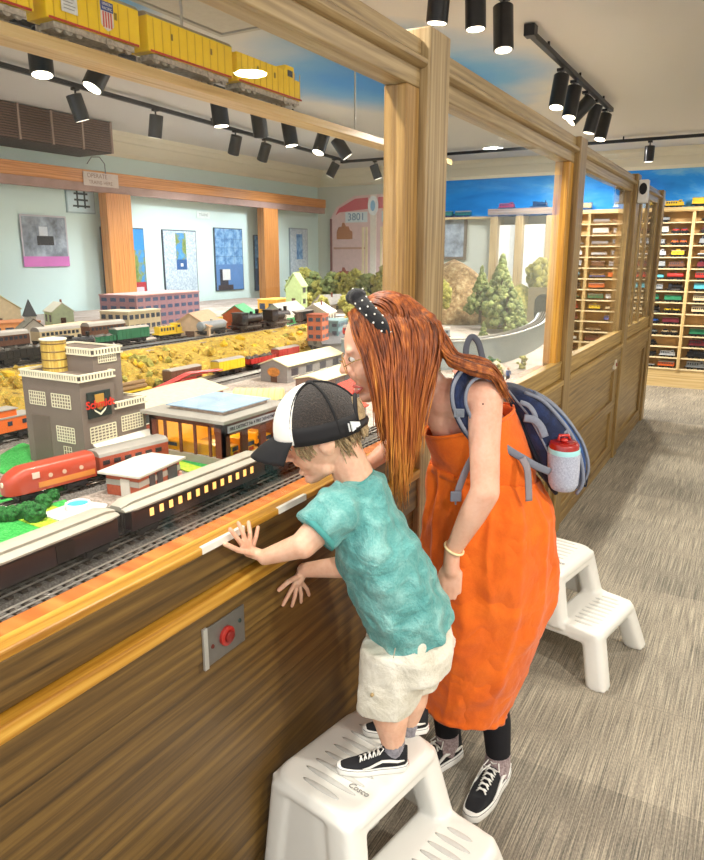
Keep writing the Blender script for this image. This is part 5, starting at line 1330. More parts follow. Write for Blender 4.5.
def tilted(ang):            # head axes pitched forward by ang
    f = FW*math.cos(ang)-UP*math.sin(ang); u = UP*math.cos(ang)+FW*math.sin(ang); return f, u
def hand(m, wrist, palm, tips, thumb, r=.006, pr=.014):
    """palm blob plus four bent fingers and a thumb"""
    wrist, palm = V(wrist), V(palm); cap(m, wrist, palm, pr*.95, pr)
    c = sum((V(t_[-1]) for t_ in tips), V())/len(tips)
    ax = (V(tips[0][-1])-V(tips[-1][-1])); ax = (ax.normalized() if ax.length > 1e-4 else V((0, 0, 1)))
    for i, ch in enumerate(tips):
        k = (i-1.5)/1.5; root = palm+ax*(-k*pr*1.0)+(c-palm).normalized()*pr*.55
        pts = [palm+ax*(-k*pr*.55), root]+[V(q) for q in ch]; rad = [r*1.25, r*1.12]+[r*(1.0-.12*j) for j in range(len(ch))]
        m.tube(pts, rad, 10); 
        for p, q in zip(pts, rad): m.ball(p, q, 10, 8)
    pts = [wrist+(palm-wrist)*.5]+[V(q) for q in thumb]; rad = [r*1.4]+[r*(1.15-.12*j) for j in range(len(thumb))]
    m.tube(pts, rad, 10)
    for p, q in zip(pts, rad): m.ball(p, q, 10, 8)
def face(m, c, f, u, s, k, smile=0):
    """skull, jaw, nose, lips, brow, ears around centre c; k scales an adult head"""
    m.ell(c, f*.096*k, s*.074*k, u*.108*k, 22, 16)
    m.ell(c+f*.030*k-u*.060*k, f*.060*k, s*.052*k, u*.060*k, 18, 12)
    cap(m, c+f*.02*k-u*.09*k+s*.03*k, c+f*.065*k-u*.108*k, .024*k, .020*k); cap(m, c+f*.02*k-u*.09*k-s*.03*k, c+f*.065*k-u*.108*k, .024*k, .020*k)
    m.ell(c+f*.074*k-u*.110*k, f*.018*k, s*.020*k, u*.016*k)
    for q in (-1, 1):
        m.ell(c+f*.056*k+s*q*.031*k-u*.044*k, f*.030*k, s*.027*k, u*.036*k)
        m.ell(c+f*.082*k+s*q*.030*k+u*.012*k, f*.012*k, s*.022*k, u*.010*k)
        m.ell(c-f*.005*k+s*q*.074*k-u*.018*k, f*.016*k, s*.010*k, u*.030*k); m.ell(c-f*.012*k+s*q*.080*k-u*.006*k, f*.020*k, s*.007*k, u*.018*k)
    cap(m, c+f*.090*k+u*.002*k, c+f*.112*k-u*.034*k, .007*k, .0105*k)
    for q in (-1, 1): m.ell(c+f*.100*k+s*q*.010*k-u*.038*k, f*.010*k, s*.008*k, u*.007*k)
    m.ell(c+f*.088*k-u*.052*k, f*.012*k, s*.020*k, u*.016*k)
    m.ell(c+f*.086*k-u*.085*k, f*.012*k, s*.020*k, u*.010*k)
def eyes(c, f, u, s, k, par, lidc, iris='#4a3a2c'):
    for q in (-1, 1):
        p = c+f*.0755*k+s*q*.030*k-u*.009*k
        e = obj('eye', MB().ell(p, f*.0135*k, s*.0135*k, u*.0095*k), plain('#f0ece6', .2), par, smooth='all')
        obj('iris', MB().ell(p+f*.011*k, f*.0045*k, s*.006*k, u*.006*k, 12, 8), plain(iris, .2), e, smooth='all')
        obj('eyebrow', MB().tube([p+u*.024*k+f*.006*k-s*q*.014*k, p+u*.029*k+f*.009*k, p+u*.023*k-f*.002*k+s*q*.016*k], [.0025*k, .0035*k, .0015*k], 6), lidc, par, smooth='all')

# ------------------------------------------------------------------ shoes
BLKC = plain('#15161b', .8, 0, .1, 90, 'black_canvas'); WHR = plain('#eeece6', .5, 0, .02, 30, 'white_rubber'); WLACE = plain('#f3f1ea', .8, 0, .03, 60, 'white_lace')
def shoe(par, heel, toe, k, side=1):
    """low canvas sneaker; heel/toe on the ground, k = length"""
    h, t_ = V(heel), V(toe); d = (t_-h); d.z = 0; d.normalize(); n = V((-d.y, d.x, 0))
    M = Matrix(((d.x, n.x, 0, h.x), (d.y, n.y, 0, h.y), (0, 0, 1, h.z), (0, 0, 0, 1)))
    def outline(x, g=0):   # half widths at station x (0 heel..1 toe)
        w = .145*(math.sin(math.pi*min(1, max(0.001, x*.93+.05)))**.38)*(1-.16*math.exp(-((x-.38)/.17)**2))
        return w
    st = [i/22 for i in range(23)]
    def ring(z, gr, zt=lambda x: 0):
        L_ = []
        for x in st: L_.append((k*(x+(gr*(x-.5)*2)), k*(outline(x)*(1 if 0 < x < 1 else .35)+gr), z+zt(x)))
        for x in st[::-1]: L_.append((k*(x+(gr*(x-.5)*2)), -k*(outline(x)*(1 if 0 < x < 1 else .35)+gr), z+zt(x)))
        return L_
    rise = lambda x: k*.03*max(0, x-.72)**1.5*4
    sole = obj('shoe_sole', MB().loft([ring(0, .012, rise), ring(k*.035, .018, rise), ring(k*.095, .014, rise), ring(k*.105, .004, rise)]).xform(M), WHR, par, smooth=True, angle=50)
    obj('sole_line', MB().loft([ring(k*.082, .0165, rise), ring(k*.088, .0165, rise)]).xform(M), plain('#23232a', .6), sole)
    hgt = lambda x: k*(.35 if x < .06 else (.37-.06*((x-.06)/.3) if x < .36 else (.31-.15*((x-.36)/.36) if x < .72 else .16-.07*((x-.72)/.28)**1.5)))
    rings = []
    for x in st:
        w = k*(outline(x)*(1 if 0 < x < 1 else .45)+.002); H = hgt(x); r = []
        for j in range(13):
            a = math.pi*j/12
            tw = .60+.40*(1-min(1, max(0, math.sin(a)))**2*.9) if x < .55 else 1
            r.append((k*x, w*math.copysign(abs(math.cos(a))**.55, math.cos(a))*tw, k*.09+rise(x)+(H-k*.09)*max(0, math.sin(a))**.62))
        rings.append(r)
    up = obj('shoe_upper', MB().loft(rings).xform(M), BLKC, par, smooth='all')
    obj('collar', MB().lathe([(k*.085, 0), (k*.105, k*.012), (k*.092, k*.03), (k*.07, k*.01)], (0, 0, 0), 20).xform(M @ Matrix.Translation((k*.17, 0, k*.335)) @ Matrix.Rotation(.12, 4, 'Y') @ Matrix.Diagonal((1.35, .72, 1, 1))), plain('#1c1d24', .8), up, smooth='all')
    for s in (-1, 1):
        pts = []
        for x, z in ((.06, .18), (.16, .185), (.27, .205), (.38, .21), (.47, .175), (.56, .135), (.66, .115)):
            pts.append((k*x, s*k*(outline(x)+.008), k*z))
        obj('side_stripe', MB().tube(pts, [k*.010, k*.020, k*.022, k*.020, k*.018, k*.016, k*.008], 8, flat=None).xform(M @ Matrix.Translation((0, 0, 0))), WHR, up, smooth='all')
    m = MB(); 
    for i in range(5):
        x = .40+i*.062; z = hgt(x)/k+.012
        m.tube([(k*x, -k*.062, k*(z-.035)), (k*(x+.012), -k*.03, k*z), (k*(x+.03), k*.03, k*(z+.002)), (k*(x+.042), k*.062, k*(z-.045))], k*.0115, 6)
        m.tube([(k*x, k*.062, k*(z-.035)), (k*(x+.012), k*.03, k*z), (k*(x+.03), -k*.03, k*(z+.002)), (k*(x+.042), -k*.062, k*(z-.045))], k*.010, 6)
    m.tube([(k*.38, 0, k*.345), (k*.35, -k*.06, k*.36), (k*.42, -k*.10, k*.30), (k*.44, -k*.03, k*.33)], k*.009, 6); m.tube([(k*.38, 0, k*.345), (k*.35, k*.06, k*.36), (k*.42, k*.10, k*.30), (k*.44, k*.03, k*.33)], k*.009, 6)
    m.tube([(k*.40, -k*.02, k*.34), (k*.46, -k*.09, k*.27), (k*.50, -k*.12, k*.20)], k*.009, 6)
    obj('laces', m.xform(M), WLACE, up, smooth='all')
    obj('heel_tab', MB().box(-k*.022, -k*.008, -k*.04, k*.04, k*.03, k*.085).xform(M), plain('#c24a48', .6), sole)
    obj('tongue', MB().box(k*.30, k*.36, -k*.05, k*.05, k*.30, k*.40).xform(M), plain('#22232a', .8), up, bevel=.003)
    return up

# ================================================================== the child
SK = skinmat('child_skin', '#ebb99b', '#f0c4a8', '#e2a98c')
KID = thing('person', 'small child in black mesh cap, teal T-shirt and white shorts standing on stool', 'person', tuple(D(385, 765, 1.74))[:2]+(.40,))
o0 = KID.location.copy()
def kp(m): return m.xform(Matrix.Translation(-o0))
hf, hu = tilted(math.radians(24)); hc = D(319, 431, 1.56)
m = MB(); face(m, hc, hf, hu, SD, .83)
neck = D(356, 481, 1.585)
ec = hc+SD*.064-hf*.010-hu*.022
m.ell(ec, hf*.017, SD*.010, hu*.024); m.ell(ec+SD*.007+hu*.004-hf*.003, hf*.020, SD*.006, hu*.019)
cap(m, hc-hf*.03-hu*.05, neck, .042, .046)
shL, shR = D(336, 512, 1.50), D(358, 500, 1.70)
elL = D(303, 545, 1.475); wrL = D(265, 557, 1.505)
elR = D(352, 566, 1.60); wrR = onX(304, 570, -.872)
cap(m, neck, D(374, 535, 1.605), .040, .055)
for a, b, c_, d in ((shL, elL, wrL, 1), (shR, elR, wrR, 2)):
    cap(m, a, b, .036, .029); cap(m, b, c_, .028, .0175)
pl = onX(249, 551, -.886)
hand(m, wrL, pl, [[onX(237, 538, -.884), onX(230, 529, -.890)], [onX(243, 533, -.884), onX(238.5, 523, -.893)], [onX(250, 533, -.884), onX(248.5, 522, -.894)], [onX(256, 537, -.884), onX(258, 527, -.893)]], [onX(238, 550, -.880), onX(225, 544, -.886)], .0056, .0135)
pr_ = onX(298, 580, -.884)
hand(m, wrR, pr_, [[onX(289, 594, -.884), onX(283, 605, -.892)], [onX(295, 596, -.884), onX(292, 606, -.892)], [onX(301, 594, -.884), onX(301, 602, -.892)], [onX(307, 589, -.884), onX(309, 595, -.892)]], [onX(288, 582, -.878), onX(279, 590, -.886)], .0056, .0135)
# legs
hpL, hpR = D(400, 645, 1.635), D(423, 638, 1.725)
knL, knR = D(389, 700, 1.665), D(412, 685, 1.79)
anL, anR = D(393, 744, 1.70), D(408, 722, 1.83)
for a, b, c_ in ((hpL, knL, anL), (hpR, knR, anR)):
    cap(m, a, b, .050, .045); cap(m, b, b.lerp(c_, .35), .044, .044); cap(m, b.lerp(c_, .35), c_, .044, .027)
cap(m, hpL, hpR, .05, .05); cap(m, D(412, 632, 1.67), D(374, 535, 1.605), .06, .055)
remesh('body', kp(m), SK, KID, .0028, 4)
m = MB()
eyes(hc-o0, hf, hu, SD, .80, KID, plain('#b89468', .8))
TEAL = None
def fabric(name, lo, mid, hi, scale=5, bm=.5, weave=240):
    m, nt, b = newmat(name); v = coords(nt); n = noisen(nt, v, scale, 5, .62, .4); w = noisen(nt, v, weave, 2, .5)
    mx = nt.nodes.new('ShaderNodeMath'); mx.operation = 'MULTIPLY_ADD'; nt.links.new(w, mx.inputs[0]); mx.inputs[1].default_value = .22
    ml = nt.nodes.new('ShaderNodeMath'); ml.operation = 'MULTIPLY'; ml.inputs[1].default_value = .78; nt.links.new(n, ml.inputs[0]); nt.links.new(ml.outputs[0], mx.inputs[2])
    nt.links.new(ramp(nt, mx.outputs[0], [(.34, lo), (.5, mid), (.66, hi)]), b.inputs['Base Color']); b.inputs['Roughness'].default_value = .85
    b.inputs['Sheen Weight'].default_value = .15
    bump(nt, b, n, bm, .02); return m
TEAL = fabric('teal_washed_cotton', '#4a918e', '#66a8a4', '#92c6c0', 16, 1.0)
def wring(c, ax, ay, n=40, fold=0, seed=0, k=5, ph=0):
    c, ax, ay = V(c), V(ax), V(ay); nn = ax.cross(ay).normalized(); r = []
    for j in range(n):
        a = 2*math.pi*j/n; w = 1+fold*(math.sin(a*k+seed+ph)*.6+.8*noise.noise(V((math.cos(a)*1.8+seed, math.sin(a)*1.8, ph*.6))))
        r.append(c+ax*math.cos(a)*w+ay*math.sin(a)*w)
    return r
def garment(rings_in, thick, name, mat, par, o_, sub=1, disp=0, sc=9, seed=0):
    """open-ended cloth tube with thickness"""
    m = MB(); m.loft([[q-o_ for q in r] for r in rings_in], False, True)
    ob = obj(name, m, mat, par, smooth='all')
    if sub: s_ = ob.modifiers.new('sub', 'SUBSURF'); s_.levels = sub; s_.render_levels = sub
    so = ob.modifiers.new('solid', 'SOLIDIFY'); so.thickness = thick; so.offset = 0
    return ob
FH = V((FW.x, FW.y, 0)).normalized()
# T-shirt: trunk + sleeves fused
m = MB()
P0, P1, P2, P3, P4 = D(356, 482, 1.585), D(360, 515, 1.595), D(378, 550, 1.61), D(398, 592, 1.635), D(413, 624, 1.665)
ax_ = (P4-P1).normalized(); acr = (ax_.cross(SD)).normalized()
if acr.dot(FH) < 0: acr = -acr
m.loft([wring(P0-ax_*.004, acr*.048, SD*.056), wring(P0+ax_*.014, acr*.066, SD*.090), wring(P1, acr*.082, SD*.118), wring(P2, acr*.094, SD*.122, fold=.03, seed=1), wring(P3, acr*.098, SD*.122, fold=.045, seed=2), wring(P4-ax_*.012, acr*.100, SD*.125, fold=.055, seed=3), wring(P4+ax_*.012, acr*.100, SD*.126, fold=.055, seed=3), wring(P4+ax_*.018+acr*.004, acr*.101, SD*.127, fold=.055, seed=3)])
for a, b, c_ in ((shL, elL, SD), (shR, elR, -SD)):
    q = a.lerp(b, .62 if c_ is SD else .5)
    m.tube([a-(b-a)*.35-c_*.03, a, a.lerp(b, .3), q], [.045, .052, .050, .049], 20); m.ball(a, .056, 18, 12); cap(m, P0+ax_*.03, a, .045, .052)
tsh = remesh('tshirt', kp(m), TEAL, KID, .005, 5)
tx = bpy.data.textures.new('cloth_wrinkles', 'CLOUDS'); tx.noise_scale = .055; tx.noise_depth = 1
dm = tsh.modifiers.new('wrinkle', 'DISPLACE'); dm.texture = tx; dm.strength = .026; dm.mid_level = .5; dm.texture_coords = 'LOCAL'
def band(c, ax, ay, w, t_, mat, name, par, o_, n=36):
    nn = V(ax).cross(V(ay)).normalized(); R = []
    for dd, g in ((-w, 1.0), (-w, 1+t_), (w, 1+t_), (w, 1.0)): R.append([V(c)+V(ax)*math.cos(2*math.pi*j/n)*g+V(ay)*math.sin(2*math.pi*j/n)*g+nn*dd-o_ for j in range(n)])
    m = MB(); m.loft(R+[R[0]], False, True); return obj(name, m, mat, par, smooth='all')
HEMT = plain('#4a9894', .9, 0, .06, 60, 'teal_hem')
tsh_c = band(P0-ax_*.004, acr*.045, SD*.056, .006, .05, HEMT, 'collar', tsh, o0)
q = shL.lerp(elL, .62); ad = (elL-shL).normalized(); a1_ = ad.cross(UP).normalized(); band(q-ad*.003, a1_*.051, ad.cross(a1_)*.051, .006, .03, HEMT, 'sleeve_hem', tsh, o0)
# shorts
SHO = fabric('off_white_cotton', '#cbc4b0', '#e2dccb', '#f0ecdf', 16, .5)
m = MB()
W0 = P4-ax_*.02
m.loft([wring(W0, acr*.090, SD*.115), wring(D(409, 640, 1.67), FH*.104, SD*.124, fold=.02), wring(D(406, 660, 1.69), FH*.106, SD*.126)])
for a, b, sd_ in ((D(396, 652, 1.62), D(386, 706, 1.655), 1), (D(421, 645, 1.745), D(411, 682, 1.79), -1)):
    dr = (b-a).normalized()
    m.loft([wring(a-dr*.02, FH*.082, SD*.068), wring(a.lerp(b, .4), FH*.080, SD*.070, fold=.04, seed=4+sd_), wring(b, FH*.072, SD*.066, fold=.05, seed=4+sd_)])
sho = remesh('shorts', kp(m), SHO, KID, .005, 4)
dm = sho.modifiers.new('wrinkle', 'DISPLACE'); dm.texture = tx; dm.strength = .012; dm.mid_level = .5; dm.texture_coords = 'LOCAL'
m = MB()
a = D(391, 632, 1.615)-o0; m.tube([D(397, 640, 1.545)-o0, D(392, 665, 1.565)-o0, D(389, 700, 1.585)-o0], .0012, 5); obj('seam', m, plain('#c2baa4', .8), sho)
m = MB()
for u, v in ((375, 662), (372, 695)): m.ball(D(u, v, 1.578)-o0, .0045, 10, 6)
obj('button', m, plain('#b59a6a', .5), sho)
# socks and shoes
SOCK = fabric('grey_sock', '#6f6c74', '#8c8890', '#a5a2a8', 90, .3)
for an, nm in ((anL, 0), (anR, 1)):
    m = MB(); m.tube([an-o0+V((0, 0, .016)), an-o0-V((0, 0, .005)), an-o0-V((0, 0, .03)), an-o0-V((0, 0, .05))+FH*.01], [.0285, .029, .027, .020], 18); obj('sock', m, SOCK, KID, smooth=True)
h1, t1 = G(407, 766, .402), G(341, 771, .402)
d = (t1-h1).normalized(); shoe(KID, h1-o0, t1-o0, .168)
h2 = anR.copy(); h2.z = .402; h2 -= d*.052
shoe(KID, h2-o0, h2+d*.17-o0, .168)
# hair
HAIRK = fabric('sandy_blond_hair', '#7a6242', '#ab9068', '#c9b084', 60, .6)
rn = random.Random(4)
m = MB(); kk = .80
m.ell(hc-hf*.006+hu*.004, hf*.096*kk, SD*.078*kk, hu*.108*kk, 24, 16)
remesh('hair', kp(m), HAIRK, KID, .006, 2)
m = MB()
for i in range(330):
    a = rn.uniform(1.35, 4.93); el = rn.uniform(-.62, .42)
    dv = (hf*math.cos(a)*.100+SD*math.sin(a)*.082)*math.cos(el)*kk+hu*math.sin(el)*.112*kk
    p = hc+dv; dn = -hu*.028*rn.uniform(.7, 1.2)+dv.normalized()*.003+SD*rn.uniform(-.006, .006)+hf*rn.uniform(-.006, .006)
    if math.cos(a) > -.25 and el < -.25: continue
    if -.42 < math.cos(a) < .34 and el < .16: continue
    m.tube([p, p+dn*.5+dv.normalized()*.003, p+dn], [.0024, .002, .0005], 5)
for i in range(40):     # side hair before the ear
    p = hc+hf*rn.uniform(.02, .07)*kk+SD*.071*kk*rn.uniform(.93, 1.0)+hu*rn.uniform(-.02, .02)
    m.tube([p, p-hu*.012+SD*.001, p-hu*.024-hf*.004], [.002, .0018, .0005], 5)
obj('hair_strands', kp(m), HAIRK, KID, smooth='all')
# cap
c0 = hc+hu*.004-hf*.004; ct, st_ = tilted(math.radians(12)); cf, cu_ = ct, st_
MESHC = fabric('black_cap_mesh', '#1a1513', '#2b231f', '#4a3d34', 300, .6)
def dome(rx, ry, rz, a0, a1, e0, e1, na=28, ne=10, off=0.0):
    R = []
    for j in range(ne+1):
        e = e0+(e1-e0)*j/ne; R.append([c0+cf*rx*math.cos(e)*math.cos(a0+(a1-a0)*i/na)+SD*ry*math.cos(e)*math.sin(a0+(a1-a0)*i/na)+cu_*(rz*math.sin(e)-.002) for i in range(na+1)])
    return R
def shell(nm, rings, mat, par, th=.0025):
    m = MB(); m.loft([[q-o0 for q in r] for r in rings], False, False); o_ = obj(nm, m, mat, par, smooth='all')
    s_ = o_.modifiers.new('solid', 'SOLIDIFY'); s_.thickness = th; s_.offset = 1; return o_
RX, RY, RZ = .098, .083, .104
CAP = shell('cap_crown', dome(RX, RY, RZ, .95, 5.33, -.05, 1.52, 40, 12), MESHC, KID)
shell('front_panel', dome(RX+.003, RY+.003, RZ+.003, -1.02, 1.02, -.05, 1.50, 24, 12), plain('#f0ede6', .7), CAP)
shell('trim_band', dome(RX+.002, RY+.002, RZ+.001, .98, 2.62, -.10, .28, 24, 3), plain('#141215', .8), CAP)
shell('trim_band', dome(RX+.002, RY+.002, RZ+.001, 3.66, 5.30, -.10, .28, 24, 3), plain('#141215', .8), CAP)
for ph_ in (.98, 2.05, 3.14, 4.23, 5.30):
    m = MB(); m.tube([c0+cf*(RX+.002)*math.cos(e)*math.cos(ph_)+SD*(RY+.002)*math.cos(e)*math.sin(ph_)+cu_*((RZ+.002)*math.sin(e)) for e in [(.30 if ph_ == 3.14 else -.02)+1.5*i/10*(.85 if ph_ == 3.14 else 1) for i in range(11)]], .0032, 6); obj('seam', kp(m), plain('#0f0d10', .8), CAP, smooth='all')
obj('top_button', kp(MB().ell(c0+cu_*(RZ+.002), cf*.009, SD*.009, cu_*.005)), plain('#0f0d10', .7), CAP, smooth='all')
# adjuster opening at the back: arch of hair plus strap
m = MB(); R = []
for j in range(9):
    a = math.pi*j/8; R.append(c0-cf*(RX*1.0)*math.cos(.38*math.sin(a))*math.cos(.52*math.cos(a))+SD*(RY+.002)*math.sin(.52*math.cos(a))*1.0+cu_*(.058*math.sin(a)+.0))
m.tube(R, .005, 8); obj('opening_trim', kp(m), plain('#141215', .8), CAP, smooth='all')
m = MB(); m.ell(c0-cf*(RX-.018)+cu_*.018, cf*.026, SD*.040, cu_*.040, 16, 12)
for i in range(120):
    q = rn.uniform(-1, 1); z = rn.uniform(-.01, .05); p = c0-cf*(RX+.002)*math.sqrt(max(.1, 1-q*q*.2))+SD*.040*q*(1-max(0, z)*12)+cu_*z
    m.tube([p, p-cu_*.014-cf*.004, p-cu_*.028-cf*.001], [.0025, .002, .0006], 5)
obj('hair_tuft', kp(m), HAIRK, KID, smooth='all')
m = MB(); R = [c0+cf*(RX+.004)*math.cos(a)+SD*(RY+.004)*math.sin(a)-cu_*.0 for a in [2.40+1.48*i/10 for i in range(11)]]
m.tube(R, .009, 8, flat=1, fdir=tuple(cu_)); obj('strap', kp(m), plain('#1a191c', .6), CAP, smooth='all')
a = 2.42; pp = c0+cf*(RX+.010)*math.cos(a)+SD*(RY+.012)*math.sin(a)+cu_*.006
m = MB(); tn = (-cf*math.sin(a)*RX+SD*math.cos(a)*RY).normalized()
mm = frame(pp, tn, cu_); m.prism([(-.011, -.010), (-.011, .012), (.013, .004), (.013, -.004)], 2, -.002, .0015); m.xform(mm); obj('white_tag', kp(m), plain('#eef2f2', .6), CAP)
m = MB(); m.box(-.0035, -.0015, -.008, .010, -.001, .002); m.xform(frame(pp-tn*.016, tn, cu_)); obj('size_tag', kp(m), plain('#e4e4e2', .6), CAP)
# brim
m = MB(); R = []
for j in range(9):
    q = j/8; ring = []
    for i in range(15):
        a = -1.0+2.0*i/14; ext_ = .062*math.cos(a*1.25)**.6*q if abs(a) < 1.2 else 0
        ring.append(c0+cf*((RX+.002)*math.cos(a)+ext_)+SD*(RY+.002)*math.sin(a)*(1+.02*q)-cu_*(.002+.010*q+.026*q*(math.sin(a)**2)+.018*q*q))
    R.append(ring)
brim = shell('brim', R, plain('#131216', .7), CAP, .004)
# ================================================================== the woman
SKW = skinmat('woman_skin', '#e8b196', '#eebca3', '#dfa286')
LADY = thing('person', 'smiling woman in orange sundress, pearl headband and glasses bending toward the glass', 'person', tuple((G(497, 780)*0+G(480, 775, 0))[:2])+(0,))
w0 = LADY.location.copy()
def kw(m): return m.xform(Matrix.Translation(-w0))
hf, hu = tilted(math.radians(15)); HC = D(384, 345, 1.70)
m = MB(); face(m, HC, hf, hu, SD, 1.0)
nk = D(436, 400, 1.77)
cap(m, HC-hf*.03-hu*.05, nk, .052, .056)
ch_ = D(458, 412, 1.80); cap(m, nk, ch_, .06, .082); cap(m, ch_, D(492, 455, 1.88), .084, .09)
sL = D(484, 398, 1.675); sR = D(438, 405, 1.96)
cap(m, D(448, 400, 1.74), sL, .055, .046); cap(m, ch_, sR, .07, .045)
cap(m, D(445, 416, 1.76), D(452, 430, 1.79), .048, .050)
eL = D(485, 492, 1.655); wL = D(452, 552, 1.735)
cap(m, sL, sL.lerp(eL, .5), .046, .037); cap(m, sL.lerp(eL, .5), eL, .037, .034); cap(m, eL, eL.lerp(wL, .35), .035, .033); cap(m, eL.lerp(wL, .35), wL, .033, .020)
pw_ = D(451, 570, 1.742)
hand(m, wL, pw_, [[D(444, 584, 1.75), D(443, 594, 1.755)], [D(449, 587, 1.748), D(448.5, 599, 1.755)], [D(454, 587, 1.745), D(454, 598, 1.752)], [D(459, 584, 1.742), D(459, 592, 1.748)]], [D(442, 572, 1.752), D(439, 582, 1.757)], .0082, .021)
eR = D(404, 436, 1.97); wR = D(372, 462, 1.895)
cap(m, sR, eR, .042, .034); cap(m, eR, wR, .033, .021)
hand(m, wR, D(364, 466, 1.88), [[D(356, 464, 1.875), D(350, 468, 1.87)], [D(357, 467, 1.87), D(351, 471, 1.865)], [D(359, 470, 1.868), D(353, 474, 1.862)], [D(361, 473, 1.866), D(356, 477, 1.86)]], [D(366, 474, 1.87), D(361, 480, 1.865)], .0078, .019)
remesh('body', kw(m), SKW, LADY, .0045, 5)
eyes(HC-w0, hf, hu, SD, 1.0, LADY, plain('#9a5a34', .8))
LIPS = plain('#c4605a', .4, name='lips')
m = MB()
for dz_, th in ((-.079, .0036), (-.093, .0045)):
    m.tube([HC+hf*(.0745)+SD*.030-hu*(.083), HC+hf*.091+SD*.014+hu*dz_, HC+hf*.0965+hu*dz_, HC+hf*.091-SD*.014+hu*dz_, HC+hf*.0745-SD*.030-hu*.083], [.001, th, th*1.1, th, .001], 8)
obj('lips', kw(m), LIPS, LADY, smooth='all')
m = MB(); m.tube([HC+hf*.082+SD*.020-hu*.0855, HC+hf*.0945-hu*.086, HC+hf*.082-SD*.020-hu*.0855], .0042, 8); obj('teeth', kw(m), plain('#f4f0ea', .3), LADY, smooth='all')
m = MB(); 
for q, (u, v) in enumerate(((483, 404), (484, 416), (481, 412))):
    p = D(u, v, 1.675); dd = (p-CAM).normalized(); m.ball(p-dd*(.0395 if q else .044), .0022, 8, 6)
obj('mole', kw(m), plain('#6e4030', .7), LADY)
# glasses
m = MB(); GOLD = plain('#d9b06a', .25, .8, .05, 50, 'thin_gold_wire')
for q in (-1, 1):
    c = HC+hf*.103+SD*q*.031-hu*.018; n_ = (hf+SD*q*.16).normalized(); a_ = n_.cross(hu).normalized()
    m.tube([c+a_*.023*math.cos(t_)+hu*.021*math.sin(t_) for t_ in [2*math.pi*i/24 for i in range(25)]], .0011, 6, cap=False)
    m.tube([c+SD*q*.023, HC+hf*.078+SD*q*.068-hu*.010, HC+hf*.0+SD*q*.080-hu*.004, HC-hf*.012+SD*q*.080-hu*.018], .0011, 6)
m.tube([HC+hf*.108+SD*.009-hu*.013, HC+hf*.114-hu*.009, HC+hf*.108-SD*.009-hu*.013], .0011, 6)
obj('eyeglasses', kw(m), GOLD, LADY, smooth='all')
# headband with pearls
VELV = fabric('black_velvet', '#08080b', '#0e0e13', '#1b1b22', 90, .3)
def band_pt(t_):        # t_ from near ear (0) over the head (1) to the far ear (2)
    a = math.pi*t_/2; return HC+SD*math.cos(a)*.088+(hu*.124*math.sin(a)+hf*(-.036+.068*math.sin(a)))-hu*.0
m = MB(); P = [band_pt(.02+1.96*i/24) for i in range(25)]
m.tube(P, [.015+.004*math.sin(math.pi*i/24) for i in range(25)], 14); kn = band_pt(.93)
m.ell(kn+hf*.004+hu*.006, hf*.026, SD*.024, hu*.019); m.ell(kn+hf*.0+SD*.022+hu*.004, hf*.020, SD*.016, hu*.020)
hb = remesh('headband', kw(m), VELV, LADY, .004, 3)
m = MB(); rn = random.Random(2)
for i in range(8):
    for k in (-1, 0, 1):
        t_ = .12+i*.115+(.045 if k == 0 else 0); p = band_pt(t_); r_ = .015+.004*math.sin(math.pi*t_/2)
        out = (p-HC).normalized(); tn = (band_pt(t_+.02)-p).normalized(); sd_ = out.cross(tn).normalized()
        q = out*math.cos(k*.95)+sd_*math.sin(k*.95); m.ball(p+q*(r_-.0004+(.006 if i > 6 else 0)), .0025, 8, 6)
obj('pearl_beads', kw(m), plain('#f4efe4', .2), hb, smooth='all')
# hair
def hairmat(nm='auburn_hair', g=1.):
    m, nt, b = newmat(nm); v = coords(nt); n = noisen(nt, coords(nt, (75, 75, 9)), 1, 3, .6)
    sx_ = nt.nodes.new('ShaderNodeSeparateXYZ'); nt.links.new(v, sx_.inputs[0])
    mr = nt.nodes.new('ShaderNodeMapRange'); nt.links.new(sx_.outputs[2], mr.inputs[0]); mr.inputs[1].default_value = 1.42; mr.inputs[2].default_value = 1.10; mr.inputs[3].default_value = -.12; mr.inputs[4].default_value = .20
    ad = nt.nodes.new('ShaderNodeMath'); ad.operation = 'ADD'; nt.links.new(n, ad.inputs[0]); nt.links.new(mr.outputs[0], ad.inputs[1])
    nt.links.new(ramp(nt, ad.outputs[0], [(.22, '#5e2b12'), (.42, '#8f491f'), (.58, '#b4662c'), (.80, '#dc963e')]), b.inputs['Base Color'])
    b.inputs['Roughness'].default_value = .5; b.inputs['Specular IOR Level'].default_value = .45; return m
HAIRW = hairmat()
def shade(m, k, nm):
    m2 = m.copy(); m2.name = nm
    for n in m2.node_tree.nodes:
        if n.type == 'VALTORGB':
            for e in n.color_ramp.elements: e.color = tuple(min(1, c*q) for c, q in zip(e.color[:3], k))+(1,)
    return m2
HAIRD = shade(HAIRW, (.45, .40, .40), 'dark_auburn_hair'); HAIRG = shade(HAIRW, (1.35, 1.55, 1.5), 'golden_auburn_hair')
def spline(P, n):
    P = [V(p) for p in P]; out = []; Q = [P[0]*2-P[1]]+P+[P[-1]*2-P[-2]]
    for i in range(1, len(Q)-2):
        for k in range(n):
            t_ = k/n; a, b, c_, d = Q[i-1], Q[i], Q[i+1], Q[i+2]
            out.append(.5*((2*b)+(c_-a)*t_+(2*a-5*b+4*c_-d)*t_*t_+(3*b-a-3*c_+d)*t_**3))
    return out+[P[-1]]
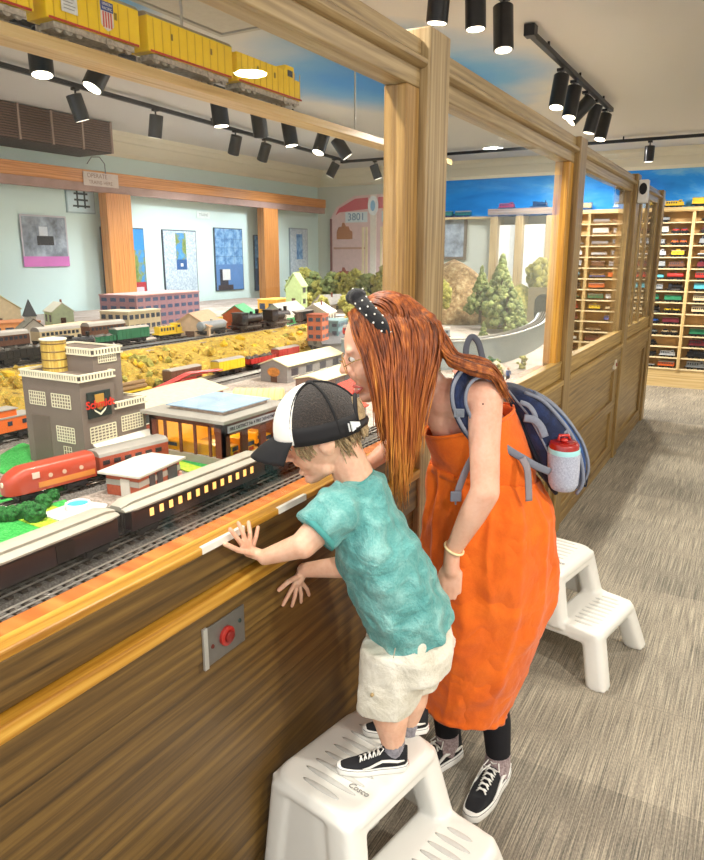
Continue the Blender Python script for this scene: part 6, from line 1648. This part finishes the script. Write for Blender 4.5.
guides = [
    [(348, 314, 1.655), (354, 334, 1.632), (362, 354, 1.622), (373, 386, 1.62), (379, 415, 1.625), (384, 440, 1.64)],
    [(362, 303, 1.65), (370, 325, 1.616), (379, 355, 1.606), (385, 390, 1.605), (389, 425, 1.62), (392, 460, 1.645)],
    [(375, 300, 1.66), (384, 322, 1.610), (392, 355, 1.598), (394, 395, 1.595), (396, 440, 1.62), (398, 500, 1.655)],
    [(387, 299, 1.67), (400, 322, 1.610), (406, 355, 1.597), (404, 395, 1.60), (402, 445, 1.625), (404, 515, 1.66)],
    [(397, 300, 1.69), (416, 322, 1.625), (418, 355, 1.608), (412, 395, 1.615), (408, 440, 1.64), (400, 490, 1.665)],
    [(406, 304, 1.71), (430, 322, 1.650), (432, 352, 1.630), (422, 390, 1.63), (414, 430, 1.65), (410, 478, 1.67)],
    [(414, 310, 1.73), (438, 325, 1.690), (440, 350, 1.665), (430, 385, 1.66), (420, 415, 1.67), (416, 450, 1.68)]]
guides = [[D(*p) for p in g_] for g_ in guides]
back = [
    [(408, 312, 1.72), (432, 330, 1.66), (446, 352, 1.63), (466, 362, 1.625), (488, 370, 1.63), (505, 392, 1.645)],
    [(414, 318, 1.73), (438, 342, 1.66), (452, 362, 1.63), (472, 370, 1.62), (492, 376, 1.625), (510, 405, 1.66)],
    [(414, 308, 1.78), (442, 330, 1.72), (456, 352, 1.69), (474, 356, 1.68), (490, 362, 1.68), (502, 380, 1.69)]]
back = [[D(*p) for p in g_] for g_ in back]
m = MB(); m.ell(HC-hf*.020+hu*.008, hf*.090, SD*.080, hu*.113, 28, 18)
for g_ in guides[2:]:
    for a, b in zip(g_[1:-2], g_[2:-1]): cap(m, a-SD*.018, b-SD*.018, .013, .013, 2)
for a, b in zip(guides[5][:4], guides[5][1:5]): cap(m, a-SD*.035, b-SD*.035, .022, .020, 2)
for a, b in zip(back[1][:-2], back[1][1:-1]): cap(m, a-SD*.010-UP*.004, b-SD*.010-UP*.004, .012, .010, 2)
# keep the brow and cheeks clear of the cap volume
hb2 = remesh('hair', kw(m), HAIRW, LADY, .006, 2)
rn = random.Random(8)
def strands(gs, n, r0, jit, m, lo=0, hi=None, far=0):
    hi = len(gs)-1 if hi is None else hi
    for i in range(n):
        q = rn.uniform(lo, hi); k = min(int(q), len(gs)-2); f_ = q-k
        sc_ = rn.uniform(.78, 1.04); jx, jd, jz = rn.uniform(-1, 1), rn.uniform(-1, 1), rn.uniform(-1, 1); wv = rn.uniform(0, 6.28); pts = []
        for j in range(6):
            p = gs[k][j].lerp(gs[k+1][j], f_); g_ = j/5
            p = p+CR*(jx*jit*g_+.004*math.sin(wv+j*1.5))+SD*(jd*jit*.9*(.25+g_))+UP*(jz*jit*.3*g_)
            if far: p = p-SD*far
            pts.append(p)
        if sc_ < 1:
            pts[-1] = pts[-2].lerp(pts[-1], (sc_-.7)/.3)
        P = spline(pts, 3); N = len(P)
        m.tube(P, [r0*(.7+.5*math.sin(math.pi*min(1, i_/N*1.1)))*(1-(i_/(N-1))**4)+.0003 for i_ in range(N)], 5)
for n_, mt_, nm_ in ((260, HAIRW, 'hair_strands'), (150, HAIRD, 'dark_hair_strands'), (120, HAIRG, 'golden_hair_strands')):
    m = MB(); strands(guides, n_, .0023, .011, m); obj(nm_, kw(m), mt_, LADY, smooth='all')
m = MB(); strands(guides, 120, .0018, .026, m, 0); strands(guides, 90, .0022, .012, m, 2, None, .09); obj('loose_hair_strands', kw(m), HAIRW, LADY, smooth='all')
for n_, mt_ in ((80, HAIRW), (45, HAIRD), (45, HAIRG)):
    m = MB(); strands(back, n_, .0023, .009, m); obj('hair_swept_over_shoulder', kw(m), mt_, LADY, smooth='all')
m = MB()
for i in range(260):   # combed top of the head
    a = rn.uniform(.9, 2.6); s_ = rn.uniform(-1, 1); pts = []
    for j in range(6):
        e = a+j*.13; pts.append(HC-hf*.018+hu*.008+(hf*math.cos(e)*.093+hu*math.sin(e)*.116)*math.sqrt(max(.05, 1-(s_*(.35+.1*j))**2))+SD*s_*(.35+.1*j)*.086)
    m.tube(pts, [.0018, .0024, .0026, .0026, .0022, .0006], 5)
obj('crown_strands', kw(m), HAIRW, LADY, smooth='all')
# necklace
m = MB(); m.tube([D(424, 385, 1.66), D(426, 400, 1.685), D(422, 418, 1.69), D(418, 432, 1.70), D(414, 440, 1.72)], .0012, 5); obj('necklace', kw(m), GOLD, LADY)
# bracelet
m = MB(); ad = (wL-eL).normalized(); a1_ = ad.cross(SD).normalized(); b1_ = ad.cross(a1_); bc = wL-ad*.012
m.tube([bc+a1_*.0245*math.cos(t_)+b1_*.0245*math.sin(t_) for t_ in [2*math.pi*i/24 for i in range(25)]], .0032, 8, cap=False); obj('bracelet', kw(m), plain('#f2dca8', .5), LADY, smooth='all')
# ---- dress
DRS = fabric('orange_linen', '#e05e00', '#ec6a04', '#f4760c', 9, .3)
def dr(ul, ur, v, d, hd, tilt=0):
    c = D((ul+ur)/2, v, d); hw = (ur-ul)/2*d/FPX; return c, CR*hw+UP*(tilt*d/FPX), SD*hd
sk = [dr(431, 536, 470, 1.87, .125, -8), dr(428, 546, 484, 1.885, .14, -8), dr(426, 554, 505, 1.90, .155, -6), dr(422, 556, 545, 1.93, .160, -3), dr(421, 554, 590, 1.975, .155, 0), dr(421, 541, 628, 2.01, .14, -2), dr(422, 527, 662, 2.045, .125, -4), dr(424, 513, 690, 2.08, .11, -5), dr(425, 504, 709, 2.10, .10, -5)]
rings = []; NR = 200
def crease(x, p=2.2):            # soft valley, sharp crest
    return (1-abs(math.sin(x)))**p
for i in range(len(sk)-1):
    for s_ in range(5):
        t_ = s_/5; q = i+t_; c = sk[i][0].lerp(sk[i+1][0], t_); ax = sk[i][1].lerp(sk[i+1][1], t_); ay = sk[i][2].lerp(sk[i+1][2], t_)
        r = []; g1 = min(1, q/1.2)
        for j in range(NR):
            a = 2*math.pi*j/NR
            wob = .5*noise.noise(V((math.cos(a)*1.5, math.sin(a)*1.5, q*.45)))
            pleat = crease(a*7+wob*3+q*.18, 1.6)*.085*math.exp(-((q-1.4)/2.6)**2)
            longf = crease(a*3.5+wob*2.2+.5*q*.35+.9, 1.3)*.10*g1*(1-.35*min(1, q/8))
            diag = crease(a*2.0-q*.95+wob*2, 2.6)*.055*g1
            soft = noise.noise(V((math.cos(a)*2.6+5, math.sin(a)*2.6, q*.8)))*.045
            w = .985+pleat*.9+longf*.75+diag*.8+soft-.055*g1
            r.append(c+ax*math.cos(a)*w+ay*math.sin(a)*w)
        rings.append(r)
c, ax, ay = sk[-1]; rings.append([c+ax*math.cos(2*math.pi*j/NR)*(1+.02*math.sin(j*.5))+ay*math.sin(2*math.pi*j/NR)*(1+.02*math.sin(j*.5)) for j in range(NR)])
DR = garment(rings, .003, 'dress_skirt', DRS, LADY, w0, 1)
tx2 = bpy.data.textures.new('linen_creases', 'CLOUDS'); tx2.noise_scale = .10; tx2.noise_depth = 3
q = DR.modifiers.new('crease', 'DISPLACE'); q.texture = tx2; q.strength = .022; q.mid_level = .5; q.texture_coords = 'LOCAL'
bd = [dr(424, 512, 420, 1.80, .112, 14), dr(426, 522, 434, 1.82, .122, 8), dr(429, 531, 452, 1.845, .126, -1), dr(432, 536, 466, 1.865, .124, -7), dr(431, 536, 473, 1.872, .122, -8)]
m = MB(); m.loft([[p-w0 for p in wring(c, ax, ay, 64, .02, i)] for i, (c, ax, ay) in enumerate(bd)], False, True)
BO = obj('dress_bodice', m, DRS, LADY, smooth='all'); s_ = BO.modifiers.new('sub', 'SUBSURF'); s_.levels = 2; s_.render_levels = 2; so = BO.modifiers.new('solid', 'SOLIDIFY'); so.thickness = .004
q = BO.modifiers.new('crease', 'DISPLACE'); q.texture = tx2; q.strength = .010; q.mid_level = .5; q.texture_coords = 'LOCAL'
c, ax, ay = bd[-1]; band(c, ax*1.015, ay*1.015, .010, .015, DRS, 'waist_seam', BO, w0, 60)
c, ax, ay = bd[0]; band(c, ax*1.0, ay*1.0, .004, .03, DRS, 'neckline_band', BO, w0, 60)
# shoulder strap and back panel of the dress
# patch pocket
# legs, socks, shoes
LEG = plain('#15141a', .9, 0, .1, 80, 'black_leggings')
ankN = G(503, 772, 0); ankN = V((ankN.x, ankN.y, .085)); toeN = G(469, 822, 0); hlN = G(504, 770, 0)
hlF = G(459, 752, 0); toeF = G(418, 776, 0)
for hl, to, nm in ((hlN, toeN, 0), (hlF, toeF, 1)):
    d = (to-hl).normalized(); an = hl+d*.06; an.z = .09
    m = MB(); m.tube([an-w0+V((0, 0, .26))+d*.03-CR*.03, an-w0+V((0, 0, .12))-CR*.01, an-w0+V((0, 0, .015))], [.052, .044, .038], 18); obj('leggings', m, LEG, LADY, smooth=True)
    m = MB(); m.tube([an-w0+V((0, 0, .052)), an-w0+V((0, 0, .02)), an-w0-V((0, 0, .02)), an-w0-V((0, 0, .05))+d*.02], [.036, .037, .040, .040], 18); obj('sock', m, fabric('pinkish_sock_%d' % nm, '#7c6a6c', '#a08c8c', '#b8a8a6', 120, .3), LADY, smooth=True)
    shoe(LADY, hl-w0, hl+d*.27-w0, .262)

# ================================================================== backpack
NAVY = fabric('navy_nylon', '#0c1630', '#121f42', '#1b2e5a', 30, .3); BLUE = fabric('blue_nylon', '#14305e', '#1b437c', '#2c5a98', 24, .3)
WEB = plain('#7f8492', .7, 0, .1, 120, 'grey_webbing'); DARKN = plain('#0f1526', .8, 0, .1, 40, 'dark_navy')
b0 = D(540, 440, 1.90)
BP = thing('backpack', 'navy and blue backpack with grey trim on the bending womans back', 'backpack', b0)
kb = lambda m: m.xform(Matrix.Translation(-b0))
def bring(u, v, d, th, hd, ang, n=32, p=.55):
    """section of the pack at pixel-plane point; th half thickness, ang direction of the outer side"""
    c = D(u, v, d); o_ = CR*math.cos(ang)+UP*math.sin(ang); r = []
    for j in range(n):
        a = 2*math.pi*j/n; ca, sa = math.cos(a), math.sin(a); r.append(c+o_*th*math.copysign(abs(ca)**p, ca)+SD*hd*math.copysign(abs(sa)**p, sa))
    return r
AN = math.radians(40)
bs = [(506, 386, 1.86, .012, .05, AN), (512, 392, 1.862, .024, .085, AN), (523, 402, 1.87, .042, .108, AN), (535, 420, 1.88, .054, .116, math.radians(35)), (545, 438, 1.89, .060, .120, math.radians(28)), (553, 458, 1.90, .056, .118, math.radians(18)), (557, 474, 1.91, .046, .112, math.radians(8)), (558, 484, 1.915, .030, .095, 0)]
fs = [(526, 392, 1.87, .014, .07, AN), (538, 403, 1.88, .024, .092, AN), (551, 420, 1.89, .032, .102, math.radians(35)), (563, 440, 1.90, .034, .104, math.radians(25)), (569, 460, 1.91, .030, .100, math.radians(12)), (570, 476, 1.92, .016, .082, math.radians(0))]
def pipe(secs, ang, r, mat, name, par):
    m = MB(); P = []
    for u, v, d, th, hd, an in secs:
        c = D(u, v, d); o_ = CR*math.cos(an)+UP*math.sin(an); ca, sa = math.cos(ang), math.sin(ang)
        P.append(c+o_*th*1.03*math.copysign(abs(ca)**.55, ca)+SD*hd*1.02*math.copysign(abs(sa)**.55, sa))
    m.tube(spline(P, 5), r, 8); return obj(name, kb(m), mat, par, smooth='all')
m = MB(); m.loft([bring(*b) for b in bs]); o_ = obj('main_bag', kb(m), NAVY, BP, smooth='all'); q = o_.modifiers.new('sub', 'SUBSURF'); q.levels = 1; q.render_levels = 2
m = MB(); m.loft([bring(*b) for b in fs]); FP = obj('front_pocket', kb(m), BLUE, BP, smooth='all'); q = FP.modifiers.new('sub', 'SUBSURF'); q.levels = 1; q.render_levels = 2
pipe(bs[1:], math.radians(48), .0050, WEB, 'grey_piping', BP); pipe(fs, math.radians(50), .0042, WEB, 'grey_piping', BP); pipe(fs, math.radians(12), .0030, WEB, 'outer_piping', BP)
pipe(bs[:5], math.radians(100), .0026, WEB, 'side_piping', BP); pipe(bs[1:], math.radians(140), .006, DARKN, 'back_edge', BP)
def ribbon(pts, r, mat, name, par, flat=.25, fd=None, kk=kb):
    m = MB(); P = spline([D(*p) for p in pts], 6); m.tube(P, r, 8, flat=flat, fdir=tuple(fd or SD)); return obj(name, kk(m), mat, par, smooth='all')
NS = -.137
ribbon([(520, 402, 1.755), (529, 406, 1.755), (535, 415, 1.757), (536, 424, 1.76)], .006, WEB, 'side_piping', BP)
ribbon([(524, 418, 1.758), (534, 420, 1.758), (541, 427, 1.760), (545, 437, 1.762)], .010, WEB, 'side_strap', BP, .3)
ribbon([(558, 432, 1.775), (563, 434, 1.775), (568, 431, 1.776), (569, 438, 1.778)], .004, WEB, 'zip_pull', BP, .5)
ribbon([(583, 468, 1.84), (587, 474, 1.84), (586, 486, 1.84), (583, 484, 1.84)], .0022, DARKN, 'cord_loop', BP, 1)
ribbon([(468, 372, 1.80), (466, 350, 1.80), (471, 337, 1.80), (478, 342, 1.80), (482, 356, 1.80), (486, 372, 1.80)], .008, plain('#4c4f5a', .7), 'haul_loop', BP, .35)
# near shoulder strap
ribbon([(500, 384, 1.76), (484, 371, 1.685), (468, 372, 1.655), (459, 386, 1.645), (459, 404, 1.652), (466, 422, 1.665), (476, 436, 1.69)], .021, NAVY, 'shoulder_strap', BP, .28, CR*.3+SD)
ribbon([(494, 376, 1.70), (482, 368, 1.668), (466, 368, 1.64), (454, 384, 1.632), (453, 404, 1.64), (461, 424, 1.652), (472, 440, 1.68)], .0045, WEB, 'strap_edge', BP, .6)
ribbon([(500, 392, 1.70), (486, 378, 1.640), (474, 380, 1.635), (467, 390, 1.632), (466, 404, 1.638), (472, 420, 1.655)], .004, WEB, 'strap_edge', BP, .6)
m = MB(); mm = frame(D(459, 413, 1.63), CR, UP); m.box(-.012, .012, -.010, .010, -.002, .003).box(-.006, .006, -.004, .004, .003, .005); m.xform(mm); obj('strap_buckle', kb(m), plain('#6e737c', .4), BP, bevel=.002)
ribbon([(500, 444, 1.72), (512, 452, 1.725), (524, 459, 1.728), (536, 466, 1.735), (550, 472, 1.76)], .0095, plain('#767a86', .7), 'hip_webbing', BP, .2)
ribbon([(522, 458, 1.722), (527, 468, 1.722), (528.5, 484, 1.728), (529, 501, 1.735)], .0092, plain('#8c8488', .7), 'webbing_tail', BP, .2, CR*.2+SD)
ribbon([(474, 455, 1.68), (467, 468, 1.70), (462, 480, 1.715), (457, 494, 1.73)], .0092, plain('#8f8a92', .7), 'webbing_tail', BP, .2, CR*.2+SD)
m = MB(); m.box(-.015, .012, -.014, .012, -.003, .003).box(-.004, .0, -.022, -.010, .0, .005); m.xform(frame(D(456.5, 496, 1.722), CR, UP)); obj('webbing_buckle', kb(m), plain('#7c808c', .4), BP, bevel=.003)
# mesh side pocket, bottle
pb = D(564, 452, 1.765); pe = D(563, 488, 1.80); pd = (pe-pb).normalized(); p1_ = CR; p2_ = pd.cross(p1_).normalized()
def pr2(t_, r): c = pb.lerp(pe, t_); return [c+p1_*r*math.cos(2*math.pi*j/26)+p2_*r*.9*math.sin(2*math.pi*j/26) for j in range(26)]
MESHP = fabric('grey_mesh', '#a4a8bc', '#b6bacb', '#c8ccda', 240, .4)
m = MB(); m.loft([pr2(.0, .0400), pr2(.25, .0400), pr2(.55, .0392), pr2(.85, .0370), pr2(1.0, .030), pr2(1.06, .012)], True, True); obj('mesh_pocket', kb(m), MESHP, BP, smooth=True, angle=50)
BT = thing('water_bottle', 'water bottle with red lid and pale blue rim in backpack side pocket', 'bottle', pb)
kt = lambda m: m.xform(Matrix.Translation(-pb))
m = MB(); m.loft([pr2(.02, .0385), pr2(-.10, .0400), pr2(-.13, .0392)]); obj('rim', kt(m), plain('#a8dfe2', .4), BT, smooth=True, angle=60)
m = MB(); m.loft([pr2(-.10, .0375), pr2(-.22, .0370), pr2(-.27, .034), pr2(-.29, .024), pr2(-.285, .020)]); obj('lid', kt(m), plain('#9e1d18', .25, coat=.5), BT, smooth=True, angle=50)
m = MB(); c = pb.lerp(pe, -.33); m.tube([c-p1_*.016+p2_*.004, c-p1_*.012-pd*.012, c+p1_*.010-pd*.012, c+p1_*.014], .004, 8); m.ell(c+p1_*.0, p1_*.010, p2_*.010, pd*.006); obj('spout', kt(m), plain('#c22c24', .25, coat=.5), BT, smooth='all')
for i, (x, y, w) in enumerate([(1.2, -.7, 30), (1.5, 1.2, 32), (1.42, 4.34, 26), (1.1, 8.6, 18)]):  # the ones near the camera are unseen fill added for ambient light
    downlight(x, y, w, 'round ceiling downlight over the carpeted aisle, among reflected lamps and added fill')
for x, y, w in [(-2.55, 8.0, 20), (-2.3, 7.9, 20)]:  # lamps added to stand in for glares reflected in the glass
    downlight(x, y, w, 'round ceiling lamp added over the railway room, standing in for a reflected glare', col=(1, .98, .95))
w = bpy.data.worlds.new('world'); S.world = w; w.use_nodes = True
bg = w.node_tree.nodes['Background']; bg.inputs[0].default_value = (.93, .97, 1, 1); bg.inputs[1].default_value = .75

S.view_settings.exposure = 0.95
